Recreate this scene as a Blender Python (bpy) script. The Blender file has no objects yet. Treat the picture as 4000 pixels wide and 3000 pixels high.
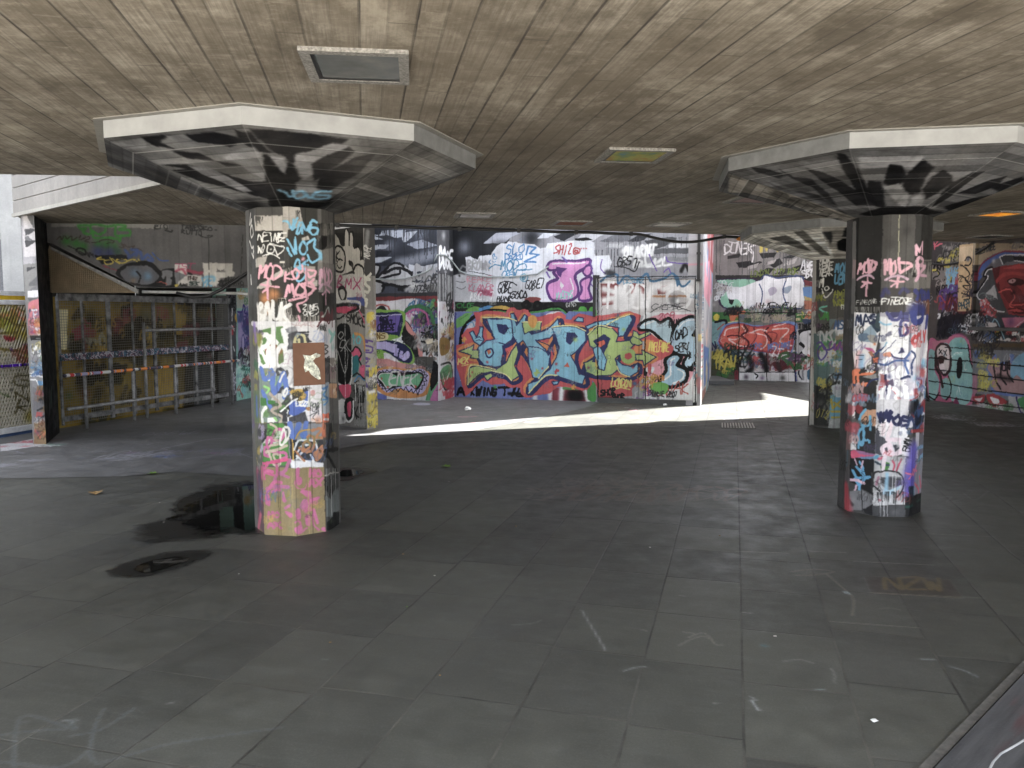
import bpy, bmesh, math, random
import numpy as np
from mathutils import Vector, Matrix
RAD = math.radians
sc = bpy.context.scene
# ---------------------------------------------------------------- camera
PITCH, ROLL, EYE = math.atan(272/3100), -0.002, 1.6
cam = bpy.data.objects.new('camera', bpy.data.cameras.new('camera'))
sc.collection.objects.link(cam)
cam.data.sensor_width = 36; cam.data.lens = 27.9; cam.data.clip_end = 3000; cam.data.clip_start = .05
cam.matrix_world = Matrix.Translation((0, 0, EYE)) @ Matrix.Rotation(math.pi/2-PITCH, 4, 'X') @ Matrix.Rotation(ROLL, 4, 'Z')
sc.camera = cam
# ---------------------------------------------------------------- sky, sun, exposure
SUN_AZ, SUN_EL = RAD(25), RAD(52)          # azimuth from +X towards +Y
w = bpy.data.worlds.new('World'); sc.world = w; w.use_nodes = True
nt = w.node_tree; bg = nt.nodes['Background']
sky = nt.nodes.new('ShaderNodeTexSky'); sky.sky_type = 'NISHITA'; sky.sun_disc = False
sky.sun_elevation = SUN_EL; sky.sun_rotation = math.pi/2-SUN_AZ; sky.air_density = 1.0; sky.dust_density = 2.5
hz = nt.nodes.new('ShaderNodeHueSaturation'); hz.inputs['Saturation'].default_value = .28; nt.links.new(sky.outputs[0], hz.inputs['Color'])   # thin bright cloud: a paler sky
nt.links.new(hz.outputs[0], bg.inputs[0]); bg.inputs[1].default_value = .15
sl = bpy.data.lights.new('sun', 'SUN'); sl.energy = 5.0; sl.angle = RAD(.5); sl.color = (1, .98, .945)
so = bpy.data.objects.new('sun', sl); sc.collection.objects.link(so)
sd = Vector((math.cos(SUN_EL)*math.cos(SUN_AZ), math.cos(SUN_EL)*math.sin(SUN_AZ), math.sin(SUN_EL)))
so.rotation_euler = sd.to_track_quat('Z', 'Y').to_euler(); so.location = (20, 10, 30)
sc.view_settings.view_transform = 'Standard'; sc.view_settings.look = 'None'
sc.view_settings.exposure = 3.15; sc.view_settings.gamma = 1; sc.view_settings.use_curve_mapping = False
sc.cycles.use_denoising = True
sc.cycles.max_bounces = 14; sc.cycles.diffuse_bounces = 8; sc.cycles.glossy_bounces = 4
sc.cycles.sample_clamp_indirect = 8; sc.cycles.caustics_reflective = False; sc.cycles.caustics_refractive = False
# ---------------------------------------------------------------- helpers
def tag(o, label=None, cat=None, group=None, kind=None):
    if label: o['label'] = label
    if cat: o['category'] = cat
    if group: o['group'] = group
    if kind: o['kind'] = kind
    return o
def link(o, parent=None):
    sc.collection.objects.link(o)
    if parent is not None: o.parent = parent
    return o
def empty(name, loc=(0, 0, 0)):
    o = bpy.data.objects.new(name, None); o.location = loc; o.empty_display_size = .1
    return link(o)
class MB:
    """collects faces with per-face material slot and per-corner uv, in world coordinates"""
    def __init__(s): s.v = []; s.f = []; s.m = []; s.uv = []
    def face(s, pts, m=0, uv=None):
        i = len(s.v); s.v += [tuple(p) for p in pts]; s.f.append(tuple(range(i, i+len(pts)))); s.m.append(m)
        s.uv.append(uv if uv else [(p[0], p[1]) for p in pts])
    def hexa(s, b, t, m=0, uvf=None):
        """bottom ring b and top ring t (ccw from above) of equal length"""
        n = len(b); u = (lambda P: [uvf(p) for p in P]) if uvf else (lambda P: None)
        for k in range(n):
            P = [b[k], b[(k+1) % n], t[(k+1) % n], t[k]]; s.face(P, m, u(P))
        s.face(t, m, u(t)); s.face(b[::-1], m, u(b[::-1]))
    def box(s, x0, x1, y0, y1, z0, z1, m=0):
        q = [(x0, y0), (x1, y0), (x1, y1), (x0, y1)]
        s.hexa([(x, y, z0) for x, y in q], [(x, y, z1) for x, y in q], m)
    def tube(s, pts, r, n=8, m=0, caps=True):
        pts = [Vector(p) for p in pts]; rings = []
        for k, p in enumerate(pts):
            d = (pts[min(k+1, len(pts)-1)]-pts[max(k-1, 0)]).normalized()
            a = d.orthogonal().normalized() if abs(d.z) > .9 else d.cross(Vector((0, 0, 1))).normalized()
            b = a.cross(d)
            rr = r[k] if isinstance(r, (list, tuple)) else r
            rings.append([p+rr*(math.cos(2*math.pi*j/n)*a+math.sin(2*math.pi*j/n)*b) for j in range(n)])
        for k in range(len(rings)-1):
            for j in range(n):
                s.face([rings[k][j], rings[k+1][j], rings[k+1][(j+1) % n], rings[k][(j+1) % n]], m)
        if caps: s.face(rings[0], m); s.face(rings[-1][::-1], m)
    def build(s, name, mats, parent=None, bevel=0, smooth=False):
        me = bpy.data.meshes.new(name); me.from_pydata(s.v, [], s.f); me.update()
        uvl = me.uv_layers.new(name='UVMap')
        k = 0
        flat = [c for f in s.uv for c in f]
        uvl.data.foreach_set('uv', [c for p in flat for c in p[:2]])
        for p, m in zip(me.polygons, s.m): p.material_index = m; p.use_smooth = smooth
        for m in (mats if isinstance(mats, (list, tuple)) else [mats]): me.materials.append(m)
        bm = bmesh.new(); bm.from_mesh(me); bmesh.ops.remove_doubles(bm, verts=bm.verts, dist=1e-5)
        bmesh.ops.recalc_face_normals(bm, faces=bm.faces); bm.to_mesh(me); bm.free()
        o = bpy.data.objects.new(name, me); link(o)
        if parent is not None:
            o.parent = parent; o.matrix_parent_inverse = parent.matrix_basis.inverted()
        if bevel:
            md = o.modifiers.new('bevel', 'BEVEL'); md.width = bevel; md.segments = 2; md.limit_method = 'ANGLE'
        return o
class Frame:
    """a vertical wall plane: s metres along a->b, o metres out of the face, z up"""
    def __init__(f, a, b):
        f.a = Vector(a); f.b = Vector(b); f.L = (f.b-f.a).length; f.d = (f.b-f.a)/f.L; f.n = Vector((f.d.y, -f.d.x))
    def P(f, s, o, z): q = f.a+f.d*s+f.n*o; return (q.x, q.y, z)
    def box(f, mb, s0, s1, o0, o1, z0, z1, m=0, uv=None):
        """uv = (L, z0, z1) of the canvas"""
        b = [f.P(s0, o1, z0), f.P(s1, o1, z0), f.P(s1, o0, z0), f.P(s0, o0, z0)]
        t = [(x, y, z1) for x, y, _ in b]
        fn = None
        if uv:
            def fn(p): q = Vector((p[0], p[1]))-f.a; return (q.dot(f.d)/uv[0], (p[2]-uv[1])/(uv[2]-uv[1]))
        mb.hexa(b, t, m, fn)
# ---------------------------------------------------------------- materials
def mat(name):
    m = bpy.data.materials.new(name); m.use_nodes = True
    return m, m.node_tree, m.node_tree.nodes['Principled BSDF']
def N(nt, t, **kw):
    n = nt.nodes.new('ShaderNode'+t)
    for k, v in kw.items(): setattr(n, k, v)
    return n
def val(nt, a, sock):
    if isinstance(a, (int, float)): sock.default_value = a
    elif isinstance(a, (tuple, list)): sock.default_value = a
    else: nt.links.new(a, sock)
def M_(nt, op, a, b=0., c=0.):
    n = N(nt, 'Math', operation=op); val(nt, a, n.inputs[0]); val(nt, b, n.inputs[1]); val(nt, c, n.inputs[2]); return n.outputs[0]
def mix(nt, f, a, b, mode='MIX'):
    n = N(nt, 'Mix', data_type='RGBA', blend_type=mode); val(nt, f, n.inputs[0])
    val(nt, (*a, 1) if isinstance(a, tuple) else a, n.inputs[6]); val(nt, (*b, 1) if isinstance(b, tuple) else b, n.inputs[7]); return n.outputs[2]
def noise(nt, vec, scale, detail=4, rough=.55):
    n = N(nt, 'TexNoise'); n.inputs['Scale'].default_value = scale; n.inputs['Detail'].default_value = detail; n.inputs['Roughness'].default_value = rough
    nt.links.new(vec, n.inputs['Vector']); return n.outputs[0]
def rng(nt, x, a, b, c=0., d=1.):
    n = N(nt, 'MapRange'); val(nt, x, n.inputs[0]); n.inputs[1].default_value = a; n.inputs[2].default_value = b; n.inputs[3].default_value = c; n.inputs[4].default_value = d; return n.outputs[0]
def comb(nt, x, y, z=0.):
    n = N(nt, 'CombineXYZ'); val(nt, x, n.inputs[0]); val(nt, y, n.inputs[1]); val(nt, z, n.inputs[2]); return n.outputs[0]
def objpos(nt):
    g = N(nt, 'NewGeometry'); s = N(nt, 'SeparateXYZ'); nt.links.new(g.outputs['Position'], s.inputs[0]); return g.outputs['Position'], s.outputs
def bump(nt, bs, h, st=.3, dist=.01):
    b = N(nt, 'Bump'); b.inputs['Strength'].default_value = st; b.inputs['Distance'].default_value = dist
    val(nt, h, b.inputs['Height']); nt.links.new(b.outputs[0], bs.inputs['Normal'])
def simple(name, col, rough=.6, metal=0., var=.25, scale=9.):
    m, nt, bs = mat(name); pos, _ = objpos(nt)
    n = noise(nt, pos, scale, 6, .6)
    c = mix(nt, rng(nt, n, .3, .7), tuple(x*(1-var) for x in col), tuple(min(1, x*(1+var)) for x in col))
    nt.links.new(c, bs.inputs['Base Color']); bs.inputs['Roughness'].default_value = rough; bs.inputs['Metallic'].default_value = metal
    return m
# surfaces for the paint converter: name -> (plan a, plan b, z0, z1, ppm)
WALLS={
 'main':((-1.12,15.36),(3.30,13.82),0,3.9,150),
 'walla':((-2.75,14.96),(-1.36,14.62),0,3.9,140),
 'ret':((-1.36,14.62),(-1.12,15.36),0,3.9,120),
 'retr':((3.30,13.82),(4.87,19.36),0,3.9,60),
 'far':((4.87,19.36),(7.0,18.46),0,3.9,130),
 'right':((6.96,18.2),(8.62,10.9),0,3.0,110),
 'pier':((-2.72,11.61),(-2.03,10.99),0,2.81,170),
 'piere':((-2.03,10.99),(-1.90,11.15),0,2.81,150),
 'post':((-5.97,9.79),(-5.79,9.76),0,2.81,150),
 'postside':((-5.79,9.76),(-6.19,10.76),0,2.81,80),
 'upper':((-6.25,10.57),(-2.72,10.96),1.86,2.81,110),
 'cageback':((-6.45,11.0),(-5.37,14.5),0,1.86,90),
 'teal':((-5.19,14.44),(-5.02,15.46),0,2.81,110),
 'gate':((-7.3,8.3),(-6.5,11.0),0,1.92,60),
}
# octagonal shafts: centre, R, vertex angle (deg) of the first visible vertex, faces ccw
SHAFT={'cola':((-1.634,5.95),.32,193.),'colb':((3.026,6.45),.315,155.5),'colc':((4.57,11.31),.30,162.)}
CAP={'capa':((-1.63,6.07),1.36,3.),'capb':((2.984,6.54),1.335,12.),'capc':((4.60,11.40),1.345,15.)}
ZS,ZR,ZC=2.355,2.70,2.81
# ---------------------------------------------------------------- spray paint: a small vector painter (numpy) for the graffiti on the concrete
def hexc(h):
    if len(h) == 3: h = ''.join(c*2 for c in h)
    return np.array([int(h[i:i+2], 16)/255 for i in (0, 2, 4)], np.float32)
def vnoise(H, W, cell, seed, octv=4, stretch=(1, 1)):
    r = np.random.RandomState(seed); out = np.zeros((H, W), np.float32); amp = 1.; tot = 0.
    for o in range(octv):
        ch, cw = max(1., cell*stretch[1]/2**o), max(1., cell*stretch[0]/2**o)
        gh, gw = int(H/ch)+3, int(W/cw)+3
        g = r.rand(gh, gw).astype(np.float32)
        y = np.arange(H)/ch; x = np.arange(W)/cw; yi = y.astype(int); xi = x.astype(int)
        fy = y-yi; fx = x-xi; fy = (fy*fy*(3-2*fy))[:, None].astype(np.float32); fx = (fx*fx*(3-2*fx))[None].astype(np.float32)
        a = g[yi][:, xi]; b = g[yi][:, xi+1]; c = g[yi+1][:, xi]; d = g[yi+1][:, xi+1]
        out += amp*((a*(1-fx)+b*fx)*(1-fy)+(c*(1-fx)+d*fx)*fy); tot += amp; amp *= .55
    return out/tot
def catmull(P, closed, n=6):
    P = np.array(P, float); m = len(P)
    if m < 3: return P
    out = []
    rngk = range(m if closed else m-1)
    for k in rngk:
        if closed: a, b, c, d = P[k-1], P[k], P[(k+1) % m], P[(k+2) % m]
        else: a, b, c, d = P[max(k-1, 0)], P[k], P[k+1], P[min(k+2, m-1)]
        for t in np.arange(n)/n:
            out.append(.5*((2*b)+(c-a)*t+(2*a-5*b+4*c-d)*t*t+(3*b-a-3*c+d)*t**3))
    if not closed: out.append(P[-1])
    return np.array(out)
GLYPH = {  # hand-style strokes on a unit box, y up
'A': '0,0 .5,1 1,0;.2,.4 .85,.4', 'B': '0,0 .05,1 .8,.85 .1,.55 .95,.3 0,0', 'C': '.95,.9 .4,1 0,.5 .35,0 1,.15', 'D': '.1,0 .05,1 .9,.75 .95,.3 .1,0',
'E': '1,1 .1,.95 0,.05 1,0;.05,.5 .8,.55', 'F': '.05,0 .1,1 1,.95;.05,.5 .8,.55', 'G': '.95,.9 .3,1 0,.45 .4,0 .95,.15 .9,.5 .5,.48', 'H': '.05,0 .1,1;.95,0 .9,1;.05,.5 .95,.5',
'I': '.5,0 .5,1', 'J': '.2,1 .9,1;.6,1 .6,.2 .3,0 0,.2', 'K': '.1,0 .1,1;.95,1 .1,.45 1,0', 'L': '.1,1 .05,0 .95,.05', 'M': '0,0 .15,1 .5,.35 .85,1 1,0', 'N': '.05,0 .1,1 .9,0 .95,1',
'O': '.5,1 .05,.6 .2,.05 .75,0 1,.5 .5,1', 'P': '.1,0 .05,1 .9,.85 .85,.5 .1,.45', 'Q': '.5,1 .05,.55 .3,.05 .8,.1 .95,.6 .5,1;.6,.3 1,-.1', 'R': '.05,0 .1,1 .9,.8 .1,.5 1,0', 'S': '.95,.9 .3,1 .1,.65 .85,.4 .7,.05 0,.1',
'T': '0,1 1,1;.5,1 .45,0', 'U': '.05,1 .1,.15 .5,0 .9,.15 .95,1', 'V': '0,1 .45,0 1,1', 'W': '0,1 .25,0 .5,.7 .75,0 1,1', 'X': '0,1 1,0;1,1 0,0', 'Y': '0,1 .5,.5 1,1;.5,.5 .4,0', 'Z': '0,1 1,.95 0,.05 1,0',
'0': '.5,1 .05,.6 .2,.05 .75,0 1,.5 .5,1', '1': '.2,.8 .5,1 .5,0', '2': '.05,.8 .5,1 .9,.7 0,0 1,0', '7': '0,1 1,1 .4,0', '9': '.9,.6 .3,.5 .2,.9 .8,1 .9,.6 .7,0', '5': '.9,1 .2,1 .1,.6 .8,.5 .8,.1 .1,0', '8': '.5,.5 .1,.8 .5,1 .9,.8 .5,.5 .05,.2 .5,0 .95,.2 .5,.5',
'?': '.1,.8 .5,1 .9,.75 .5,.4 .5,.25;.5,.05 .5,0', '!': '.5,1 .5,.3;.5,.05 .5,0', '@': '.7,.6 .4,.7 .3,.35 .6,.3 .75,.7 .7,.3 1,.4 .9,.9 .4,1 0,.5 .3,0 .9,.1', '.': '.4,0 .6,.05', '*': '0,.5 1,.5;.5,0 .5,1;.15,.15 .85,.85', '-': '0,.5 1,.5', "'": '.5,1 .4,.7', '#': '.3,0 .4,1;.7,0 .8,1;0,.3 1,.35;0,.7 1,.75', '&': '1,0 .2,.8 .5,1 .7,.8 .1,.3 .4,0 1,.4', '+': '0,.5 1,.5;.5,0 .5,1', ',': '.5,.1 .3,-.2', '/': '0,0 1,1'}
class Canvas:
    def __init__(s, wm, hm, ppm, base, seed=1, x0=0., z0=0.):
        s.ppm = ppm; s.W = int(round(wm*ppm)); s.H = int(round(hm*ppm)); s.x0 = x0; s.z0 = z0; s.rs = np.random.RandomState(seed); s.seed = seed
        s.a = np.empty((s.H, s.W, 3), np.float32); s.a[:] = hexc(base); s.al = None
    def px(s, P): P = np.asarray(P, float); return np.stack([(P[:, 0]-s.x0)*s.ppm, (P[:, 1]-s.z0)*s.ppm], 1)
    def win(s, P, pad):
        x0 = max(0, int(P[:, 0].min()-pad)); x1 = min(s.W, int(P[:, 0].max()+pad)+2); y0 = max(0, int(P[:, 1].min()-pad)); y1 = min(s.H, int(P[:, 1].max()+pad)+2)
        return (x0, x1, y0, y1) if x1 > x0 and y1 > y0 else None
    def blend(s, wn, m, col):
        x0, x1, y0, y1 = wn; t = s.a[y0:y1, x0:x1]; m = m[..., None]
        t += m*(col-t)
        if s.al is not None:
            q = s.al[y0:y1, x0:x1]; q += m[..., 0]*(1-q)
    def fill(s, P, col, alpha=1., smooth=False):
        P = s.px(P)
        if smooth: P = catmull(P, True)
        wn = s.win(P, 1)
        if not wn: return
        x0, x1, y0, y1 = wn; SS = 3
        h, wd = (y1-y0)*SS, (x1-x0)*SS; par = np.zeros((h, wd+1), np.int32)
        Q = (P-[x0, y0])*SS; ys = np.arange(h)+.5
        for k in range(len(Q)):
            (ax, ay), (bx, by) = Q[k-1], Q[k]
            if ay == by: continue
            lo, hi = (ay, by) if ay < by else (by, ay)
            r = np.nonzero((ys >= lo) & (ys < hi))[0]
            if not len(r): continue
            xi = np.clip(np.ceil(ax+(ys[r]-ay)*(bx-ax)/(by-ay)-.5), 0, wd).astype(int)
            np.add.at(par, (r, xi), 1)
        m = (np.cumsum(par, 1)[:, :wd] & 1).astype(np.float32)
        m = m.reshape(y1-y0, SS, x1-x0, SS).mean((1, 3))
        s.blend(wn, m*alpha, col)
    def dist(s, P, wn):
        x0, x1, y0, y1 = wn; X = (np.arange(x0, x1)+.5)[None]; Y = (np.arange(y0, y1)+.5)[:, None]; D = None
        if len(P) == 1: P = np.vstack([P, P+.01])
        for k in range(len(P)-1):
            a, b = P[k], P[k+1]; d = b-a; L = d@d+1e-9
            t = np.clip(((X-a[0])*d[0]+(Y-a[1])*d[1])/L, 0, 1)
            q = (X-a[0]-t*d[0])**2+(Y-a[1]-t*d[1])**2
            D = q if D is None else np.minimum(D, q)
        return np.sqrt(D)
    def line(s, P, wd, col, smooth=False, soft=0., alpha=1., closed=False):
        P = s.px(P)
        if closed and not smooth: P = np.vstack([P, P[:1]])
        if smooth: P = catmull(P, closed, 5); P = np.vstack([P, P[:1]]) if closed else P
        r = max(wd*s.ppm/2, .45); sf = max(soft*s.ppm, .7)
        wn = s.win(P, r+sf+1)
        if not wn: return
        d = s.dist(P, wn)
        if soft > 0: m = np.clip(1-(d-r*.35)/(r*.65+sf), 0, 1); m = m*m*(3-2*m)
        else: m = np.clip((r-d)/sf+.5, 0, 1)
        s.blend(wn, (m*alpha).astype(np.float32), col)
    def blob(s, p, r, col, alpha=1.):
        P = s.px([p]); R = r*s.ppm; wn = s.win(P, R*1.6)
        if not wn: return
        d = s.dist(P, wn)/R; m = np.exp(-(d**2)*1.6)*alpha
        s.blend(wn, np.where(d < 1.6, m, 0).astype(np.float32), col)
    def text(s, t, p, q, h, wd, col, slant=.15, soft=0., jit=.12, alpha=1.):
        p = np.array(p, float); q = np.array(q, float); n = max(1, len(t)); L = np.hypot(*(q-p)); e = (q-p)/L; u = np.array([-e[1], e[0]])
        adv = L/n; st_ = s.rs.rand(3); cw = adv*(.74+.28*st_[0]); jit *= .55+1.1*st_[1]; wv = .75+.5*st_[2]
        for i, ch in enumerate(t):
            g = GLYPH.get(ch.upper())
            if not g: continue
            sy = h*(1+s.rs.uniform(-.12, .12)); dy = s.rs.uniform(-.06, .06)*h
            kx = s.rs.uniform(.85, 1.18)
            for st in g.split(';'):
                pts = []
                for xy in st.split():
                    a, b = map(float, xy.split(',')); a += s.rs.uniform(-jit, jit); b += s.rs.uniform(-jit, jit)*.6
                    pts.append(p+e*(i*adv+a*cw*kx+slant*b*h)+u*(b*sy+dy))
                if len(pts) == 2 and st_[1] > .4: m_ = (pts[0]+pts[1])/2+np.array([s.rs.uniform(-.08, .08), s.rs.uniform(-.05, .05)])*h; pts = [pts[0], m_, pts[1]]
                s.line(pts, wd*s.rs.uniform(.8, 1.15), col, smooth=len(pts) > 2, soft=soft, alpha=alpha)
    def drips(s, p, q, n, ln, wd, col, alpha=.85):
        for k in range(n):
            t = s.rs.rand(); x = p[0]+(q[0]-p[0])*t; y = p[1]+(q[1]-p[1])*t; l = ln*s.rs.uniform(.15, 1)**1.5
            s.line([(x, y), (x, y-l)], wd*s.rs.uniform(.6, 1.2), col, alpha=alpha)
    def scrib(s, n, pal, x0, y0, x1, y1, h, wd, fade=1.):
        r = s.rs
        for k in range(n):
            c = hexc(pal[r.randint(len(pal))]); hh = h*r.uniform(.5, 1.3); m = r.randint(3, 6); a = r.uniform(-.25, .25)
            p = np.array([r.uniform(x0, x1), r.uniform(y0, y1)]); al = r.uniform(.5, 1.)*fade; w2 = wd*r.uniform(.5, 1.4); kind = r.rand()
            if kind < .72:
                s.text(''.join(r.choice(list('ABCDEGKLMNORSTUWZ270')) for _ in range(m)), p, p+np.array([math.cos(a), math.sin(a)])*m*hh*.55, hh, w2, c, slant=.2, soft=0 if r.rand() < .6 else w2*.4, jit=.2, alpha=al)
            elif kind < .9:
                t = np.cumsum(r.uniform(-.6, .6, (7, 2)), 0)*hh*.9+p; s.line(t, w2, c, smooth=True, soft=w2*.3, alpha=al)
            else: s.blob(p, hh*r.uniform(.2, .6), c, al*.7)
    def blur(s, r):
        for ax in (0, 1):
            for _ in range(2):
                acc = np.zeros_like(s.a); n = 0
                for k in range(-r, r+1):
                    idx = np.clip(np.arange(s.a.shape[ax])+k, 0, s.a.shape[ax]-1); acc += np.take(s.a, idx, ax); n += 1
                s.a = acc/n
    def warp(s, am):
        H, W = s.H, s.W; Y, X = np.mgrid[0:H, 0:W].astype(np.float32)
        for cell, m_ in ((.16, .7), (.035, .45)):
            X = X+(vnoise(H, W, s.ppm*cell, s.seed+31, 2)-.5)*2*am*s.ppm*m_*2; Y = Y+(vnoise(H, W, s.ppm*cell, s.seed+37, 2)-.5)*2*am*s.ppm*m_*2
        s.a = s.a[np.clip(np.round(Y), 0, H-1).astype(int), np.clip(np.round(X), 0, W-1).astype(int)]
    def finish(s, boards=0., streak=.10, grime=.12, soft=0, wob=.006):
        H, W, sd_ = s.H, s.W, s.seed
        if soft: s.blur(soft)
        if wob: s.warp(wob)
        if soft:   # dry brushed, blotchy coverage
            d = vnoise(H, W, s.ppm*.22, sd_+41, 5)-.5; e = vnoise(H, W, s.ppm*.03, sd_+43, 3, (5, 1))-.5
            s.a *= (1+.55*d+.35*e)[..., None]; s.a += np.clip(vnoise(H, W, s.ppm*.5, sd_+47, 5)-.5, 0, 1)[..., None]*(hexc('7d776f')-s.a)*1.2
        f = 1-grime*1.6*(np.clip(vnoise(H, W, s.ppm*.5, sd_+5, 5)-.35, 0, 1))
        f *= 1-streak*np.clip(vnoise(H, W, s.ppm*.05, sd_+7, 3, (1, 14))-.45, 0, 1)*2.2
        f *= 1+.05*(vnoise(H, W, 2.2, sd_+9, 2)-.5)*2
        if boards:
            x = np.arange(W)/s.ppm; k = np.floor(x/boards+.02); e = np.abs(x/boards+.02-np.round(x/boards+.02))*boards
            r = np.random.RandomState(sd_+11).rand(int(k.max())+3)
            f *= (1-np.where(e < .004, .06+(.22 if boards < .15 else .16)*r[k.astype(int)], 0))[None]*(1+.05*(r[k.astype(int)+1]-.5))[None]
        s.a *= f[..., None]
        # chalky specks and chips
        n = vnoise(H, W, 3.0, sd_+13, 2); s.a += (np.clip(n-.86, 0, 1)*2.0)[..., None]*(hexc('999')-s.a)
        np.clip(s.a, 0, 1, out=s.a)
    def image(s, name):
        im = bpy.data.images.new(name, s.W, s.H, alpha=s.al is not None)
        o = np.ones((s.H, s.W, 4), np.float32); o[..., :3] = s.a
        if s.al is not None: o[..., 3] = s.al; im.alpha_mode = 'CHANNEL_PACKED'
        im.pixels.foreach_set(o.ravel()); im.update(); im.pack(); return im
def paint(cv, text):
    for ln in text.strip().split('\n'):
        t = ln.split('|'); k = t[0]
        if not k or k[0] == '%': continue
        nums = lambda q: [tuple(int(v)/1000 for v in p.split(',')) for p in q.split()]
        if k == 'F' or k == 'S': cv.fill(nums(t[2]), hexc(t[1][:6].strip()), float(t[3]) if len(t) > 3 else 1., k == 'S')
        elif k in 'LCQZ':   # colour, width mm, points (Z = closed smooth outline)
            wd = float(t[2])/1000
            cv.line(nums(t[3]), wd, hexc(t[1]), smooth=k != 'L', soft=wd*.8 if k == 'Q' else 0., alpha=float(t[4]) if len(t) > 4 else 1., closed=k == 'Z')
        elif k == 'B': cv.blob(nums(t[3])[0], float(t[2])/1000, hexc(t[1]), float(t[4]) if len(t) > 4 else 1.)
        elif k == 'T':      # colour, width, height, text, p q, slant, soft
            p, q = nums(t[5]); wd = float(t[2])/1000; cv.text(t[4], p, q, float(t[3])/1000, wd, hexc(t[1]), float(t[6]) if len(t) > 6 else .15, wd*.5 if len(t) > 7 and t[7] == 's' else 0.)
        elif k == 'D': p, q = nums(t[5]); cv.drips(p, q, int(t[4]), float(t[3])/1000, float(t[2])/1000, hexc(t[1]))
        elif k == 'R':      # n, palette, width, height, p q
            p, q = nums(t[5]); cv.scrib(int(t[1]), t[2].split(), min(p[0], q[0]), min(p[1], q[1]), max(p[0], q[0]), max(p[1], q[1]), float(t[4])/1000, float(t[3])/1000)
# ---------------------------------------------------------------- what is painted where, in millimetres along each surface
PAINT = {}
PAINT['capa'] = '''
F|17171a|0,-1291 89,-1281 151,-1032 126,-1050 79,-1075 -11,-1195
F|8f8f92|-916,-944 -641,-1082 -652,-981 -839,-902
F|17171a|-654,-1079 -427,-1159 -550,-1044 -471,-1002 -598,-993 -640,-1034
F|6d6d70|-484,-1137 -322,-1182 -239,-1095 -381,-1043
F|17171a|-348,-1176 -134,-1243 62,-1202 -90,-1110 -283,-1105
F|8f8f92|-32,-1103 65,-1141 84,-1053 16,-764 -40,-829 -127,-938 -192,-965
F|17171a|-509,-973 -328,-995 -255,-929 -85,-916 -199,-878 -255,-929 -438,-907
F|17171a|-666,-789 -468,-836 -347,-821 -235,-782 -101,-724 12,-752 -4,-533 -133,-550 -173,-588 -339,-712 -442,-777
F|17171a|-613,-735 -460,-794 -339,-712 -242,-619 -178,-575 -300,-604 -445,-639
F|85858a|-473,-824 -319,-828 -244,-758 -115,-603 -173,-588 -262,-638 -405,-741
F|17171a|87,-1310 284,-1232 621,-1051 328,-867 218,-924 212,-991 157,-1051 136,-1139
F|141416|95,-1049 156,-1009 178,-915 218,-924 247,-893 229,-739 136,-550 210,-420 -59,-443 20,-777
F|9c9ca0|120,-1031 195,-975 206,-906 159,-809 137,-906
F|9c9ca0|275,-992 388,-999 521,-1041 620,-989 352,-859 318,-756 247,-709 247,-803 258,-911
F|17171a|346,-861 442,-918 605,-973 643,-919 460,-779 305,-678
F|17171a|355,-721 631,-858 755,-841 621,-680 372,-519 309,-591
B|17171a|130|812,-801|.9
F|8a8a8c|193,-703 290,-671 303,-568 248,-459 160,-490
B|8d8881|496|909,-472|.7
B|6a6763|370|653,-420|.6
F|101012|-65,-467 375,-415 325,-325 -53,-419
B|101012|159|-179,-412|.9
B|101012|139|306,-359|.8
Q|3a3a3e|148|-1011,-705 -821,-784 -781,-530|.8
Q|2a2a2e|192|-1203,-377 -1035,-271 -789,-194|.8
Q|2a2a2e|181|-914,-472 -693,-422 -410,-303|.7
C|7fbfe4|22|70,-643 101,-613 108,-547 174,-587 214,-586
C|7fbfe4|22|152,-607 142,-522 207,-512 214,-586 241,-488 297,-545
C|7fbfe4|23|385,-515 310,-541 254,-483 339,-440 367,-470 301,-506
'''
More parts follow.
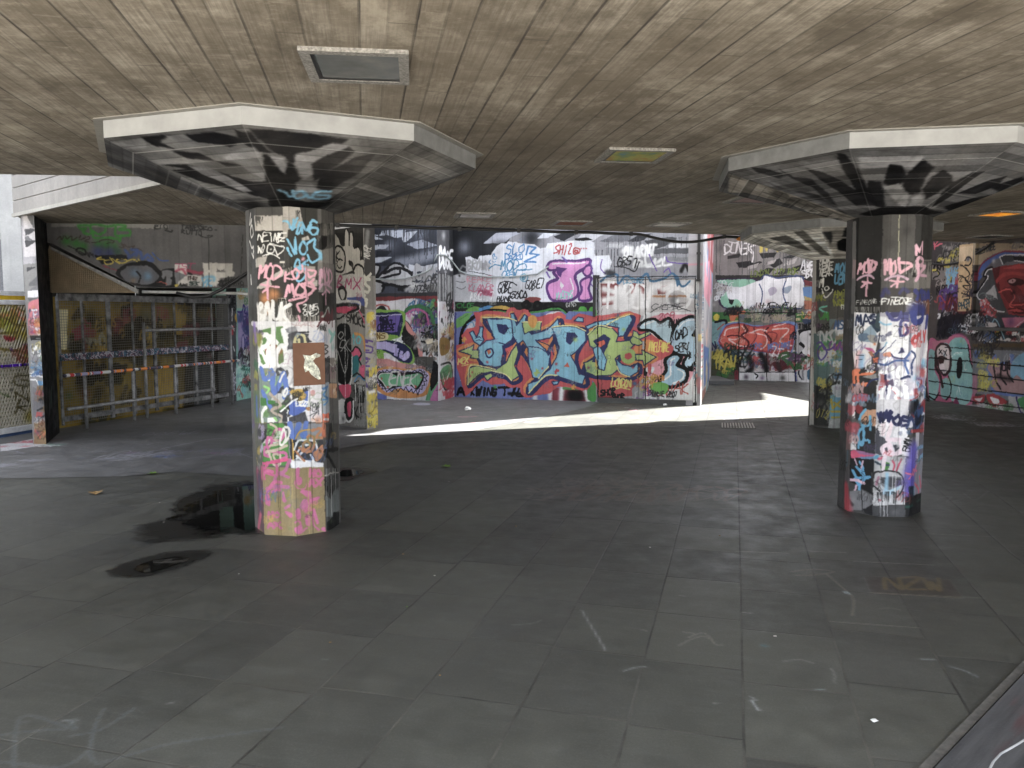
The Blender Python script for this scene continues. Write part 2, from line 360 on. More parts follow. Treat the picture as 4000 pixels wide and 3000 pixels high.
PAINT['capb'] = '''
F|17171a|-767,-1024 -717,-1036 -536,-856 -394,-673 -242,-477 -290,-422 -430,-568 -564,-736 -707,-881
F|858588|-1230,-415 -733,-943 -628,-802 -814,-683 -991,-512 -1120,-379
F|2a2a2d|-1273,-559 -1190,-446 -1084,-499 -918,-510 -958,-416 -1128,-404
F|2a2a2d|-1021,-564 -881,-509 -770,-569 -592,-430 -453,-277 -541,-305 -723,-450 -882,-478
F|222225|-858,-692 -751,-704 -598,-678 -413,-583 -253,-476 -344,-374 -519,-492 -706,-590
F|2a2a2d|-1048,-311 -838,-288 -656,-274 -390,-189 -477,-147 -752,-190
F|2f2f32|-819,-304 -638,-358 -342,-196 -488,-174
Q|95959a|65|-991,-292 -723,-250 -480,-217|.6
F|8b8b8e|-634,-1050 -210,-1101 -169,-941 -398,-950 -552,-893
F|141416|-395,-988 -302,-981 -186,-842 -225,-737 -331,-763
F|141416|-223,-915 -207,-1075 -88,-988 -78,-856 -31,-679 -87,-651 -190,-761
F|141416|-29,-721 -46,-879 -16,-969 82,-915 135,-843 102,-738 90,-674 56,-605
F|9a9a9c|-312,-725 -222,-777 -87,-651 -4,-442 -135,-558
F|8a8a8c|-55,-612 -20,-680 67,-563 77,-476 8,-466
F|9a9a9c|151,-519 142,-645 134,-742 190,-622 219,-460 138,-475
F|141416|123,-699 124,-822 197,-968 281,-940 250,-801 236,-623 169,-484
F|17171a|264,-657 435,-759 554,-771 592,-617 447,-545
F|17171a|513,-631 722,-670 784,-596 676,-482
F|17171a|283,-453 487,-477 697,-448 570,-335 376,-329
F|19191c|-447,-789 -351,-781 -173,-487 -232,-456 -394,-673
F|0e0e10|-278,-255 -196,-484 100,-524 362,-310 41,-402
F|b2aaa0|-1279,-192 -1167,-203 -897,-238 -635,-222 -257,-180 -227,-20 -449,58 -748,206 -978,351 -1062,605
R|14|77736c cfc8be 5a5752|55|176|-1189,-6 -349,-152
'''
PAINT['capc'] = '''
F|f4efe8|-1175,642 -660,-1162 -171,-389 -349,-31 -741,184
F|eee8e0|-1284,-360 -653,-1142 -610,-1037 -1011,-213
F|6a6866|-1063,-370 -928,-623 -710,-569 -484,-384 -654,-357
F|77746f|-880,-792 -800,-925 -445,-624 -233,-429 -348,-380
F|b0aaa2|-660,-1162 -301,-1237 24,-502 -171,-389
F|141416|-284,-911 -163,-924 4,-546 -222,-613 -311,-823
F|3a3a3c|-593,-1047 -473,-1059 -358,-732
F|2a2a2c|-363,-1191 -284,-1199 -180,-964 -302,-952
'''  # whitest left facets stand for sunlight bounced up off the floor
PAINT['pier'] = '''
F|2d2b29|126,2907 989,2840 968,2128 98,2158
F|3a3835|126,2907 989,2840 985,2710 121,2770
B|1c1b1a|146|793,2477|.9
S|c4beb4|237,2722 351,2676 413,2575 494,2570 517,2761 550,2788 596,2737 607,2583 628,2735 676,2750 703,2615 707,2529 841,2531 885,2434 852,2360 944,2337 954,2167 875,2094 751,2136 691,2214 497,2183 218,2203
Z|151413|28|347,2569 460,2514 504,2396 467,2242 367,2207 270,2250 241,2389 263,2525
C|151413|22|494,2570 510,2762 557,2797 606,2736 606,2564
C|151413|22|613,2563 625,2735 682,2754 713,2710 707,2535 795,2534 856,2492 858,2360
C|151413|27|615,2352 678,2311 691,2214 756,2288 849,2284 925,2224 931,2111 843,2056
S|151413|583,2354 647,2331 667,2273 614,2294
T|151413|20|117|K|300,2367 390,2372|.1
T|151413|20|137|C|303,2249 435,2253|.1
F|c6c2bb|233,2153 689,2176 969,2147 958,1788 220,1797
T|a82860|22|155|BMX|310,1973 870,1941|.15
S|24211f|326,1973 459,2009 537,1910 501,1813 419,1795 339,1874
S|b8b4ae|358,1933 457,1951 487,1872 419,1814
F|3b4a8a|534,1842 867,1846 958,1788 956,1712 548,1773
C|c8c4c0|40|219,1787 772,1780 816,1694 704,1636
F|b5204c|234,1717 738,1713 768,1665 544,1637 492,1559 462,1618 231,1648
L|161514|35|234,1737 754,1736 794,1684 576,1627 508,1539
F|8d8983|213,1618 953,1616 925,635 176,592
C|161514|23|210,1538 378,1559 477,1598
T|161514|22|116|SMOKE|507,1520 948,1426|-.1
C|c83a66|22|799,1655 890,1559 919,1483
S|0d0d0d|273,1419 441,1480 585,1422 606,1090 560,654 279,638 231,998
C|9a9894|18|302,1300 371,1361 435,1322 367,1262 302,1300
C|9a9894|15|330,1141 400,1242 497,1205 361,1082
C|9a9894|15|295,1081 449,767 525,1087 330,1141
C|9a9894|15|547,1245 496,1165 590,1089
T|3fb0b8|27|117|10|626,1188 848,1213|.1
C|c8862a|39|695,1345 882,1290 923,1118
S|c83a66|606,1090 752,1133 844,1077 809,960 684,994
S|1f6a70|619,992 780,1017 741,781 627,737
C|161514|27|623,1090 720,1151 844,1058 778,978 839,903
S|c83a66|791,862 902,905 897,750 833,708
C|2a7ab0|22|673,660 771,744 895,692
C|161514|22|594,715 741,781 896,711
C|c0bcb8|21|241,999 218,635 277,598 575,615 620,1012
S|b5204c|293,569 575,605 537,434 405,425
F|6a6662|186,390 920,460 907,10 171,-19
S|bbb8b4|269,355 437,387 464,229 296,175
C|161514|47|220,413 228,149 464,209 452,348
Z|161514|56|452,348 600,399 611,221 542,115 462,169
S|b5204c|484,331 573,357 567,177 511,153
C|cfcdca|31|632,381 619,162 525,74 427,105
S|b0acaa|177,165 430,186 425,45 172,22
F|111110|799,608 893,614 886,380 728,368
T|161514|23|99|#|667,463 795,491|.1
L|161514|18|672,640 769,675
T|161514|20|178|KJ|688,128 880,164|0
L|d8d6d2|10|477,1598 447,408
D|d8d6d2|12|392|10|640,619 924,596
R|5|8a8884 333|20|80|226,108 876,46
'''
PAINT['piere'] = '''
F|3a3734|24,2828 224,2845 208,2137 8,2130
Q|8a8884|43|84,2739 39,2396|.8
T|d8d4c8|13|114|NOTER|93,2361 147,2535|.0
T|d8d4c0|39|153|SMOAK|35,1712 128,2173|.1
F|a8a49c|10,1674 198,1674 160,-26 -30,-4
S|d8c030|33,1617 159,1636 156,1520 55,1482
R|10|c09a40 d8d0c0 8a5a30 e0dcd8|18|77|30,1482 150,1249
T|5a3a8a|26|290|MOMEM|39,807 125,1250|.0
T|4a3a7a|31|311|VY|8,557 140,802|.0
R|12|d8c030 7a5a9a e8e4de 5a5a5a|20|97|13,770 143,370
R|10|d8c030 e0d060|25|117|18,440 136,36
L|e0d040|31|34,38 36,126 138,135 140,16
Q|f0eeea|31|58,515 147,527
'''
PAINT['cola'] = '''
F|3a3937|95,2376 980,2414 980,1536 12,1540
F|b9b3ab|201,2297 447,2294 444,2184 217,2190
F|4a4845|197,2343 449,2349 447,2294 201,2294
F|b4aea6|449,2352 570,2355 595,2340 594,2281 447,2275
F|a9a39b|447,2275 594,2286 604,2233 490,2189 478,2146 448,2125 444,2190
F|34332f|573,2355 698,2359 693,2146 603,2195 588,2281
D|3a3937|3|64|30|227,2289 297,2286
D|3a3937|3|70|20|544,2326 606,2330
F|2b2a28|234,2186 444,2187 444,1964 322,1966 244,2107
F|b0aaa2|207,1990 323,2009 297,1928 210,1930
B|9a958d|34|264,1977|.7
F|34332f|479,2189 694,2190 688,1943 505,1921 449,1964
F|b5afa7|576,2140 630,2159 641,2132 578,2118
F|c6c0b8|415,1975 450,1975 449,1932 414,1943
D|2b2a28|3|108|40|415,1959 540,1960
F|b2aca4|222,1788 413,1911 442,1921 441,1878 328,1787 221,1777
F|2f2e2b|235,1929 414,1927 318,1836 224,1804
F|322f2c|341,1836 441,1873 442,1715 390,1716
F|9a948c|442,1921 523,1949 682,1943 681,1899 447,1878
D|24231f|3|86|30|449,1937 534,1949
F|2f2e2b|447,1872 693,1894 687,1651 441,1656
F|b8b2aa|633,1826 692,1844 690,1800 644,1788
F|8f8a83|618,1908 682,1910 680,1827 605,1826
F|c9c3bb|396,1716 460,1718 455,1552 391,1552
B|d4823a|51|302,1711|.9
B|d4823a|51|367,1743|.9
B|c87a38|34|311,1623|.8
F|c0bab2|202,1662 289,1678 285,1552 191,1552
F|a8a29a|491,1601 697,1595 696,1551 461,1552
F|c4beb6|464,1650 493,1656 497,1596 461,1552
D|24231f|4|99|50|441,1658 693,1656
D|24231f|3|87|30|396,1710 454,1710
D|2b2a28|3|55|40|485,1596 691,1595
F|5c5a57|704,2359 946,2372 922,1950 695,1971
F|1c1b1a|728,2164 832,2168 814,2100 702,2048 698,2114
F|8a8680|713,2240 941,2275 936,2190 728,2164
F|8d8984|700,2064 931,2098 924,1978 700,1971
D|1c1b1a|5|145|40|707,2245 925,2262
F|24231f|695,1750 934,1756 927,1624 692,1623
F|77736f|700,1971 939,1979 927,1762 695,1756
F|34322f|102,2359 198,2349 209,1552 77,1551
C|e6e2de|14|128,2318 100,2244 147,2278 118,2215
Z|e6e2de|12|152,2234 173,2178 135,2148 113,2194
C|e6e2de|14|89,2130 136,2071 172,2080 165,2004 133,2039
C|e6e2de|12|86,1886 94,1819
T|e8e6e2|9|59|NEIME|251,2115 454,2109|.1
C|e8e6e2|9|421,2163 391,2126 401,2105 449,2136
T|e8e6e2|10|54|W?|248,2032 306,2031|.1
Z|e8e6e2|10|321,2041 331,2084 360,2084 377,2057 364,2030 335,2030
L|e8e6e2|9|343,2095 447,2072 446,2050 399,2011 377,2073
C|e8e6e2|8|288,2009 335,2022 376,2014 413,1992
B|e8e6e2|8|349,2054
C|6db4d8|16|452,2251 481,2245 502,2205 531,2234 554,2273
C|6db4d8|16|526,2260 507,2195 530,2213
C|6db4d8|17|570,2247 540,2170 563,2177 586,2221 585,2173
C|6db4d8|17|587,2248 620,2196 655,2242
C|6db4d8|18|696,2255 662,2269 632,2213 659,2171 694,2179 701,2212 655,2215 637,2192
L|6db4d8|16|471,2125 525,2024 528,2137 539,2030
L|6db4d8|17|472,2061 499,2007
Z|6db4d8|17|566,2085 589,2116 614,2077 604,2033 576,2026 559,2053
C|6db4d8|17|617,2099 676,2140 668,2079 714,2038 707,2004 654,1969 621,2023
Q|6db4d8|20|708,2043 719,2005|.8
Z|6db4d8|14|523,1959 547,1993 563,1961 556,1933 528,1933
C|6db4d8|14|625,1952 580,1956 584,1923
C|6db4d8|16|620,1985 579,1945 550,1901 537,1846 559,1836 594,1864 610,1913 562,1923
T|e2a2b2|17|92|MOD|245,1855 411,1851|.2
L|e2a2b2|15|270,1809 340,1798 404,1794
L|e2a2b2|17|324,1836 320,1711
L|e2a2b2|17|286,1754 334,1798
B|e2a2b2|19|586,1994|1
Z|e2a2b2|17|618,1914 676,1910 681,1888 640,1865 618,1892
C|e2a2b2|16|610,1924 611,1837 633,1821 668,1849
T|e2a2b2|17|65|KO|446,1843 571,1858|.1
C|e2a2b2|14|579,1950 584,1913 572,1890
T|e2a2b2|18|82|MOD|454,1729 660,1739|.15
L|e2a2b2|15|576,1820 678,1783 597,1733
C|e2a2b2|16|477,1699 556,1721 608,1722 590,1694 538,1678 543,1656 557,1623
L|e2a2b2|14|547,1596 552,1552
T|c998ac|21|95|MOD|703,1828 901,1829|.1
C|b890a4|18|702,1784 732,1812 812,1815 884,1795
L|c998ac|18|780,1797 773,1674
L|c998ac|16|730,1740 796,1781 853,1760
T|f4f2ee|7|33|ZINE|577,1639 681,1640|.1
T|f4f2ee|7|33|ONE|576,1596 662,1595|.1
C|f4f2ee|6|681,1662 692,1617 645,1595
T|f0eeea|24|120|BNUK|227,1563 461,1558|.15
Q|f0eeea|26|219,1668 250,1563 304,1574|.8
T|5a2026|22|96|MM|713,1517 914,1537|.1
C|a8b0a8|13|720,1584 818,1652 830,1612
F|eceaec|68,1555 938,1553 927,1368 720,1331 690,821 568,831 275,830 194,1211 205,1512 65,1527
F|d4cfd4|68,1552 209,1553 205,1512 65,1527
F|5f8a4a|237,1485 331,1507 355,1512 425,1518 435,1463 435,1271 394,1249 264,1248 215,1340
F|9a5a3a|286,1369 375,1408 378,1315 369,1204 298,1215
B|b0603a|34|396,1342|.8
F|7f8084|430,1496 517,1518 539,1473 470,1458
F|a4a5aa|460,1512 528,1512 527,1479 470,1474
F|4d4d52|458,1458 533,1479 618,1461 606,1439 640,1405 582,1390 581,1357 455,1348
B|8a8a90|28|491,1392|.8
Z|dcd49a|22|515,1419 538,1457 578,1445 588,1395 547,1374 514,1392
L|dcd49a|19|543,1418 541,1363
L|2a2a2e|11|550,1473 619,1475
C|333338|3|627,1356 663,1383 680,1354
C|c8a0a0|3|490,1540 523,1523 597,1528 660,1505
T|c8b0b0|3|33|MARK|523,1517 660,1522|.2
Z|f6f6f6|35|246,1336 258,1435 300,1457 317,1419 298,1380 262,1364
L|f6f6f6|34|315,1364 298,1215
L|f6f6f6|38|354,1507 336,1193
L|f6f6f6|29|261,1342 305,1248
L|f6f6f6|31|329,1446 375,1397
L|f6f6f6|34|424,1490 444,1381
Z|f6f6f6|32|372,1326 403,1375 432,1359 441,1271 422,1216 392,1204 370,1248
T|f0f0f0|8|33|*|267,1347 297,1353|0
F|d8d4d8|702,1538 937,1547 922,1275 701,1286
T|333|8|73|B|720,1308 798,1305|.1
T|333|4|34|PHON|706,1482 765,1487|.1
C|8fc8c0|31|823,1486 894,1438 847,1405 925,1460
T|5a2026|16|68|M|713,1515 898,1513|0
B|8fb8b4|37|889,1358|.8
T|2a2a2e|9|34|TAGE|706,1241 824,1257|.1
T|2a2a2e|8|45|VAN|710,1162 805,1167|.1
F|8a8178|811,1281 952,1273 942,1087 801,1099
F|b88a62|801,1093 949,1080 950,963 795,996
R|5|5a2a20 333 d8c8b0|7|35|816,1246 929,988
Q|1c1c1c|11|818,1275 808,1098
F|9aa0a8|709,1106 801,1099 802,869 709,879
C|2f68a0|15|714,1060 770,1073 718,1015 780,986
C|3a7ab0|11|715,981 779,975 723,941
F|d8521e|706,879 788,876 799,812 708,817
F|e8e4e0|711,845 786,842 785,822 714,828
R|14|3a4a8a 7a6a9a 8a8a3a 2a5a3a 5a4a6a a08a5a|34|52|88,1488 128,697
F|5a6a4a|72,1045 197,1055 192,818 85,806
Q|7a5ab0|40|136,1522 161,1417|.8
Q|3a5aa8|30|139,994 136,869|.8
F|7e8f86|203,1217 440,1221 440,833 210,826
R|22|5f8a4a cfcfcf 6a6a6a eaeaea 3c3c40 88a890|29|45|226,1180 429,844
C|4a6ec0|35|245,1220 273,1148 309,1159 328,1204
C|4a6ec0|35|345,1182 336,1104 352,1043 396,1127 421,1183 436,1072
L|4a6ec0|29|252,1053 325,926
L|4a6ec0|23|416,1011 458,1050
F|3f7a38|226,1001 286,1003 290,948 221,945
F|3f7a38|297,987 357,988 350,960 302,959
C|8fd86a|16|271,1087 306,1070 287,1042
L|e8e8e4|15|421,1183 390,1122
Z|e8e8e4|16|417,1050 436,1072 446,1045 422,1017
C|f0f0ee|27|278,936 247,891 245,829
F|f2f2f0|288,864 353,871 358,832 281,830
L|8fd86a|15|341,865 358,843
F|2a2a2e|420,950 515,994 526,993 454,912
C|b8a89a|20|317,1037 391,961 325,915 406,866 381,827
F|4060b8|511,1055 602,1061 593,916 517,871 454,889 456,978 520,994
F|c8a038|476,1067 568,1063 567,1013 536,953 520,988 458,1045
R|8|e8e4e0 c8a038 f4f4f4 333|9|33|470,1051 564,924
L|f2f2f2|13|390,910 480,984 520,999
L|f4f4f2|10|443,917 435,833
L|f4f4f2|5|488,845 581,911
F|3a3a40|407,894 442,895 440,833 405,833
F|4a4a50|453,867 575,900 596,826 452,834
F|efeaee|602,1055 702,1055 702,823 597,831
S|d8a0a0|619,1049 649,1053 651,1013 624,1012
T|3a3a40|4|62|HENR|616,903 680,898|.1
L|3a3a40|5|681,944 674,876
C|3a3a40|5|609,870 668,894 632,857 678,830
B|e8783a|35|673,837|.6
D|d8a080|3|34|20|620,852 697,846
F|b07a42|582,928 617,931 610,903 593,905
F|55564f|218,819 434,826 449,518 215,501
F|4a8a3a|286,817 417,825 447,641 443,518 233,510 230,668 282,682
F|2f2f30|218,813 279,778 270,676 213,666
R|10|3c3c40 d8d8d0 5a9a4a|12|34|250,805 436,663
F|8b8e94|440,826 702,809 703,483 455,507
F|303034|450,742 508,736 503,568 462,563
C|4a6ec0|40|458,821 473,737 491,732 515,786
L|4a6ec0|40|490,721 527,813
L|4a6ec0|34|579,820 565,736
F|4a72c0|531,739 583,768 576,696 541,688
C|d0a030|10|501,714 549,766 701,764
C|d0a030|10|478,709 476,513
F|3a3a3e|506,686 705,684 707,517 503,568
F|e9e9ee|451,563 704,518 703,480 461,504
C|e4e8f0|15|488,626 518,690 587,695 645,672 661,602
C|e4e8f0|13|510,607 546,654 592,655
L|e4e8f0|15|503,568 545,609
L|e4e8f0|13|608,585 636,525
C|f2f2f2|14|504,585 560,545 630,537
Z|b8764a|19|552,659 575,685 604,659 591,627 562,624
C|b8764a|21|528,639 562,613 608,608 633,651 629,714 594,722 587,684
C|b8764a|21|624,765 701,770 652,711 699,701
S|b8764a|626,600 662,619 698,650 705,586 683,549 648,535 631,566
T|3a2a1c|4|17|11|673,595 691,596|0
L|b8764a|15|493,620 560,545
T|d8d8d8|3|29|111|606,500 682,497|0
Z|c85a94|20|276,676 289,716 313,711 311,666 287,637
C|c85a94|22|356,779 331,745 330,700 377,696 408,730 397,775 362,779
C|c85a94|23|255,591 292,615 363,605 422,607 421,573 373,555
C|c85a94|23|263,642 255,591 291,581
C|cbb7a4|17|310,817 356,785 331,717 377,673 305,654
C|cbb7a4|20|274,609 364,628 430,658
Z|cbb7a4|17|327,582 351,599 380,583 373,555 343,548
C|cbb7a4|20|297,604 313,531 360,515 379,561
C|e4e0da|17|410,786 377,684 400,663 449,725 451,781 422,797
C|e4e0da|12|415,781 425,719 407,680
C|d8387c|23|235,527 325,537 409,556 450,557
F|94815a|206,500 461,504 709,488 712,-28 470,-21 220,-19
B|a3905a|53|352,237|.7
B|8a7440|63|578,315|.7
B|a58a4a|59|358,49|.6
B|8a8f3a|35|418,466|.7
B|7f9a40|23|306,286|.7
B|8f9038|35|419,291|.6
T|c84a84|21|102|K|250,421 340,435|-.1
C|d05a90|24|245,449 270,473 311,468
C|b4628c|26|450,557 401,471 346,452 320,378 272,342
L|c85a8a|23|348,515 346,447
L|b4628c|23|359,458 441,433
C|b4628c|27|266,342 344,362 433,359
C|c85a8a|24|271,319 321,389 380,391
C|c85a8a|21|307,321 355,339 367,334
S|c05e8a|248,273 264,308 282,291 286,217 262,213 247,233
S|bc648c|383,267 396,329 412,268 424,262 400,244
S|bc648c|393,210 447,235 441,212 404,193
S|c05e8a|398,182 457,167 456,138 427,137
T|b85c82|18|40|HO|271,131 367,135|0
T|b85c82|18|40|AX|269,51 365,55|0
L|c05e8a|26|512,494 506,438
S|c05e8a|491,417 517,437 540,417 533,378 504,371
C|c05e8a|9|485,406 498,354 549,342 574,384
T|c45e88|20|46|HO|592,433 692,421|0
T|c45e88|20|46|AX|590,359 691,347|0
S|c4608e|526,322 549,336 601,318 600,289 565,286
L|c05e8a|23|605,254 665,263
S|bc648c|517,221 553,267 593,233 575,196 534,190
R|6|c05e8a c85a8a|9|34|524,266 592,170
S|c4608e|488,197 517,198 523,129 497,122 485,145
S|c4608e|558,135 591,142 589,61 560,78
L|c4608e|23|621,177 648,75
C|c05e8a|12|614,144 618,68 659,21
S|c4608e|677,30 707,37 709,2 682,9
C|c05e8a|13|479,100 508,109 519,78 478,48 506,17 547,34
S|c4608e|472,59 525,72 530,37 489,20
L|c05e8a|15|529,25 565,48
C|a8945e|6|467,501 461,-15
L|b8a060|4|588,485 581,-6
L|6a5838|3|357,504 351,-9
L|5a4a30|4|713,476 709,-22
F|5a5a50|85,804 227,820 216,507 73,485
R|8|9a8ab0 c8b8d8 a08a40 3a3a3c d0c8d0|22|52|102,789 199,516
F|5a4148|73,485 224,503 221,-14 82,14
Q|a03a5a|31|106,455 175,248|.8
Q|44405a|35|137,414 149,156|.8
Q|d04a6a|31|146,127 92,22|.8
Q|c84a70|24|205,488 207,415|.8
F|6a5a38|119,28 222,4 220,-19 100,12
F|484644|708,809 955,777 933,-51 712,-16
F|68705f|798,798 857,790 854,726 795,735
Q|c85a2a|20|713,803 717,717|.8
L|1a1918|38|812,779 732,572
L|1a1918|39|827,777 846,587
L|1a1918|31|720,602 937,578
L|1a1918|32|742,571 926,395
C|a8a49c|11|716,418 807,419 942,398
F|1b1a19|713,413 941,380 936,291 828,274 781,226 731,295 714,309
F|686c6a|718,262 781,226 843,276 935,274 942,110 803,85 718,105
F|181818|720,70 803,85 819,116 941,98 935,-9 783,-4 718,6
D|8a8a88|6|232|20|723,469 944,428
Q|a8a8a6|9|798,397 789,106
'''
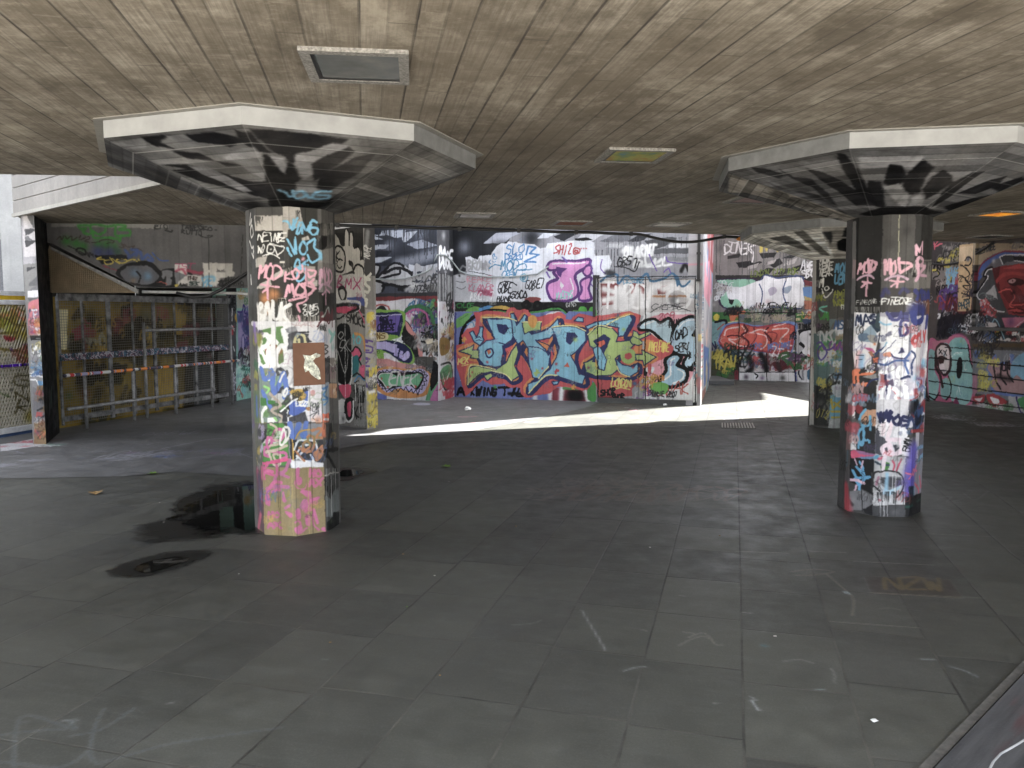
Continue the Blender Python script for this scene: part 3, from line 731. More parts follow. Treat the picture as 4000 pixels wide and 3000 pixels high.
PAINT['colb'] = '''
F|1f1e1d|127,2373 430,2353 449,1597 197,1597
F|4f4d4b|430,2353 673,2347 682,2000 433,2003
F|2c2b2a|673,2344 964,2364 964,2017 682,2005
F|5d5a58|433,2003 682,2000 687,1756 435,1758
F|77736f|682,2005 964,2022 964,1799 686,1783
F|6a6764|677,2000 964,2011 964,1924 686,1910
B|302f2e|47|615,2232|.6
B|3a3937|63|499,2128|.6
F|1e1d1c|676,1913 710,1907 708,1881 677,1876
D|2a2928|3|138|80|583,1990 964,2000
D|9a9692|3|106|40|610,1974 964,1994
L|d0cfa8|5|551,2345 558,2032
L|2a2928|4|433,1999 964,2002
F|7a7876|130,2334 200,2332 239,1597 161,1597
F|a58f92|158,2029 221,2025 221,1872 150,1875
T|d8a0b0|17|87|MOD|245,1915 397,1914|.15
L|d8a0b0|18|326,2025 338,1911 400,1973 394,1995 340,2013
C|c8a0b4|16|247,1860 285,1886 344,1895 377,1869
L|d8a0b0|15|328,1879 328,1738
L|d8a0b0|16|286,1845 357,1832
L|d8a0b0|16|285,1807 335,1841
T|e0aab8|21|101|MO|458,1901 565,1911|.1
L|e0aab8|23|564,2022 581,1910 663,1963 652,1984 583,1990
L|e0aab8|20|501,2011 513,1895
C|c9a8bc|17|465,1858 519,1882 587,1884 638,1863
L|e0aab8|18|567,1873 550,1757
L|e0aab8|15|504,1855 563,1842 610,1844
L|e0aab8|16|517,1807 568,1842
L|d8a6b8|21|694,2048 688,2121 716,2074 759,2150 762,2055
Z|d0a0b2|27|706,2000 718,2026 781,2013 771,1981 721,1968
L|d0a0b2|28|711,1958 723,1905 837,1962 710,1968
L|c898ae|22|704,1852 724,1894 867,1891
F|4a4644|433,1795 686,1793 683,1607 440,1607
Q|3a3a7a|21|446,1736 470,1784 498,1757|.7
Q|3a3a7a|18|582,1756 607,1788 645,1767|.7
F|8a8480|635,1751 687,1756 688,1607 636,1607
F|74452f|700,1703 964,1716 964,1585 699,1607
T|2e3272|38|70|YDA|695,1708 964,1705|.1
T|e8e6e2|5|33|FINEONE|246,1668 416,1677|.1
L|e8e6e2|4|395,1691 432,1693
T|f6f6f4|9|43|FINEONE|448,1672 675,1671|.15
L|f6f6f4|7|520,1725 652,1719
L|f6f6f4|8|638,1671 691,1660
T|d8d4cc|8|38|YDI|697,1650 894,1656|.1
L|d8d4cc|8|790,1687 855,1618 906,1678
D|8a8885|3|87|50|234,1652 433,1650
Q|2e3272|68|699,1607 719,1633 841,1618
F|ece9ec|224,1611 435,1599 435,1454 422,1378 409,1307 346,1261 332,1183 256,1169 224,1301
F|2a3a4a|347,1529 431,1578 440,1470 414,1448
F|8aa0b0|284,1446 369,1513 420,1427 417,1372 287,1380
F|3a4a52|409,1599 435,1610 440,1470 396,1502
T|1f2a4a|13|71|MAS|252,1506 411,1529|.15
L|1f2a4a|11|350,1578 409,1578
C|8a8a8a|3|252,1429 255,1490 282,1501 305,1479
T|1a1a1c|4|66|OO|257,1446 312,1452|.1
L|16161a|4|300,1474 307,1287
S|5a7088|274,1435 339,1447 357,1404 287,1386
S|9a9894|340,1431 404,1426 417,1378 374,1371
B|d86a2a|12|399,1361|1
C|b6b0a4|5|327,1332 376,1317 399,1279
S|c04a84|316,1329 376,1328 398,1301 377,1300
F|e4dfe0|224,1295 327,1326 378,1284 380,1207 338,1178 261,1169
Q|e0a0a0|33|285,1281 278,1170|.7
Q|6aa8d8|28|308,1259 305,1182|.7
L|1a1a1c|4|261,1319 263,1269 318,1268
L|1a1a1c|4|261,1169 265,1230 314,1238
F|a86a4a|350,1299 377,1306 400,1263 378,1262
F|d8602a|389,1252 432,1259 434,1215 396,1214
F|2e2c2c|338,1178 423,1220 430,1035 426,859 260,895 241,1112
S|d8642a|225,1133 256,1158 300,1154 296,1121 383,1142 420,1149 384,1114 313,1105 241,1101
L|d8642a|25|252,1113 251,973
L|d8642a|20|288,1115 280,958
L|d8642a|22|321,1039 359,1047 339,1013 324,967 351,964
L|d8642a|22|352,936 380,922 384,960
F|27406a|233,1044 344,1018 345,991 244,1023
S|4a78a8|254,901 302,954 342,919 293,904
F|8a8a88|314,1094 426,1133 429,1068 407,1077
T|d8d8d4|7|33|FINS|344,1156 414,1171|.2
T|d8d8d4|7|27|JNS|345,1129 405,1137|.2
C|1f2a5a|13|438,1090 385,1071 345,996 348,908 382,861 447,856
B|8a8886|24|405,968|.6
F|e6e2e6|430,1040 451,1042 458,851 437,849
F|b9b6c4|435,1610 683,1610 690,1309 693,711 442,707 439,1068 441,1449
F|e9e9ee|436,1578 685,1551 690,1309 665,1266 538,1266 452,1308
F|3a3a6a|483,1599 525,1610 678,1610 685,1567 601,1540 589,1578 505,1556
C|4a4a86|24|493,1610 532,1556 579,1556 598,1610
C|4a4a86|23|594,1578 663,1572 675,1545 601,1540 600,1433 652,1460 634,1513
C|8ac0e0|14|437,1540 475,1519 523,1524
C|8ac0e0|14|447,1438 490,1406 486,1363 441,1308
C|303a6a|16|404,1285 451,1324 503,1358
Z|f6f6f8|33|484,1422 514,1481 541,1460 527,1406 496,1395
L|f6f6f8|40|473,1309 548,1406
L|f6f6f8|32|456,1460 449,1384
C|44446a|5|463,1292 524,1352 565,1395
S|7a7a90|478,1444 525,1465 526,1433 489,1428
Z|f6f6f8|32|536,1309 588,1352 651,1347 674,1320 644,1277 580,1271
F|3a3a66|585,1293 615,1341 637,1304
C|3a3a66|11|521,1293 559,1261 634,1255 690,1314 751,1276
F|d88a6a|468,1292 521,1304 533,1266 474,1266
L|2a2a2a|4|545,1503 683,1489
R|6|2a2a2c|4|32|687,1519 787,1459
F|7a7a8a|662,1594 684,1594 685,1309 664,1288
C|8ab0d8|16|449,1221 477,1206 538,1255
C|f6f6f8|30|445,1199 486,1234 533,1255 519,1201 452,1145
L|f6f6f8|32|495,1152 525,1049
L|f6f6f8|32|547,1179 550,1087
Z|f6f6f8|27|586,1125 595,1174 616,1179 619,1104 603,1104
L|f6f6f8|32|662,1207 655,1125
C|3f5fa0|14|439,1210 498,1201 571,1234 667,1234
C|3f5fa0|16|671,1136 640,1234 690,1309
F|9a5a5a|453,1135 496,1125 493,1066 455,1064
B|4a4a70|27|523,1109|.8
F|5a506a|498,1071 555,1093 563,1038 505,1028
C|c04048|9|452,1025 510,1038 548,1017 626,930 696,903
L|c04048|8|457,1015 463,851
C|22224a|18|490,1125 510,1028 519,935 468,885
C|22305a|18|619,1093 688,1109 765,1025 772,959
L|f2f2f4|30|464,988 500,875
L|f2f2f4|27|494,1028 461,917
L|f2f2f4|27|531,1033 521,880
L|f2f2f4|36|569,1017 624,968
L|f2f2f4|36|587,962 607,875
L|f2f2f4|36|654,1028 675,897
C|f2e8ec|30|596,886 634,859 675,892
F|d8a8a8|593,962 626,930 606,892
T|f8f8f8|9|38|FINE|571,1041 658,1044|.1
T|f8f8f8|8|22|!|668,1011 678,1011|0
T|f0f0f0|5|22|SC|424,983 448,984|0
L|5a4a6a|16|616,919 628,864
Q|3a5a9a|22|592,842 672,853|.7
T|1f2450|22|82|NAB|467,764 573,777|.1
T|1f2450|24|77|OE|569,744 692,755|.1
C|c04048|12|543,864 577,815 562,799
Z|3a3a5a|11|571,820 603,826 610,782 578,782
Q|f0e8ee|38|468,720 505,755 543,716
F|c4c0cc|679,1578 931,1588 935,1302 964,686 693,711 688,1234
C|25307a|52|694,1599 701,1545 737,1529 819,1556 827,1610
L|25307a|45|918,1577 899,1490
T|c02028|23|76|ORLY|690,1363 911,1385|.05
T|2a2a2c|5|38|TEXT|684,1465 800,1469|.1
Q|f0eef2|30|710,1341 707,1277
Q|f0eef2|53|771,1356 756,1232
Q|f0eef2|54|959,1351 901,1215
Q|c03a44|27|842,1229 881,1139|.8
Q|3a3a3c|29|964,1284 953,1146|.8
C|2a3a6a|14|690,1309 723,1277 699,1212 697,1131
Z|f0eef2|51|858,1085 895,1144 964,1127 964,1053 924,1015 864,1035
C|6a9ac8|18|823,1010 894,1028 964,990
C|b03038|14|699,973 719,990 801,957 695,930
Q|f0eef2|25|737,1027 704,984
R|16|6a5a9a e8e4ec b03038 6ab0d8 2a3a6a 1a1a1c|30|55|699,1234 953,890
C|6abce0|23|712,919 791,914 772,833 836,899
S|7a1a20|704,854 755,862 775,805 712,788
R|14|8a1a24 1a2040 2a6a9a 101018 c8d0e0|36|50|687,864 961,693
F|2a292a|244,1017 430,1029 440,484 281,475
F|c89470|302,803 328,839 437,849 436,716 399,713 311,715
S|7a1820|272,868 316,872 323,828 297,803 273,829
F|e8e6e8|185,938 258,945 291,505 224,501
F|9a9894|270,767 324,671 302,652 277,723
R|7|2a2a2e|6|34|228,774 279,520
C|5aa8d0|22|350,841 314,793 310,737 339,706 387,722 390,789
C|5aa8d0|22|350,708 302,647 316,570 339,561 352,658
C|5aa8d0|20|339,706 348,601
L|5aa8d0|19|398,735 395,679
C|5aa8d0|19|307,523 316,570 392,590 403,457 406,357
C|3a2018|6|326,755 363,787 371,732
C|3a2018|5|414,747 418,786 434,777
F|36353a|350,562 436,584 440,484 357,496
F|d83a6a|240,492 279,503 439,490 440,473 260,433
F|a06a98|279,503 439,495 440,482 320,474
C|6a8ab0|20|288,420 343,449 451,469
F|18181a|242,436 430,450 434,350 412,347 430,176 243,248
C|4fa0d0|23|269,337 304,286 348,293 403,306
L|4fa0d0|25|301,370 359,317
C|4fa0d0|20|327,414 351,366 358,322
L|4fa0d0|26|288,272 329,222 331,166
L|4fa0d0|22|365,290 329,222
L|dcb4c8|23|243,260 316,265
L|dcb4c8|25|316,259 361,249
L|dcb4c8|16|301,223 292,165
L|dcb4c8|12|282,436 306,388
L|dcb4c8|10|349,428 335,358
F|77767a|240,168 352,197 435,166 433,93 358,23 240,7
B|8a898c|34|288,101|.6
F|222124|358,34 443,95 442,-1 375,9
Q|222124|17|243,88 273,59|.8
L|1a1a1c|6|349,191 356,17
F|d0ced4|434,931 684,935 676,491 440,484
F|4e4e58|441,728 473,731 472,637 526,622 546,523 482,490 439,495
Z|f2ecf0|33|474,715 521,743 533,710 508,677 486,672
L|f2ecf0|32|447,717 526,760
L|f0dce2|33|494,743 498,655
L|f0dce2|33|558,743 531,611
Z|f2f0f4|35|593,672 614,700 657,689 669,650 638,623 600,639
F|8a90a8|615,678 641,683 647,661 627,645
Z|eed8e2|36|496,545 549,573 552,501 514,501
Z|eed8e2|36|548,595 617,612 651,568 632,518 574,496
F|44444e|576,573 619,579 625,546 589,518
F|e6e2e6|638,634 697,634 740,478 644,480
D|f4f0f2|4|66|14|559,600 639,601
L|2a3a6a|24|449,817 472,764
T|1f2450|22|71|NAB|467,758 568,765|.1
T|1f2450|24|71|OE|570,732 682,727|.1
F|bdbcbf|434,484 676,474 684,153 439,77
F|3f7a34|481,396 506,446 555,429 551,385 530,363 487,379
F|4aa0c8|435,478 472,489 462,454 436,451
Q|c84a6a|12|468,455 499,473
C|c03a5a|13|575,446 593,413 584,369
C|c03a5a|13|639,457 611,369 630,424
C|3a4a58|16|442,429 485,418 550,413
C|e0d0d8|33|515,473 507,413 503,368
Z|2e2d2f|12|429,327 487,363 584,363 656,325 674,269 650,192 593,135 528,141 435,172
F|77787e|484,318 650,319 663,269 564,202 491,257
F|4a4a50|489,313 645,308 658,253 573,241 502,268
Q|8ac0e0|20|537,341 537,196|.8
F|a8c8dc|485,291 515,202 658,253 633,214 560,163 516,180
Q|9a4a6a|13|459,254 468,311|.7
C|2e2d2f|11|493,207 460,231 438,239
F|c9c8ca|436,160 684,147 686,97 438,94
F|505053|433,87 687,91 685,-9 436,-8
B|7a7a7c|33|608,35|.6
F|d4d3d6|440,189 494,174 528,135 524,96 438,94
D|eceaec|5|167|8|452,146 604,141
D|2a2a2c|3|111|40|461,198 677,203
D|f4f2f2|5|144|4|580,330 628,330
T|b03a4a|4|17|N|488,124 502,124|0
F|8a8790|677,469 964,435 964,155 689,175
F|67646c|697,623 964,663 964,435 698,469
F|d0ccd6|791,665 863,658 857,452 799,459
T|1a2a5a|24|78|NB|683,711 844,699|.1
R|9|0f1a3a 1a1a20 2a4a7a|30|50|689,820 848,659
L|9a1a24|27|721,683 964,667
T|1a1a1c|9|55|EMM|702,513 726,606|.1
C|6a9ab8|27|763,530 964,539
C|6a9ab8|31|860,429 943,469 964,426
Q|5a4ac0|80|763,530 748,410
Q|4a3ab0|80|740,356 742,200
T|c85a84|18|45|XX|710,303 839,354|.1
C|c83a5a|18|807,257 885,206 903,169
C|c83a5a|17|903,300 943,203
L|6ac8b0|7|807,257 805,10
F|201f21|689,164 964,155 964,-9 690,2
F|1f2a40|712,247 795,237 804,157 716,164
Q|2a6a5a|14|698,80 783,82|.6
Q|3a5a4a|15|867,102 964,105|.6
F|8a6a6a|166,981 245,989 239,504 152,489
F|5a5658|152,489 239,504 252,9 163,46
R|12|b03a4a e0dce0 7a8a9a c8a0a0 555|22|62|110,959 244,550
Q|b02a38|46|186,196 203,15
Q|a02a38|45|196,169 239,18
Q|5a7a8a|18|189,484 185,368|.7
'''
PAINT['colc'] = '''
F|262523|26,2353 815,2336 874,1810 63,1814
F|3a3836|26,2353 815,2336 829,2216 35,2229
F|55534f|57,1897 865,1892 911,1482 86,1482
F|c8c4bc|0,2361 108,2348 230,30 48,5
R|14|8a8884 dddad4 5a5a58 b05050|25|125|0,2109 208,237
T|e4e2de|18|93|MOR|210,2290 381,2293|.1
T|e4e2de|18|93|KEWE|207,2203 403,2211|.1
T|e4e2de|18|93|NEAR|222,2117 406,2121|.1
T|e4e2de|18|102|M3|231,1974 351,1981|.1
Z|e4e2de|16|302,1952 342,1971 357,1931 317,1911
C|e4e2de|18|262,1933 316,1820 394,1889 413,1929
T|4f94b8|27|120|MOD|435,2160 643,2170|.15
T|4f94b8|27|121|LENG|440,1999 658,2029|.15
B|4f94b8|19|629,1979
T|8a9030|19|81|HMT|426,1818 624,1828|.1
T|8a9030|19|89|NORC|430,1707 659,1717|.1
T|e8e8e4|12|53|FINS|546,1656 630,1662|0
T|8a9030|16|82|MAK|134,1772 317,1789|0
C|6ac0a8|22|340,1708 240,1668 363,1606
T|3f8a3a|22|90|VM|245,1514 386,1525|.1
T|2a2a2a|14|82|BENS|230,1360 391,1382|.1
F|6d7b7c|386,1525 677,1524 685,708 412,708
Z|6a6660|46|425,1240 439,1423 529,1525 647,1464 677,1240
S|e8e8ec|469,1444 573,1484 649,1423 643,1301 495,1302
T|3a5a8a|21|102|MSC|450,1383 661,1382|.1
F|59706f|97,1316 393,1321 419,502 154,483
R|20|7a3a8a c03a3a 3a8a4a d0a030 3a4a8a c0c0c0|20|123|168,1276 408,851
Z|4a3a8a|22|227,1071 297,1156 361,1055 283,949
C|5a3a8a|24|198,1174 276,1196 340,1095 458,1139
R|24|5a8aa0 c0a050 8ab0c0 a08a6a 6a7a5a d0d0d0|19|102|415,1240 675,708
R|14|4a9ad0 e8ecf0 5a7aa0|21|103|428,832 673,462
F|2f2f2d|170,589 416,605 424,27 186,24
R|16|8a8a80 c0b040 222 6a6a60|19|124|188,654 411,130
F|6aa6c0|430,462 669,565 674,152 421,130
S|cfd4d8|436,586 583,607 652,462 504,443
L|c0a82c|31|442,401 467,278 621,421
L|c0a82c|31|485,361 616,277
L|c0a82c|29|448,236 596,235 581,49
L|c0a82c|25|451,154 599,153
F|a8aaa8|421,130 674,152 679,7 415,-5
B|3a3a3a|46|603,49|.7
'''  # pale left facet stands for light bounced from the sun patch, tags over it
PAINT['floor'] = '''
R|14|8a8a92 9a9aa0 77777e|28|251|-5997,10540 -2821,8508
T|9a9aa2|18|388|RUNAE|-4686,8807 -3908,8871|.4
C|9a9aa2|26|-4200,9417 -4061,9756 -3912,10119 -3707,10212
C|8a8a92|21|-3638,8724 -3463,8940 -3331,9013 -3307,9245 -2912,8787
R|10|8a5a8a 7a7a8a 5a6a9a|27|162|-4843,9592 -3353,8651
R|10|8a8a90 9a9aa8|25|183|-5801,8966 -4408,8138
F|d8d8dc|-6380,9784 -6262,9872 -6223,10245 -5755,9776 -5939,9356 -6033,9245
R|8|c84a5a 5a9a7a e8e8ea 8a8a8c|23|121|-6467,9965 -5738,9435
C|4d5456|8|-1771,2687 -1928,2953 -1948,3060 -1703,2952 -1750,3005
C|4a5153|7|-1963,2910 -1872,2935 -1739,2952
C|4d5456|8|-1669,3115 -1631,2969 -1553,2788 -1500,2720
C|4a5153|6|-1846,2728 -1617,2691 -1570,2757 -1566,2796
C|4a5153|6|-1692,2901 -1595,2952 -1546,3115
C|484f51|6|-1488,2712 -1374,2787 -1273,2850 -1117,2899 -905,2958
L|8e908e|7|375,4188 445,3666
C|6a6458|17|1742,4823 1889,4867 2001,4821 1847,4756 1733,4757
B|6a6458|86|1849,4800|.5
C|77715f|13|1941,4777 1934,4488 1917,4338 1808,4098
S|9aa8a8|1906,4469 1939,4469 1935,4412 1910,4431
B|3f7078|29|1219,3716|.8
C|8a938f|9|497,3444 555,3479 609,3490
C|7c8686|12|1988,3484 2035,3437 2053,3380
Q|7c8686|11|1902,3562 1953,3557
C|6a6a66|10|-2,3981 94,3996 149,4042
F|3a322c|2150,4732 2637,4666 2543,4353 2064,4449
T|6a5c3c|30|218|NZW|2171,4506 2537,4485|.3
L|75705c|11|2061,4441 2537,4353
R|20|5a5048 6a5a50|25|249|174,7416 1381,6661
T|5e5048|40|516|AUTAN|238,6755 1390,6703|.4
L|8a8a80|9|2213,5029 2694,4945
L|7f7c6c|7|1659,4019 2079,3930
L|7f7c6c|8|2058,4449 2667,4352
L|8a8a80|10|3038,5672 3458,5585
L|7a776a|9|1517,5251 1847,5207
L|7a776a|9|2017,5247 2238,5215
C|8d8d94|33|1331,11323 1748,11437 2041,11195 2537,11353
C|8d8d94|31|3428,11661 3757,11836 4066,11526
R|8|a0a0a8 8a8a94|35|188|2538,12343 4235,11524
R|14|a8a8b0 9a9aa2 c0c0c8|34|247|6645,12567 6675,11015
R|6|c8c8d0|28|170|6495,12281 6877,12000
R|20|a0a0a8 8a8aa0 a88a90 9a9ab0|14|68|-2517,14548 -577,11542
S|b0aec0|-1781,14193 -1663,14360 -1468,14188 -1495,13969 -1677,13951
R|12|b07a80 a08088|32|64|-1550,12876 339,11529
R|10|a86a78 9a9aa8|19|70|1444,13603 2264,12814
C|b0b0b8|9|1972,11432 2116,11394 2255,11284 2461,11317
C|7a7668|6|863,3886 915,3857 871,3814 965,3871 987,3730 1021,3730
C|7a7668|5|805,3718 890,3800 954,3828 986,3771
C|9a9f9c|5|998,3203 1013,3173 994,3159 1001,3089
L|9aa0a0|4|989,3173 996,3086
C|7a7a74|4|1442,3463 1430,3394 1402,3338 1408,3327
C|77776f|3|1249,3541 1331,3560 1381,3523
L|82827a|4|1243,4147 1283,4133
L|82827a|4|955,4406 979,4395
L|82827a|3|829,3148 847,3144
L|8a9a9a|3|1295,3268 1332,3263
L|82827a|4|658,3917 678,3899
C|6a6a5a|4|2001,4197 2067,4203 2104,4176
B|9a3038|5|856,3528
C|6a6a6a|8|3735,6812 3860,6855 3702,6641 3911,6767
C|6a6a6a|8|4038,6989 3986,6723 4320,7081
B|707474|18|-1924,3005|.4
C|7c8484|4|-1782,3014 -1732,3023 -1740,2987
L|8a8a84|3|-1426,3153 -1406,3163
L|70706a|3|-890,3575 -862,3570
'''  # white patch by the slim post stands for sunlit ground, tags over it
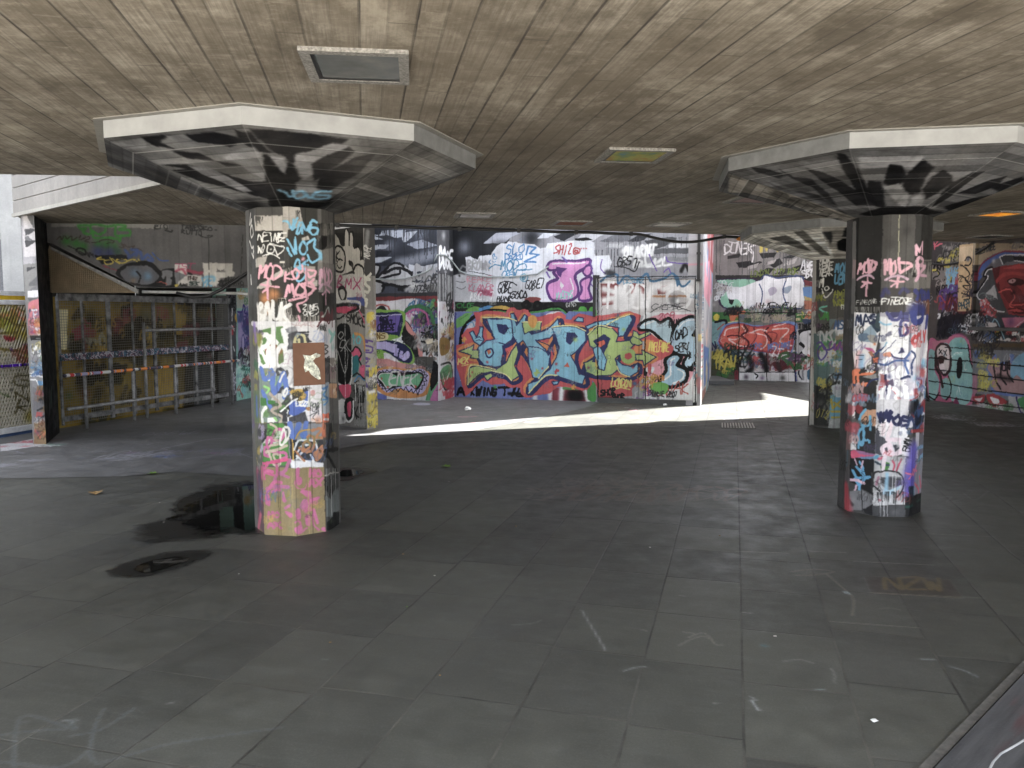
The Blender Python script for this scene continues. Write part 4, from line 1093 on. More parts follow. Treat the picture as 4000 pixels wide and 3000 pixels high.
PAINT['main'] = '''
F|9a9aa2|-84,5577 4727,5159 4793,1725 -121,1750
F|22242b|-106,3302 1284,3249 929,2625 -116,2311
B|15161a|424|313,3071|.9
B|8d92a2|175|233,2882|.8
F|b9bccb|880,3123 1409,3127 1184,3042 1045,2929 611,2930
F|9a9dac|1284,2968 1582,3121 1852,3123 1433,2893
B|1c1d22|216|1582,3005|.9
F|cdd0dc|1803,3090 2166,3112 1876,2995 1680,2990
F|2a2b31|1998,3014 2262,3108 2547,3110 2191,2928
F|d5d6df|2524,3042 2853,3076 2946,3028 2667,2879 2359,2888
F|17181c|2382,2967 2619,2982 2737,2933 2619,2925 2430,2920
F|6f7078|2854,2895 3407,2878 3428,3011 3108,3011
F|bfc0c6|3017,2856 3293,2859 3271,2781 2971,2790
F|33343a|3361,2879 3564,2995 3788,3010 3655,2903 3543,2874
F|4a4b50|3655,2892 4143,2942 4231,2907 4013,2771 3769,2734
F|d8d8de|4079,2802 4428,2868 4451,2747 4080,2747
F|5b5c62|3791,2744 4581,2732 4583,2645 3837,2654
F|85868c|3793,2600 4584,2580 4585,2504 3839,2532
D|55565c|9|443|40|2877,2940 4578,2928
D|33343a|10|603|40|153,2644 3340,2768
Q|2c2d33|122|726,2820 981,2884 1183,2831|.6
F|e6e8f2|258,2689 350,2699 492,2624 532,2706 777,2724 790,2771 879,2875 981,2931 1082,2916 1108,2950 1284,2945 1309,2921 1631,2887 1730,2815 1852,2823 1876,2903 2071,2909 2359,2934 2666,2924 2761,2887 2774,2649 3042,2653 3089,2528 2976,2258 2793,2261 2797,1804 1928,1810 40,1822 44,2344 269,2401
F|cfd0d8|44,2308 877,2294 875,1817 40,1822
B|a9aab0|303|253,2087|.8
B|b3b4ba|220|1232,2075|.7
L|17181a|8|46,2490 308,2424 852,2318
Q|7d7d82|25|191,2523 124,2428 229,2377 283,2473 191,2523
B|2a2a2c|30|124,2343
C|6a6a6e|13|57,2235 175,2209 254,2232
C|6a6a6e|13|69,2114 174,2076 254,2123
T|b4b4b8|35|168|BROWN|282,2449 750,2439|.1
T|d98a9c|15|96|REAKE|281,2208 800,2224|.1
T|c46a86|17|111|KLANER|306,2038 825,2056|.2
T|c46a86|20|96|NHOS|488,1964 773,1961|.2
Q|9a3458|55|541,2036 773,1985|.8
T|f4f4f6|17|135|ABC..7|344,1869 824,1877|.1
T|3a7fc0|22|164|SLO|1057,2735 1433,2730|.25
L|3a7fc0|31|1470,2706 1508,2856 1656,2829 1533,2727 1718,2699 1433,2578 1656,2561
T|3a7fc0|19|104|DAZKO|1051,2610 1408,2614|.1
C|2f78b8|15|802,2699 833,2746 853,2698
Z|2f78b8|10|815,2675 866,2698 891,2650 840,2632
C|2f78b8|15|776,2629 737,2582 776,2546
C|2f78b8|12|814,2592 840,2575 866,2596
T|2f7fae|22|189|MOD|954,2423 1333,2427|.15
C|2f7fae|19|1283,2499 1433,2543 1458,2448 1283,2417 1582,2434
C|2f7fae|17|737,2463 852,2532 980,2494
T|3f87b8|17|104|CREW|992,2292 1283,2299|.1
Z|4f9fc4|17|1408,2355 1495,2307 1470,2213 1383,2226 1358,2297
T|4f9fc4|15|80|@|1383,2238 1470,2237|.1
T|b8393c|24|152|SHIZ|2011,2703 2348,2705|.2
T|b8393c|23|114|@|2348,2694 2479,2690|.1
B|b8393c|16|2519,2785
B|b8393c|16|2566,2784
B|b8393c|16|2613,2782
T|26262a|22|167|GOBE|902,1996 1181,2005|.2
T|26262a|19|164|GOBE7|1445,2072 1804,2080|.2
T|26262a|24|118|GOCO|1156,1898 1483,1919|.2
T|222226|22|95|HUNK|875,1841 1181,1838|.2
L|26262a|20|941,2186 1043,2220 1207,2194 1282,2145
Z|5b2a7a|61|1877,2486 1999,2564 2408,2555 2680,2583 2622,2447 2433,2336 2410,2245 2458,2060 2435,1922 2243,1842 2001,1856 1903,1973 1890,2160 2073,2250 1999,2368 2072,2436 1926,2415
S|e08fd0|1902,2486 2011,2553 2408,2543 2657,2565 2599,2459 2409,2360 2386,2245 2446,2060 2411,1934 2243,1866 2013,1879 1927,1973 1902,2137 2109,2227 2036,2367 2108,2435 1938,2427
F|5b2a7a|2048,2471 2253,2432 2169,2364 2133,2273 2072,2320
F|f0f0f4|2133,2203 2206,2121 2158,2064 2122,2111
Z|5b2a7a|46|2564,2357 2634,2470 2705,2468 2706,2354 2635,2287
S|e08fd0|2576,2357 2634,2451 2693,2450 2689,2354 2630,2305
Z|5b2a7a|51|2517,2197 2694,2263 2660,2057 2709,1873 2495,1864 2530,2036
S|e08fd0|2529,2174 2676,2236 2637,2058 2685,1897 2507,1887 2554,2036
C|f4f0f8|23|1987,2518 2217,2525 2432,2515 2598,2539
C|f4f0f8|21|2314,2246 2375,2061 2315,1923
T|8fe0d0|21|121|VICEYS|2049,1879 2364,1895|.15
Q|6a4aa8|21|2168,2641 2241,2547 2192,2618
Q|6a4aa8|21|1865,2370 1927,2276
C|6a4aa8|16|2692,2560 2741,2285 2695,2149 2814,2056
F|2a2c2a|26,1842 2792,1818 2793,1655 25,1664
T|2f7a3a|25|83|CYLOE|65,1737 408,1735|.1
S|6aa84a|250,1663 408,1747 617,1698 512,1650
S|3f8fd0|513,1698 721,1770 926,1709 1079,1648 668,1638
S|c8a030|746,1709 977,1768 1155,1720 1028,1648
S|8a3a38|1433,1884 1607,1929 1755,1881 1632,1812
Z|111|73|1408,1789 1483,1836 1532,1765 1458,1718
Z|111|72|1657,1811 1756,1787 1731,1705 1632,1717
Z|111|72|1879,1787 1977,1763 1928,1693 1830,1728
T|e4e4e4|12|83|GINS|2232,1726 2436,1749|.1
S|4fae3a|2461,1644 2508,1737 2603,1736 2651,1644 2698,1736 2793,1712 2794,1528 2485,1505
S|5a9a40|2269,1575 2389,1668 2604,1621 2534,1436 2293,1482
F|6a78b8|25,1656 2798,1648 2810,-27 9,-125
F|6aae5a|37,1505 250,1626 408,1638 195,1383 49,1333
L|4f8a48|15|117,1505 302,1602
C|111|65|139,1015 181,1310 381,1529 720,1673 1079,1636
S|c9ccd8|220,1188 274,1359 407,1481 485,1384 379,1262
C|3f8f3f|39|823,1661 1282,1636 1682,1647 2074,1704 2244,1633
C|0f0f10|29|875,1685 1307,1660 1682,1675 2074,1739 2268,1645
S|d8d8dc|1854,1599 2074,1657 2196,1575 2124,1482 1928,1505
C|5a9fd0|23|275,1407 380,1456 432,1359
F|3b3f86|11,1651 51,1651 36,-75 -4,-76
F|8d3040|1931,228 2803,300 2805,8 1932,-22
Q|e8e8ee|59|1670,317 1633,-44
Q|e8e8ee|53|1931,157 1944,-34
Q|f0f0f2|63|2177,259 2141,-3
Q|0f0f12|167|2372,99 2469,103
Q|e8e8e8|52|2588,271 2662,15
S|4fa24a|2660,273 2779,370 2808,277 2810,20 2662,38
F|e8e8e4|2201,354 2371,335 2359,252 2201,260
Q|5a9a50|34|2201,236 2468,232
T|141418|46|149|A|64,38 224,43|.1
T|141418|41|147|KWING|344,47 894,52|.15
T|141418|45|146|TIL|920,65 1482,71|.15
Q|141418|40|1126,108 1431,106
T|e8ecf4|13|173|X|120,325 200,327|.1
F|cc4448|58,842 46,1002 245,1053 154,1187 274,1334 432,1359 459,1505 408,1638 668,1638 771,1541 1079,1601 1155,1684 1507,1671 1582,1576 1682,1552 1879,1599 2147,1634 2245,1575 2221,1459 2306,1424 2365,1552 2485,1621 2723,1563 3167,1608 3420,1653 3626,1573 3561,1370 3674,1348 3856,1303 3948,1146 4194,1059 4174,902 4020,809 3909,694 3867,489 3730,531 3595,391 3470,273 3472,134 2852,45 2827,277 2731,438 2613,225 2323,263 2079,256 1931,133 1532,61 1469,203 1279,222 1178,364 972,274 765,268 557,361 398,160 238,19 172,203 55,571
F|cc4448|2826,441 3456,479 3472,134 2853,21
Z|cc4448|229|590,1541 1281,1469 1281,1338 1154,1098 988,1000 1000,880 948,613 611,631 494,775 495,970 847,1144
Z|cc4448|230|279,255 308,576 480,628 844,550 1076,712 1281,1028 1306,884 1229,643 1330,428 1178,328 1024,445 766,488 557,459
Z|cc4448|223|1180,1612 1307,1434 1432,1588 1582,1292 1904,1388 2099,1529 2112,1365 1880,939 1881,631 1683,377 1520,696 1306,1052
Z|cc4448|220|1978,1364 2414,1377 2618,1274 2417,900 2442,642 2599,482 2564,317 2078,446 1857,441 1520,144 1507,312 2053,800
Z|cc4448|213|2654,1228 2842,1413 3214,1528 3421,1585 3468,1505 3310,1209 3540,1211 3221,865 3223,612 3568,733 3593,574 3433,478 3085,470 2611,529 2586,715 2869,952
Z|e0883a|90|590,1541 1281,1469 1281,1338 1154,1098 988,1000 1000,880 948,613 611,631 494,775 495,970 847,1144
Z|e0883a|90|279,255 308,576 480,628 844,550 1076,712 1281,1028 1306,884 1229,643 1330,428 1178,328 1024,445 766,488 557,459
Z|e0883a|87|1180,1612 1307,1434 1432,1588 1582,1292 1904,1388 2099,1529 2112,1365 1880,939 1881,631 1683,377 1520,696 1306,1052
Z|e0883a|86|1978,1364 2414,1377 2618,1274 2417,900 2442,642 2599,482 2564,317 2078,446 1857,441 1520,144 1507,312 2053,800
Z|e0883a|83|2654,1228 2842,1413 3214,1528 3421,1585 3468,1505 3310,1209 3540,1211 3221,865 3223,612 3568,733 3593,574 3433,478 3085,470 2611,529 2586,715 2869,952
Z|e0883a|102|111,892 403,1018 508,922 507,751 323,773|.95
Z|e0883a|91|3544,870 3645,962 3896,841 3683,690 3545,778|.95
S|e0883a|1281,1028 1582,1126 1929,1035 1880,845 1432,790
S|d8622a|2223,1038 2367,1203 2463,1133 2320,968
S|d8622a|2750,1020 2961,1161 3033,1023 2869,906
S|e0883a|3497,960 3632,1144 3903,1101 3907,852 3634,916
Z|2c3264|75|629,1505 1307,1434 1306,1303 1179,1062 1013,964 1038,844 973,577 650,583 520,739 521,934 872,1108
Z|2c3264|75|305,219 334,527 506,580 870,514 1102,676 1306,992 1331,849 1255,607 1368,393 1203,304 1050,409 792,440 583,423
Z|2c3264|73|1211,1577 1332,1386 1462,1552 1607,1245 1929,1341 2136,1494 2149,1330 1905,904 1918,597 1708,342 1545,661 1331,1016
Z|2c3264|72|2014,1329 2450,1343 2654,1239 2453,865 2478,608 2635,448 2593,283 2103,411 1881,406 1557,109 1545,277 2090,765
Z|2c3264|69|2690,1193 2878,1379 3249,1494 3456,1551 3495,1472 3345,1175 3574,1177 3256,831 3259,578 3591,699 3616,540 3457,445 3108,436 2635,494 2610,681 2893,918
F|84c4dc|590,1541 874,1505 1079,1529 1281,1469 1294,1338 1179,1122 1000,1000 1013,880 961,625 845,599 611,643 502,775 508,971 665,1099 847,1132 770,1288 680,1505
L|2c3264|22|590,1541 874,1505 1079,1529 1281,1469 1294,1338 1179,1122 1000,1000 1013,880 961,625 845,599 611,643 502,775 508,971 665,1099 847,1132 770,1288 680,1505 590,1541|.9
F|2c3264|874,1421 1078,1409 1129,1338 1027,1217 924,1265
F|d8702a|666,1300 770,1240 795,1155 692,1142
Z|2c3264|30|651,899 768,949 807,853 716,779
F|c8602a|677,912 742,937 768,877 716,840
F|84c4dc|1168,1605 1231,1619 1281,1386 1332,1457 1432,1595 1470,1576 1432,1386 1570,1233 1880,1317 2087,1529 2112,1365 1929,1164 1657,1115 1843,951 1893,833 1942,893 1906,632 1708,401 1595,423 1520,696 1507,959 1407,1112 1306,1040 1205,1194
L|2c3264|22|1168,1605 1231,1619 1281,1386 1332,1457 1432,1595 1470,1576 1432,1386 1570,1233 1880,1317 2087,1529 2112,1365 1929,1164 1657,1115 1843,951 1893,833 1942,893 1906,632 1708,401 1595,423 1520,696 1507,959 1407,1112 1306,1040 1205,1194 1168,1605|.9
F|b4cc78|1382,1446 1768,1463 1744,1305 1520,1280 1432,1232
L|2c3264|22|1382,1446 1768,1463 1744,1305 1520,1280 1432,1232 1382,1446|.9
F|2c3264|1407,1065 1482,982 1432,886 1356,981
F|b4cc78|279,243 316,576 480,623 844,545 1076,700 1179,906 1281,1028 1318,884 1242,643 1336,440 1178,347 1037,465 766,507 571,479 399,357
L|2c3264|23|279,243 316,576 480,623 844,545 1076,700 1179,906 1281,1028 1318,884 1242,643 1336,440 1178,347 1037,465 766,507 571,479 399,357 279,243|.9
F|84c4dc|1965,1353 2173,1388 2414,1371 2606,1285 2619,1123 2417,900 2332,840 2447,643 2491,503 2606,482 2564,317 2395,355 2078,465 1857,453 1658,268 1520,125 1502,300 1683,360 1930,585 2053,800 2113,989 2039,1200
L|2c3264|22|1965,1353 2173,1388 2414,1371 2606,1285 2619,1123 2417,900 2332,840 2447,643 2491,503 2606,482 2564,317 2395,355 2078,465 1857,453 1658,268 1520,125 1502,300 1683,360 1930,585 2053,800 2113,989 2039,1200 1965,1353|.9
F|2c3264|2246,1272 2415,1261 2463,1192 2319,1039 2247,1085
F|d8502c|2200,638 2272,710 2309,628
F|84c4dc|2605,1378 2794,1459 3214,1528 3421,1589 3472,1505 3310,1209 3218,1197 3228,1357 3006,1402 2771,1386 2653,1320
L|2c3264|21|2605,1378 2794,1459 3214,1528 3421,1589 3472,1505 3310,1209 3218,1197 3228,1357 3006,1402 2771,1386 2653,1320 2605,1378|.9
F|b4cc78|2649,1216 2842,1390 3100,1350 3229,1232 3184,1105 3426,1142 3544,1211 3507,1051 3359,913 3221,853 3163,795 3235,612 3084,493 2806,482 2623,541 2581,715 2752,783 2893,941 2691,1019
L|2c3264|21|2649,1216 2842,1390 3100,1350 3229,1232 3184,1105 3426,1142 3544,1211 3507,1051 3359,913 3221,853 3163,795 3235,612 3084,493 2806,482 2623,541 2581,715 2752,783 2893,941 2691,1019 2649,1216|.9
F|2c3264|2750,1113 2961,1241 3078,1162 2964,907 2824,720 2729,741 2893,952
F|84c4dc|2751,974 2868,1045 3012,769 2966,583 2872,605
L|2c3264|21|2751,974 2868,1045 3012,769 2966,583 2872,605 2751,974|.9
F|d8502c|2821,1090 2962,1138 2986,1069 2869,998
F|84c4dc|3175,795 3292,701 3500,659 3573,733 3575,573 3433,478 3271,539 3200,657
L|2c3264|21|3175,795 3292,701 3500,659 3573,733 3575,573 3433,478 3271,539 3200,657 3175,795|.9
Z|aecb70|78|3313,912 3451,937 3510,835 3430,754 3314,797
F|b4cc78|3532,881 3662,876 3645,962 3903,839 3683,685 3664,769 3545,778
L|2c3264|20|3532,881 3662,876 3645,962 3903,839 3683,685 3664,769 3545,778 3532,881|.9
F|b4cc78|111,887 417,1018 382,920 521,917 520,751 336,768 363,822
L|2c3264|23|111,887 417,1018 382,920 521,917 520,751 336,768 363,822 111,887|.9
F|84c4dc|326,1261 392,1291 462,1170 523,1263 537,1372 610,1360 583,1190 626,1118 535,1007 417,1079
L|2c3264|23|326,1261 392,1291 462,1170 523,1263 537,1372 610,1360 583,1190 626,1118 535,1007 417,1079 326,1261|.9
C|2c3264|15|444,1153 522,1178 562,1154
C|2c3264|15|457,1104 522,1117 587,1105
F|b4cc78|3421,1130 3471,1210 3493,1301 3566,1279 3590,1229 3766,1296 3793,1240 3609,1161 3682,1094 3587,1034 3468,1069
L|2c3264|20|3421,1130 3471,1210 3493,1301 3566,1279 3590,1229 3766,1296 3793,1240 3609,1161 3682,1094 3587,1034 3468,1069 3421,1130|.9
C|2c3264|11|3471,1210 3563,1166 3609,1166
F|b4cc78|610,435 766,488 792,415 688,339
L|2c3264|23|610,435 766,488 792,415 688,339 610,435|.9
F|84c4dc|1968,348 2115,364 2079,304 2005,290
L|2c3264|22|1968,348 2115,364 2079,304 2005,290 1968,348|.9
F|84c4dc|2390,1470 2461,1552 2569,1528 2557,1459
L|2c3264|21|2390,1470 2461,1552 2569,1528 2557,1459 2390,1470|.9
C|2c3264|20|924,1060 1179,1026 1281,1123
C|2c3264|17|1507,994 1732,973 1880,892
C|2c3264|17|1657,1127 1929,1011 2004,847
C|f4ec9a|22|590,1546 1079,1534 1286,1476
C|f4ec9a|23|279,255 313,581 480,628 844,555
C|f4ec9a|22|766,524 1037,474 1178,357
C|f4ec9a|21|1965,1360 2173,1395 2414,1377 2611,1290
C|f4ec9a|22|1520,125 1658,273 1857,457 2078,470
C|f4ec9a|21|2649,1223 2842,1395 3100,1354
C|f4ec9a|21|3006,1407 3214,1528 3421,1592
C|f4ec9a|22|1382,1450 1768,1467
C|f4ec9a|21|3200,657 3271,539 3433,478
C|f4ec9a|22|1906,632 1708,401
B|aecb70|52|2415,1133|.9
B|aecb70|37|2701,1274|.9
B|aecb70|41|3309,1323|.9
B|c43440|28|689,693
B|c43440|27|1013,820
B|c43440|27|1582,769
B|c43440|27|1782,594
B|c43440|29|2053,682
B|c43440|26|2670,624
B|c43440|25|374,491
B|c43440|26|333,417
B|c43440|27|1267,631
B|c43440|25|3489,652
T|c43440|34|80|*|2029,504 2115,506|0
T|aecb70|34|105|*|1620,459 1720,461|0
T|e09a30|31|80|*|2360,217 2432,219|0
T|e09a30|33|83|*|179,1077 246,1078|0
S|e09a30|1507,1529 1607,1588 1682,1505 1632,1363 1532,1387
C|e09a30|19|2811,789 2824,604
B|4fae3a|35|843,222
B|d06a2a|35|870,393
T|f0dd70|28|113|MEX|83,650 301,674|.1
L|f0dd70|18|162,610 295,637
T|f0e070|28|148|LONDON|3098,290 3447,295|.12
C|f0e070|21|3145,240 3273,272 3436,249
F|cfc9c9|2847,2238 4558,2209 4568,1649 3626,1573 3420,1653 2888,1574
F|843f3f|2883,2157 3208,2146 3212,1778 2910,1757
F|843f3f|3415,2138 3664,2146 3667,1955 3440,1958
F|843f3f|3901,2087 4090,2106 4048,1951 3914,1953
F|b78055|3712,1933 4531,1925 4531,1892 3713,1892
T|f2efef|59|431|TWBS|2934,1689 3670,1697|.1
Q|f2efef|78|2954,2054 3256,1937 2956,1849
Q|f2efef|77|3166,1733 3232,2050 3396,1732 3552,2046 3624,1753
Q|f2efef|76|3715,1731 3801,2043 3934,2086
Q|f2efef|88|4024,2041 4244,2104 4442,2035 4488,1903
Z|f2efef|53|4092,1951 4289,2037 4467,1859 4382,1705 4140,1728
B|5a5a5e|133|4204,1839|.8
B|f4f4f4|57|4259,1828
F|d4d4d8|3709,2201 4526,2188 4528,2100 4376,2091 4199,2171 3709,2168
C|3a6d94|36|2883,2191 3045,2291 3184,2300 3208,2141 3345,2274 3551,2204 3707,2313 3799,2177 4021,2218 4175,2304 4332,2081 4461,2167
F|3a6d94|4175,2293 4263,2269 4309,2125 4244,2071 4221,2171
T|4f8ab0|14|90|DKSUN2|3300,2140 3664,2146|.1
T|55555a|11|89|CIEPBE|3806,1674 4360,1683|.2
C|2d2d30|11|3784,1640 4028,1751 4250,1728 4492,1638
F|e9e9ea|3693,1641 4666,1638 4695,39 3691,4 3730,531 3909,694 4175,879 3948,1146 3674,1348 3583,1370
S|e89aa8|3675,1325 3718,1506 3941,1595 4252,1595 4602,1572 4683,1285 4690,887 4597,663 4448,391 4050,289 3686,462 3819,715 4153,856 4217,1014 3811,1303
T|c4506a|18|89|209|3943,1506 4231,1550|.1
Z|111|99|3606,1347 3673,1449 3853,1494 3955,1427 4121,1506 4156,1372 4181,1171 4083,1058 4015,1147 3810,1326
Z|111|106|4234,1350 4386,1495 4560,1517 4610,1395 4500,1218 4664,1175 4657,931 4487,683 4398,726 4462,883 4263,925 4172,1059
Z|111|125|4003,447 4112,608 4092,776 4197,868 4308,836 4244,700 4400,614 4403,457 4227,358 4026,357
S|c3e0ee|3606,1347 3673,1449 3853,1494 3955,1427 4121,1506 4156,1372 4181,1171 4083,1058 4015,1147 3810,1326
S|b9d6ea|4234,1350 4386,1495 4560,1517 4610,1395 4500,1218 4664,1175 4657,931 4487,683 4398,726 4462,883 4263,925 4172,1059
S|a9d0e8|4003,447 4112,608 4092,776 4197,868 4308,836 4244,700 4400,614 4403,457 4227,358 4026,357
C|ffffff|29|4047,448 4158,541 4154,766 4220,824
C|ffffff|27|4290,634 4390,569 4359,456 4205,384
C|ffffff|25|3674,1415 3853,1472
C|ffffff|24|4278,1350 4408,1472 4560,1495
F|111|4443,704 4575,662 4554,595 4466,615
F|111|3683,644 3752,623 3731,486 3674,507
S|dfe8ee|3707,599 3774,669 3865,648 3821,556
T|1a1a1c|20|134|KIN|4123,1372 4299,1394|.1
T|1a1a1c|20|156|ROAD|4148,1148 4434,1195|.2
T|1a1a1c|18|134|SER|4241,925 4438,972|.1
T|1a1a1c|18|112|*|4452,816 4517,828|0
C|1a1a1c|18|4458,1106 4439,928 4506,839
F|cc4448|3750,736 3819,715 3798,533 3757,555
S|cc4448|3948,1146 4195,1036 4152,890 3952,831 3814,1055
T|f0d860|25|158|ANELPANE|3770,952 4129,946|.05
L|c43440|14|3753,509 3758,144 3868,375 3777,418
T|b8443a|20|204|DEWAK|3746,166 4495,201|.15
S|6aae4a|3801,305 3913,399 4116,359 4074,199 3871,193
T|38383c|18|91|DHORIE|3781,133 4052,142|.05
T|38383c|18|91|2007|4097,143 4275,149|.05
T|c87a30|18|91|CDVEN|3822,442 4048,425|.05
R|14|c04a40 3a7a3a 7a3a9a e0e0e0 222222 d0a030|14|92|3503,411 3690,73
F|e0dfdc|3690,84 4585,114 4586,46 3691,15
R|8|c8c8c8 888888 6aa060|14|45|3713,85 4498,66
T|1c1c1e|28|107|SHOR|2899,128 3181,148|.1
T|1c1c1e|33|93|SHOR|3112,53 3345,73|.1
F|8b2f38|2852,115 3135,101 3112,30 2853,21
B|3a7ab0|51|3515,366|.9
F|d8d8d8|4562,2209 4660,2208 4700,17 4602,13
R|10|d05060 4a9ab0 70b060 e0a040 8a8a90|15|89|4586,1285 4672,106
R|8|4a7a9a 90909a c8c8d0|13|88|4570,2165 4650,1329
Q|e46a50|44|4632,530 4646,351|.8
L|101012|16|2835,2283 2853,-49
L|101012|14|3690,2246 3719,16
L|101012|15|4558,2220 4597,36
L|1a1a1c|13|2847,2265 4568,2244
L|3a3a3c|7|2883,2226 4547,2205
L|3a3a3c|7|2906,2225 2924,-23
F|141414|2829,-3 4629,55 4631,-8 2830,-73
Q|f4f4f6|59|3294,2725 3408,2766 3387,2633 3319,2590|.9
T|f4f4f6|40|178|DIARNT|3296,2590 3860,2643|.25|s
Q|f4f4f6|40|3570,2449 3795,2467 3972,2551|.8
T|f0f0f2|36|133|PULL|3480,2429 4151,2437|.2|s
T|202024|20|157|GBS|3171,2447 3434,2464|.2
T|202024|20|134|7|3457,2418 3571,2427|.2
C|202024|18|3136,2448 3343,2421 3503,2361 3570,2516
C|6a4aa8|20|3748,2646 3817,2488 3886,2354
C|6a4aa8|18|2903,2577 2881,2419 2975,2326
C|6a4aa8|20|4049,2594 4084,2505 4238,2479 4456,2474
C|6a4aa8|20|4020,2329 4085,2394 4131,2305
Q|1a1a1c|44|4306,2346 4370,2443 4458,2386 4587,2427
Q|1a1a1c|31|4414,2409 4437,2343
Q|28282c|69|2998,2349 3091,2324|.8
'''
PAINT['ret'] = '''
F|55555a|-7,3203 937,3301 916,2343 -31,2276
F|2c2d30|587,3265 937,3301 923,2663 572,2641
B|c8c8ca|107|313,3058|.8
Q|8a8a8c|107|371,2730 300,2521|.8
L|f2f2f4|98|176,2831 300,2546
L|f2f2f4|75|306,2777 504,2636 638,2488
T|f4f4f6|67|310|DOGE|102,2484 742,2467|.05
F|a8a8a8|35,2354 704,2334 693,1858 22,1848
Q|e8e8ea|83|396,2346 353,1956
D|2a2a2c|21|776|30|35,2354 775,2390
F|d8d4d8|-10,1847 869,1834 828,-55 -58,-16
R|10|8a2a4a 1c1c1e 4a4a6a 803a6a 222|38|157|150,1799 751,1326
R|14|d0b828 7a4a2a b06a2a 5a3a6a c0b040|38|157|137,1260 667,714
R|8|1c1c1e d8d8d8|34|130|80,1594 675,1061
S|8a6a2a|101,1158 537,1119 532,907 126,848
S|5fa06a|119,564 595,638 657,259 311,209 114,356
C|1c1c1e|38|122,667 596,665 658,312 378,176 179,299 85,514
T|e8e8d8|38|158|V|213,322 518,324|.1
R|14|c02838 b83040 d04a50|51|121|15,313 721,-17
L|f4f4f4|65|22,1848 -13,-20
'''
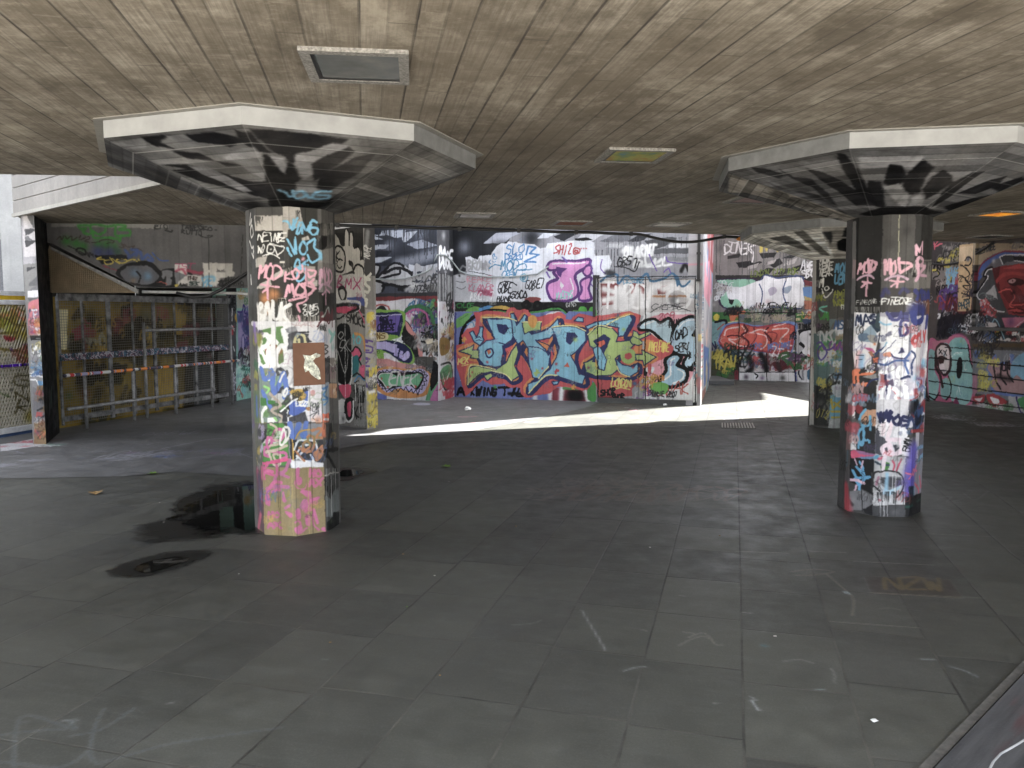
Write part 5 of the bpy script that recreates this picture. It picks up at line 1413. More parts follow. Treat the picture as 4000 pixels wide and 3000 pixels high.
PAINT['walla'] = '''
F|4b4f5e|-42,3296 1481,3202 1468,1948 -69,1960
B|23262f|344|342,3082|.95
B|20232b|394|882,2538|.95
B|2a2d36|233|1292,2983|.9
B|8e94a6|156|1132,3062|.8
B|9aa0b4|132|504,2875|.7
F|c3c9da|163,3074 315,3083 371,3157 836,3145 753,3021 230,2983
F|3a3d47|204,3060 452,3067 670,2998 423,2978
F|cfd4e2|727,3097 1052,3127 888,2967 778,2919
F|aab0c2|832,2893 1158,2961 1451,2854 1048,2787
F|b8bece|159,2883 504,2888 421,2813 157,2793
F|2b2e37|254,2778 557,2772 446,2673 224,2664
F|c5cbda|155,2653 555,2658 333,2560 139,2550
F|30333c|166,2499 555,2620 775,2692 663,2491
Q|a8aec0|131|663,2541 1045,2611 1369,2705|.7
F|c8ccd8|881,2512 1179,2482 1447,2528 1446,2403 879,2386
F|5a5e6a|1042,2358 1472,2377 1471,2276 1041,2257
D|33353c|13|654|50|235,3237 1481,3153
S|c4c4ca|161,2524 304,2471 217,2267 386,2418 553,2518 772,2514 933,2359 945,2182 876,2131 684,2108 355,2214 352,2034 151,2036
C|222226|42|161,2524 277,2510 304,2445 217,2267 414,2431 553,2531 663,2541 772,2489
C|222226|53|385,2367 579,2441 771,2438 933,2334 952,2156 876,2119 684,2121 492,2161 354,2137
C|222226|42|244,2241 495,2315 688,2350 702,2401
C|222226|43|217,2241 382,2162 352,2034
F|222226|657,2146 876,2131 765,2030 642,2044
T|b4b4ba|57|228|RANS|959,2258 1444,2226|.2
Q|b4b4ba|47|820,2055 1039,2155 1201,2103 1443,2151
F|a9a9ae|876,2131 1471,2251 1468,1986 874,2004
R|12|333338 555 dddddd|21|127|877,2182 1442,1999
F|7c2a2e|141,1946 1468,1986 1465,1695 140,1855
F|3a3a3e|142,1989 1469,2012 1468,1936 141,1933
F|e4e2e8|140,1855 487,1853 598,1865 763,1890 1036,1901 1252,1823 1304,1696 1464,1594 1448,4 105,-1
Q|b04a46|21|149,1622 208,1751 320,1777 458,1750 484,1647
S|2a2a2c|178,1648 263,1738 375,1751 456,1621 317,1622
R|24|3a8a5a c05a9a 5a3a8a 2a6aa0 c83a80 3a3a6a 6a9a4a|29|153|761,1749 1381,1339
R|14|2a5aa0 3a6a9a 7a3a8a 2a2a3a|29|179|813,1544 1379,1135
C|3a7a4a|68|759,1595 870,1723 1088,1748 1276,1645 1354,1390 1379,1186
C|c35a9a|37|814,1621 1006,1697 1195,1620 1247,1416
R|12|1c1c1e 7a4a3a b0a088 2a2a2e|24|154|1082,1262 1402,854
F|1c1c1e|730,1544 866,1441 1080,1082 1156,671 967,823 724,1131
S|d88a84|785,1492 919,1338 1080,1108 1143,671 1088,670 998,1082 810,1338
R|10|888 cccccc 333|24|129|755,1364 1105,928
C|1c1c1e|32|1109,1262 1325,1212 1297,1083 1107,1108
S|e8dcc0|1189,1134 1325,1160 1324,1084 1215,1057
F|55524f|857,822 1375,828 1424,314 1182,516
S|84b840|144,1622 429,1686 760,1659 790,1492 697,1183 586,1131 860,1003 967,823 938,694 745,678 581,793 388,895 131,919
S|1f2350|143,1596 428,1642 731,1608 684,1209 601,1221 137,1284
F|6a52b0|162,1557 704,1595 630,1273 533,1260 172,1324
F|cfc8ee|163,1588 731,1616 726,1595 176,1565
T|1f1a3a|27|88|GOT|286,1479 481,1487|.1
T|1f1a3a|27|88|THAT|313,1402 535,1415|.1
T|1f1a3a|30|114|CHEESE|241,1298 589,1312|.1
S|1f2350|135,1128 420,1130 696,1080 887,952 934,797 856,706 663,742 471,870 305,947 131,945
F|c4b8ee|134,1089 391,1104 640,1040 582,871 389,948 131,958
F|b0a4e0|598,988 666,963 623,807 554,845
F|b0a4e0|694,937 748,912 719,769 650,794
S|c4b8ee|748,860 845,926 871,822 774,744 719,769
F|ffffff|489,1130 614,1157 753,1209 641,1131 751,1080 613,1105 529,1027 600,1118|1
S|e8d8a0|129,1258 422,1259 420,1130 126,1115
T|7a5a20|22|104|ANS|140,1141 392,1156|.05
S|84b840|192,920 333,934 357,713 300,660 246,764
F|d8d4dc|126,657 412,661 424,544 123,513
T|333|16|79|MAIN|143,539 410,562|.05
S|d08a86|128,762 386,778 635,716 1020,669 1183,620 1018,566 126,657
F|5a64b4|116,157 402,85 401,6 113,-1
S|d98a3a|123,500 411,635 744,600 1074,618 1263,518 1370,390 1287,260 1177,102 846,42 457,60 179,211
F|5fae78|1261,285 1439,443 1434,4 1175,11
S|c86aa8|1285,78 1424,314 1434,4 1284,1
F|111|1348,802 1428,674 1424,366 1287,182 1261,363
S|c9bcec|169,422 270,554 522,584 854,563 1074,605 1222,517 1234,336 1095,126 848,173 627,220 403,137 237,291
L|141416|13|183,396 227,501 270,528 297,489 326,555 367,509 410,567 465,526 522,569 577,528 633,565 687,529 743,561 798,521 854,563 908,533 964,575 1018,534 1073,577 1127,531 1168,537 1154,490 1214,465 1159,425 1207,375 1139,360 1165,283 1110,282 1109,204 1055,216 1026,99 986,202 930,135 904,213 848,160 794,250 738,184 683,235 626,155 572,232 515,166 460,204 403,150 376,215 306,201 321,267 251,252 280,332 210,317 253,384 183,396
S|141416|217,423 297,516 576,520 1018,540 1140,490 1125,360 1014,202 877,265 628,247 460,204 321,254
S|6fb888|245,423 311,490 520,493 631,456 852,485 1018,514 1113,464 1092,373 986,228 891,291 739,262 572,272 432,222 349,294 295,384
Z|e0dcd8|22|245,423 311,490 520,493 462,348 503,257 404,229 350,307 295,371
T|d8d8d4|32|261|ENEK|461,270 987,267|.15
F|c03a34|296,437 329,398 295,371
F|c03a34|405,268 461,243 418,216
F|c03a34|960,292 1014,267 973,227
F|c03a34|1085,463 1112,425 1077,411
L|f0f0f2|37|1462,1847 1436,-22
L|2a2a2a|16|105,4 1436,-17
'''
PAINT['far'] = '''
F|8b8581|-155,6286 2764,6006 2880,2342 -79,2396
F|8b8581|-101,3520 2411,3418 2443,2350 -79,2396
B|4a4745|205|730,3073|.7
B|5a5754|173|183,3161|.6
F|2a2928|532,2819 869,2862 938,2791 772,2692 603,2696
F|2a2928|1066,3028 1461,3033 1399,2916 1135,2906
F|2a2928|1237,2783 1530,2895 1598,2774 1405,2677
F|2a2928|1563,2894 1851,3004 2012,2998 1790,2887
F|2a2928|1796,2667 2082,2761 2118,2626 1863,2564
F|2a2928|671,2712 1070,2839 1137,2820 940,2688
F|2a2928|1011,2548 1273,2680 1405,2660 1277,2508
F|3a3836|1408,2540 1731,2669 1861,2632 1606,2502
F|b8b0aa|805,2726 1071,2805 1007,2686 807,2657
F|b8b0aa|1270,2817 1465,2880 1402,2779 1239,2732
F|b8b0aa|1663,2806 1918,2900 1858,2767 1600,2706
F|3a3836|324,2982 663,3041 598,2939 326,2912
F|34322f|57,2534 2249,2488 2253,2354 59,2428
T|e4e0dc|34|243|DUNEK|237,3037 899,3033|.15
C|e4e0dc|31|794,3209 932,3032 904,2827
C|e4e0dc|24|351,3329 522,3288 622,3353
Q|c8b030|47|1110,3232 1104,3078
Q|c8b030|34|1228,3160 1230,3091
Q|c8b030|33|1458,3169 1477,3066
T|6a7a30|23|137|LONDON CITY ROK|878,2482 1929,2529|.1
T|e8e6e4|39|202|AME|1990,2612 2308,2621|.1
T|e8e6e4|29|169|SBC|2028,2425 2313,2453|.1
S|3a2a44|94,2428 946,2446 1016,2307 820,2102 755,1963 759,1789 557,1685 246,1757 139,1934 272,2214
S|8fc8a8|136,2409 913,2412 949,2308 682,2208 549,2070 722,1929 624,1755 316,1756 192,1898 223,2039 408,2247 200,2320
S|1a1a1c|380,1967 448,2001 501,1931 469,1826 417,1844
Z|3a4a78|34|684,2103 1081,2375 1211,2510 1477,2436 1672,2466 2027,2459 2065,2222 2047,1747 1625,1750 1296,1751 829,1719
S|f0f0f0|340,2248 681,2243 949,2343 1147,2408 1211,2493 1477,2419 1673,2432 1995,2443 2081,2222 2078,1781 1821,1749 1493,1785 1230,1734 963,1753 761,1719 620,1930 380,1967
B|f4f4f4|138|480,2106|.9
S|c0b8c8|1286,2165 1416,2232 1485,2128 1355,2026
S|9aa8b8|1614,2195 1807,2243 1747,2090 1616,2092
B|c8a8a8|74|1293,1889|.7
C|3a4a78|24|1083,2306 1155,2098 1129,1787
C|3a4a78|23|1674,2364 1616,2092 1722,1783
T|1a1a1c|24|138|UUENEU|997,1718 1951,1731|.1
Z|f0f0f0|30|2067,2154 2114,2187 2101,2086
F|7a2a30|2061,2391 2302,2319 2289,2218 2096,2255
F|5a8ac0|2050,2205 2304,2218 2313,1915 2089,1951
F|c0a860|2088,2002 2281,1949 2282,1898 2106,1917
F|b86a4a|2091,1900 2314,1898 2304,1678 2112,1713
R|8|c0b8b0 e8e8e8|21|141|-7,2253 142,1757
T|6a6a5c|20|138|ANT WORM|830,1649 1888,1663|.1
F|3d7a3a|-30,1652 2322,1611 2328,1408 -25,1403
R|16|1a1a1c d8d830 3a7a3a e0602a d8d8d8|31|160|41,1616 2280,1407
S|e0c820|25,1545 111,1616 182,1545 114,1439 37,1456
S|d86a28|423,1545 560,1562 529,1439 426,1439
F|7fa8a8|-25,1403 357,1439 298,943 -14,832
C|1a1a1c|56|80,1403 322,1439 311,1156
L|b83a3a|25|136,1226 289,1368
T|1a1a4a|35|179|N|23,726 128,745|0
S|1a1a1c|901,1509 1301,1544 1371,1406 971,1387
F|d8c890|358,1404 968,1509 1633,1475 2021,1509 2023,1441 1635,1406 970,1422 393,1351
F|d4b0a8|1002,1509 1169,1509 1171,1423 1004,1405
C|e8e8e8|40|1371,1406 1435,1492 1534,1475 1504,1371
C|d8d0a0|26|1955,1577 2211,1594 2309,1509
S|3a4a6a|2054,1475 2279,1441 2155,1339
F|cfcac8|647,735 1945,756 1965,32 663,-8
F|7a7a74|628,1597 1922,1595 1945,756 647,735
R|14|1a1a1c d8d0a0 b0a090 3a5a3a|31|139|628,1580 1864,1372
F|4a3a3a|-11,689 648,700 663,27 2,8
S|6a8ac4|141,977 223,1226 358,1368 700,1404 972,1335 1307,1336 1569,1406 1797,1424 1962,1338 1952,1099 1894,858 1850,685 1590,611 1390,677 1123,673 783,738 511,662 303,695 162,817
S|a82838|166,942 258,1191 393,1340 701,1369 1040,1301 1570,1379 1897,1321 1909,1133 1833,719 1589,646 1122,708 783,755 510,698 302,730
S|d8492c|211,978 276,1191 428,1316 702,1341 1041,1266 1308,1284 1570,1354 1865,1304 1839,1064 1783,753 1587,698 1121,760 816,808 509,751 301,801
C|f0c8c0|31|702,1299 790,1194 741,1089 539,981 401,997
C|f0c8c0|31|401,980 645,841 849,826
C|f0c8c0|31|841,1160 1112,1127 1280,1059 1285,885 1154,761
C|f0c8c0|24|1440,1302 1701,1372
Z|8a2030|27|1311,1163 1510,1130 1449,956 1332,990
C|8a2030|27|974,1265 1046,1056 916,845
R|8|e8684a c03a20|14|84|291,1297 1847,789
C|5a0f18|45|753,1327 841,1195 707,1088 881,915 800,755
C|5a0f18|41|1308,1281 1244,1162 1382,990 1339,711
C|5a0f18|31|365,1050 571,1087 742,1036
C|f4d0c8|35|295,1085 361,1227 635,1281
C|f4d0c8|34|943,1160 1109,1231 1277,1197
C|f4d0c8|34|1409,1233 1770,1235 1581,958 1845,857
T|6a7ab8|27|140|MOR|919,757 1187,796|.1
T|6a7ab8|27|159|NASTY PAST|1322,729 1815,771|.1
T|1a1a2a|30|137|HTS|1809,995 2002,1031|.1
T|1a1a1c|23|136|TIMUO|1997,1219 2285,1238|0
F|2a3a8a|1882,686 1979,722 1998,33 1950,14
F|c8c6c8|1948,1236 2333,1238 2369,10 1983,-2
S|111113|1982,1202 2158,1237 2318,1204 2336,591 2145,553 1998,619 2106,792 2006,894 2068,997
S|f4f2f2|2032,1134 2158,1203 2319,1170 2335,642 2175,622 2076,723 2136,861 2053,946
B|111113|33|2250,1129
S|e8e8ea|2003,447 2177,554 2338,523 2352,44 2030,34
C|2a2a3a|27|2054,345 2025,206 2094,70
C|9a9aa0|40|2247,350 2120,278 2126,71
S|3a6a8a|2217,280 2313,283 2319,77 2222,91
F|55562f|-28,653 614,664 624,204 -19,187
R|22|d8c030 2a4a3a 3a5a6a b0a030 1a1a1c|39|214|-10,618 554,273
T|dcc838|42|250|TRAV|68,261 588,309|.1
L|dcc838|35|104,197 452,206
B|3a8a3a|106|106,101|.8
F|5a5a48|-2,223 556,202 560,24 2,8
R|8|3a7a3a 222 c8b838|28|107|34,188 524,59
F|8a2a38|555,238 658,240 663,10 560,24
R|18|1a1a1c 8a3a3a c83a3a 5a3a3a f0f0f0 3a6a3a 6a3a6a|48|244|855,563 1895,237
S|5a1a20|1429,434 1658,509 1761,338 1566,264
Q|1a1a1c|76|889,563 963,319 863,210
Q|1a1a1c|82|1157,638 1263,431 1300,257
Q|3a2a2a|61|1527,506 1599,264
B|3a2a2a|90|866,104|.8
F|e8e6e6|676,195 1927,228 1933,14 681,-25
B|3a2a3a|76|832,86|.8
B|6a4a7a|62|1204,79|.7
B|3a3a38|81|1669,92|.8
C|1a1a1c|31|1034,179 1102,129 1070,75
L|2a2a2c|17|676,198 1934,231
L|141416|17|627,1615 663,-8
L|141416|17|1290,676 1307,-6
L|141416|17|1906,1612 1950,14
L|141416|20|627,1629 1921,1625
D|4a4a4a|13|1025|40|41,3375 2226,3292
F|6a4a50|-84,3519 -25,3517 -14,1758 -67,1758
'''
PAINT['retr'] = '''
F|b8b4b8|-3492,4673 6822,7587 15796,-2469 -1814,-92
F|b04a4c|899,4626 5634,5564 7025,2818 5338,2550 1989,2589
F|e0889a|-21,2467 3186,2722 5540,2246 3758,1742 668,1930
R|16|5a8ac0 d8d0d8 c86a7a e0c0b0 8aa0c0|157|302|-239,2945 6855,262
F|4a72b4|965,1016 4296,822 4230,95 1482,204
R|10|3a9aa0 2a4a8a d8d8d8 e0c080|148|291|683,920 6103,-423
L|f0d890|153|64,1204 480,-27
F|a06a5a|383,195 2487,116 2208,-98 480,-27
'''
PAINT['right'] = '''
F|4f4a47|1927,3144 5541,2806 5759,-587 2174,-1188
F|3a3736|2930,3007 4188,2832 4212,2448 2958,2523
T|c8445a|29|126|K|3558,2771 3765,2869|.2
Q|8a8890|47|3918,2630 4104,2698 4207,2750|.8
T|a8a4a8|24|185|MUR|3837,2594 4137,2594|.1
R|16|1a1a1a c8bcb4 8a847e d8c838|26|187|3544,2762 4175,2410
R|24|1a1a1a d8c838 c0b6ae 8a8078 2a2a6a b8b0a8|29|166|3544,2530 4204,1922
F|837c78|3529,2531 3842,2511 3860,2221 3547,2234
T|141414|29|168|KRH|3567,2381 3822,2388|.1
C|d8c838|34|3552,2392 3652,2398 3699,2332
C|141414|27|3575,2254 3714,2311 3652,2398
T|d8c838|24|145|SEL|3819,2430 3985,2420|.1
T|78b4d8|26|123|HENGE|3871,2261 4183,2267|.15
T|78b4d8|26|124|BLOK|3907,2136 4165,2136|.15
T|78b4d8|24|103|GOE|3942,2011 4118,2026|.1
R|8|b8282e c83030|23|122|4102,2292 4229,1962
T|141414|22|126|RUZE|3678,1976 3929,1990|.1
R|14|5a3a8a 4a2a7a 2a1a4a 8a2a30|33|166|3740,1891 4249,1637
R|12|c83038 5a1a20 1a1a1a e8e0e0|33|187|3662,1766 4285,1474
F|c9a878|4209,2790 4543,2801 4560,1635 4262,1636
F|d8bc94|4212,2750 4540,2766 4544,2507 4227,2507
C|141414|25|4377,2517 4425,2574 4517,2528 4485,2431 4382,2437
C|141414|20|4278,2444 4385,2397 4495,2272 4397,2197 4479,2114
C|141414|18|4263,2264 4370,2218 4506,2093 4353,2079 4487,1995
C|141414|20|4334,1959 4466,1915 4521,1854 4394,1837
R|8|141414 2a2a3a 3a3028|18|121|4252,2445 4522,1835
B|2a3a5a|50|4441,2533|.8
T|2a4a5a|21|121|PHGH|4286,1677 4530,1715|.0
F|a9987c|4543,2801 5547,2714 5562,2476 4566,2426
T|3a4048|17|97|RESINEE|4601,2601 4961,2670|.15
R|4|6a6a70 444|18|75|5099,2716 5509,2626
S|3a5aa0|4601,2188 4662,2421 4825,2546 5082,2613 5334,2603 5556,2568 5562,2476 5249,2516 4973,2478 4789,2355 4676,2185
C|8a2a40|26|4602,2169 4618,2325 4732,2475 4990,2582 5243,2610 5557,2559
S|6a6a70|4671,2264 4787,2374 4972,2497 5248,2526 5561,2504 5569,2366 4933,2366 4887,2330 4797,2219
B|c8c8c8|47|4926,2472|.8
S|4a4d50|4603,1952 4708,2066 4798,2199 4747,2240 4801,2354 4933,2366 4997,2095 5213,1633 5074,1633 4925,1731 4823,1810 4649,1822
C|e4e4e6|22|4934,2347 4815,2324 4760,2230 4834,2217 4755,2104 4616,1951 4647,1852 4824,1790 5025,1653 5203,1623
C|111113|31|4908,2377 4778,2336 4735,2231 4798,2209 4719,2095 4581,1942
C|6a7a78|17|4643,1911 4765,1947 4869,1848 5010,1883
F|b4b4b6|4791,1927 4963,2077 5031,1940 5061,1825 4938,1904
S|3a3d40|5064,2520 5247,2554 5339,2529 5321,2455 5208,2444 5118,2412
C|d8d8da|19|5041,2521 5155,2551 5315,2549 5559,2522
C|d8d8da|19|5053,2521 5118,2412
F|1a1a1c|5317,2521 5561,2494 5566,2421 5344,2435
C|d8d8da|16|5344,2450 5566,2412
F|8b1414|4909,2358 5212,2388 5568,2394 5622,1548 5311,1547 5209,1708 5104,1900 4998,2075
F|5a0c0c|4909,2358 5073,2377 5040,2169 5101,1938 5000,2056
S|a81c18|4994,2152 5127,2260 5309,2279 5534,2240 5537,2194 5313,2223 5132,2184 5021,2094
S|b42420|5123,2336 5393,2377 5569,2366 5573,2311 5352,2323
S|3a0808|5227,2142 5361,2174 5541,2129 5546,2055 5347,2044 5254,2085
S|c89898|5251,2132 5340,2160 5397,2135 5355,2090 5276,2093
B|2a0808|16|5330,2127
S|6a1010|5122,1976 5347,2044 5508,1965 5609,1741 5438,1669 5298,1745
C|d83a2c|21|5077,1958 5282,1990 5381,1856 5299,1726 5438,1669
C|c83028|18|5298,1745 5434,1725 5609,1741
S|4a0a0a|5257,1670 5459,1687 5615,1649 5619,1594 5398,1594
S|b02420|5258,1651 5438,1669 5573,1631 5396,1622
B|200606|53|5354,1932|.8
S|3b4450|4782,1673 4877,1712 4935,1556 5035,1499 5123,1595 5242,1177 5197,1156 5062,1441 4943,1440 4839,1556
F|c88a9a|4834,1634 4905,1653 4946,1585 5029,1595 4961,1537 4887,1566
F|3a3d42|5052,1595 5621,1557 5633,1373 5267,1159
F|b8607a|5150,1528 5622,1539 5627,1465 5282,1273
B|5a3a6a|103|5339,1463|.7
C|8ab8c8|19|4780,1713 4746,1654 4799,1595 4932,1420 5035,1499 5244,1148
C|8ab8c8|16|5244,1148 5634,1364
C|d8c8d0|14|5259,1272 5604,1493
C|3a5aa0|31|4676,1792 4785,1634 4796,1458
F|d8d0cc|4796,1458 5038,1441 5197,1156 5635,1336 5647,1152 5336,1142 4863,1166
R|8|b8282e 3a5a9a d8d8d8|18|118|4603,1754 4796,1458
Z|1a1a1c|17|5009,1344 5054,1374 5103,1346 5059,1306
S|d8b830|5035,1306 5118,1308 5103,1173 5032,1171
C|a82a2a|17|4928,1284 4998,1325 5048,1287
R|12|2a4a8a 3a6aa0 222 d8d8d8|22|98|4658,1279 5010,1131
R|10|a82a2a f0f0f0 222|21|75|5191,1252 5604,1151
F|5a4a30|4569,1077 5649,1124 5653,1060 4573,1017
R|26|e8e8e8 141416 f4f4f4 2a1a2a b0b0b8|28|124|3674,1554 4531,1276
R|18|101012 1a1a24 181820|43|186|3711,1428 4462,1154
R|14|f0f0f0 141414|21|101|4279,1576 4559,1236
R|10|1a1a1c 6a6a6e|18|159|4519,1476 4767,1123
C|8a4a8a|21|4129,1842 4188,1759
S|c05a80|3970,1097 4034,1182 4193,1238 4380,1212 4490,1114 4559,836 4676,582 4692,323 4609,13 4322,2 4213,31 3592,30 3529,1083 3818,1071
C|7a3a5a|21|4086,1225 4299,1240 4462,1154
F|b86a80|3616,1086 4009,1140 4044,1017 3658,874
S|8cc0bc|4029,1037 4118,1143 4250,1178 4384,1151 4469,1033 4537,774 4653,541 4621,236 4531,25 4322,2 4262,119 4186,28 4127,106 4048,496 4084,811
B|5fa0a0|163|4286,1026|.7
S|8cc0bc|3793,1007 3902,1074 4014,1057 3989,1014
S|121416|4297,842 4354,784 4369,622 4333,476 4268,461 4234,571 4237,736
S|8cc0bc|3541,868 3684,918 3749,793 3705,577 3831,374 3816,160 3738,23 3589,73
S|8cc0bc|3888,378 4052,433 4128,314 4097,145 3992,50 3889,124
C|1a1a1c|25|4468,1053 4537,774 4652,561 4643,299
C|1a1a1c|24|4049,475 4128,314 4098,124 4020,42
C|1a1a1c|25|3589,73 3738,23 3844,162
Z|3a2a2a|53|3727,919 3792,1028 3904,1043 4031,995 4081,852 4081,623 3992,502 3908,507 3816,627 3750,772
S|d8ccc8|3741,920 3807,1007 3905,1028 4013,984 4054,851 4054,622 3977,522 3907,528 3843,650 3779,773
L|1a1a1c|20|3796,954 3873,863
L|1a1a1c|20|3867,947 3801,870
L|1a1a1c|19|3911,927 3985,847
L|1a1a1c|19|3979,941 3916,844
C|3a2420|34|3750,772 3862,809 3989,785
S|3a2420|3793,774 3920,781 3925,697 3826,691
C|3a2a2a|59|3715,876 3745,623 3855,460 3922,275
S|e8d8d8|3815,648 3925,697 3987,596 3935,530 3862,567
C|a8dcd8|16|4108,853 4216,869 4348,886
T|d8ece8|16|82|L----|4096,832 4348,875|0
C|d8ece8|16|4423,727 4416,625 4468,628
C|d8ece8|14|4259,160 4304,309 4339,168
F|7a2a50|4189,-13 4262,119 4349,5
F|7e8288|4575,977 5657,1004 5711,154 4621,236
R|10|3a5a9a 6a6a70 2a2a2c c8b83a|26|138|4602,958 4985,761
S|5a7ac0|4894,676 4982,819 5071,921 5126,808 5357,821 5350,934 5441,920 5447,826 5669,820 5702,302 5113,264 4983,408
S|b08a8c|4913,678 4995,800 5062,881 5104,777 5314,780 5352,896 5404,786 5672,765 5699,339 5134,305 5005,449 5023,548
S|7ab0d0|5403,804 5659,968 5688,524 5506,604 5400,501
C|2a2426|30|5035,744 5098,496 5202,350
C|2a2426|30|5198,773 5188,561 5312,436
C|2a2426|29|5334,819 5323,628 5446,486
Q|2a2426|63|5141,557 5376,518|.7
T|141416|23|153|UN|5205,658 5366,669|.1
R|14|d8d060 c8c040|18|99|4666,741 4871,260
F|b07a90|4601,557 4702,564 4722,246 4624,196
S|a8242c|4626,156 4776,191 4885,222 4879,122 4785,43 4683,61
S|e8e0e0|4666,130 4778,152 4852,169 4782,92
S|a8242c|4923,206 5065,259 5258,201 5353,153 5244,45 5031,40
S|f0ecec|4997,194 5141,189 5193,117 5075,104
F|b8b8ba|5370,251 5704,265 5730,-142 5386,4
S|4a9a5a|5553,212 5704,265 5718,43 5605,105
C|3a2a6a|24|5529,248 5609,30 5723,-31
F|9a979a|4533,5 4932,69 5410,-12 5421,-183 4539,-97
R|10|c8c8c8 5a8a5a a0a0a8|17|78|4634,36 5363,1
L|0c0c0d|17|3547,782 4588,767
L|0c0c0d|17|3560,568 4601,567
L|0c0c0d|17|3572,353 4693,303
L|0c0c0d|17|3587,116 4783,72
L|0c0c0d|17|4589,757 5673,755
L|0c0c0d|17|4602,547 5688,524
L|0c0c0d|17|4693,303 5702,302
L|0c0c0d|15|4783,72 5716,80
L|1a1a1c|14|3935,991 4575,977
'''
PAINT['upper'] = '''
F|8a8886|191,2816 1673,2815 1671,2750 188,2760
Q|2f8a2c|21|683,2773 622,2780 528,2771 557,2731 620,2740 587,2699 647,2668 711,2692|.9
Q|2f8a2c|21|808,2782 731,2797 683,2765 696,2716 772,2669 851,2694 868,2726|.9
Q|2f8a2c|21|824,2782 901,2767 995,2784 990,2654 1076,2647 1170,2664 1165,2721 1040,2728 1120,2769 1043,2793 995,2784|.9
Q|2f8a2c|19|710,2668 723,2620 879,2621 1034,2590|.9
Q|2f8a2c|21|1060,2647 1041,2566|.9
B|2f7a2c|71|372,2577|.9
B|2f7a2c|71|487,2545|.9
B|2f7a2c|71|578,2505|.9
B|2f7a2c|64|766,2547|.9
B|2f7a2c|72|875,2532|.9
B|3a7a3c|64|976,2508|.8
C|3a2a28|9|249,2592 297,2632 311,2592 352,2641 381,2601 437,2650 442,2585 522,2634 553,2643 520,2602
C|3a2a28|9|551,2602 646,2635 660,2603 597,2578 720,2555 847,2597 940,2589 954,2557 876,2548
C|4a3a38|6|1030,2501 1093,2493 1063,2542 1148,2510 1228,2526 1203,2494 1289,2478 1327,2446
B|2a3a7a|95|761,2434|.8
B|26367a|88|909,2410|.8
B|2f5a4a|64|1012,2435|.8
Q|2a4a9a|24|1107,2461 1152,2404 1142,2363 1264,2453 1186,2477|.8
Q|2a4a9a|21|1245,2388 1303,2437 1322,2331 1388,2397 1448,2324 1385,2332|.8
C|2a4a9a|13|1452,2422 1544,2333 1655,2325
Q|1a1a1c|13|482,2448 514,2481 591,2465 604,2400 542,2408 489,2432|.9
C|1a1a1c|9|392,2512 483,2464 604,2400
T|1a1a1c|8|49|NM|626,2368 696,2369|.0
F|15151a|712,2385 1104,2404 1142,2355 943,2305 801,2272
C|d8c030|14|797,2369 742,2344 835,2337 741,2336
C|d8c030|14|834,2321 913,2329 942,2289 863,2272 834,2304
L|d8c030|14|907,2362 1028,2281
Z|d8c030|14|992,2338 1086,2346 1124,2314 1060,2289 1006,2313
C|d8c030|14|1124,2314 1204,2339 1273,2298 1275,2339
L|8a2a40|13|816,2255 985,2191
S|121214|968,2158 1099,2273 1258,2306 1431,2299 1538,2193 1619,2218 1890,2219 1952,2162 1997,2079 1842,1988 1323,1979 1128,2036
S|5f5f66|1031,2167 1137,2249 1256,2257 1413,2242 1489,2160 1519,2111 1444,2028 1324,2004 1168,2036 1075,2085
B|5a7a9a|72|1212,2159|.8
B|5a84a8|73|1377,2119|.8
B|9a7a5a|40|1192,2061|.6
C|121214|21|1237,2176 1281,2110 1262,2036
S|74747a|1561,2177 1618,2202 1689,2185 1703,2120 1670,2095 1692,2062 1666,2004 1603,2004 1607,2119 1566,2078
S|74747a|1728,2169 1808,2169 1927,2145 1957,2088 1883,2038 1786,2013 1746,2004 1733,2079
C|b83a2a|13|1500,2037 1564,2045 1611,2012
T|2a2a2c|13|49|RTO|1488,2744 1670,2750|.0
L|2a2a2c|16|1629,2725 1708,2702 1725,2726
T|2a2a2c|15|57|TANEO|1837,2744 2115,2730|.0
T|2a2a2c|13|41|KO.|2115,2730 2324,2732|.0
T|2a2a2c|13|49|RUTIO|1842,2682 2113,2664|.0
C|2a2a2c|11|2065,2664 2160,2632 2241,2657 2169,2665
F|cfcac6|1736,2280 1891,2285 1903,2162 1870,2137 1728,2194
T|a82a5a|10|66|TST|1737,2219 1985,2220|.1
Q|a82a4a|28|1904,2195 2015,2170 2080,2171|.9
Q|a82a4a|21|1744,2186 1825,2211 1871,2153|.8
F|cfcac6|1771,2046 1902,2137 2079,2137 2074,1993 1769,1992
T|3a2a2a|11|41|TNE|1892,2071 2012,2071|.1
T|2a3a3a|11|41|SEK|1913,2005 2042,2005|.1
T|1a1a1a|10|33|ABE|1785,1988 1897,1988|.1
F|d4cfc8|2096,2294 2491,2292 2477,2097 2335,2080 2267,1981 2097,1980
F|7a7876|2283,2229 2298,2204 2363,2205 2380,2230 2378,2176 2281,2175
F|7a7876|2368,2105 2302,2089 2302,2080
Q|6ab0d8|25|2110,2104 2174,2113 2238,2105 2237,2063|.8
T|6ab0d8|21|91|YK|2073,1989 2202,1989|.1
F|d4cfc8|2484,2189 2516,2172 2506,2122 2481,2114
R|10|1a1a1c 222|11|50|2278,2080 2493,1981
T|1a1a1c|10|58|OTO|2494,1998 2632,2006|.1
S|c8b030|1721,2004 1770,2013 1760,1980 1728,1980
L|2a2a2c|3|2189,2657 2170,1980
L|2a2a2c|3|2637,2677 2596,2164
'''
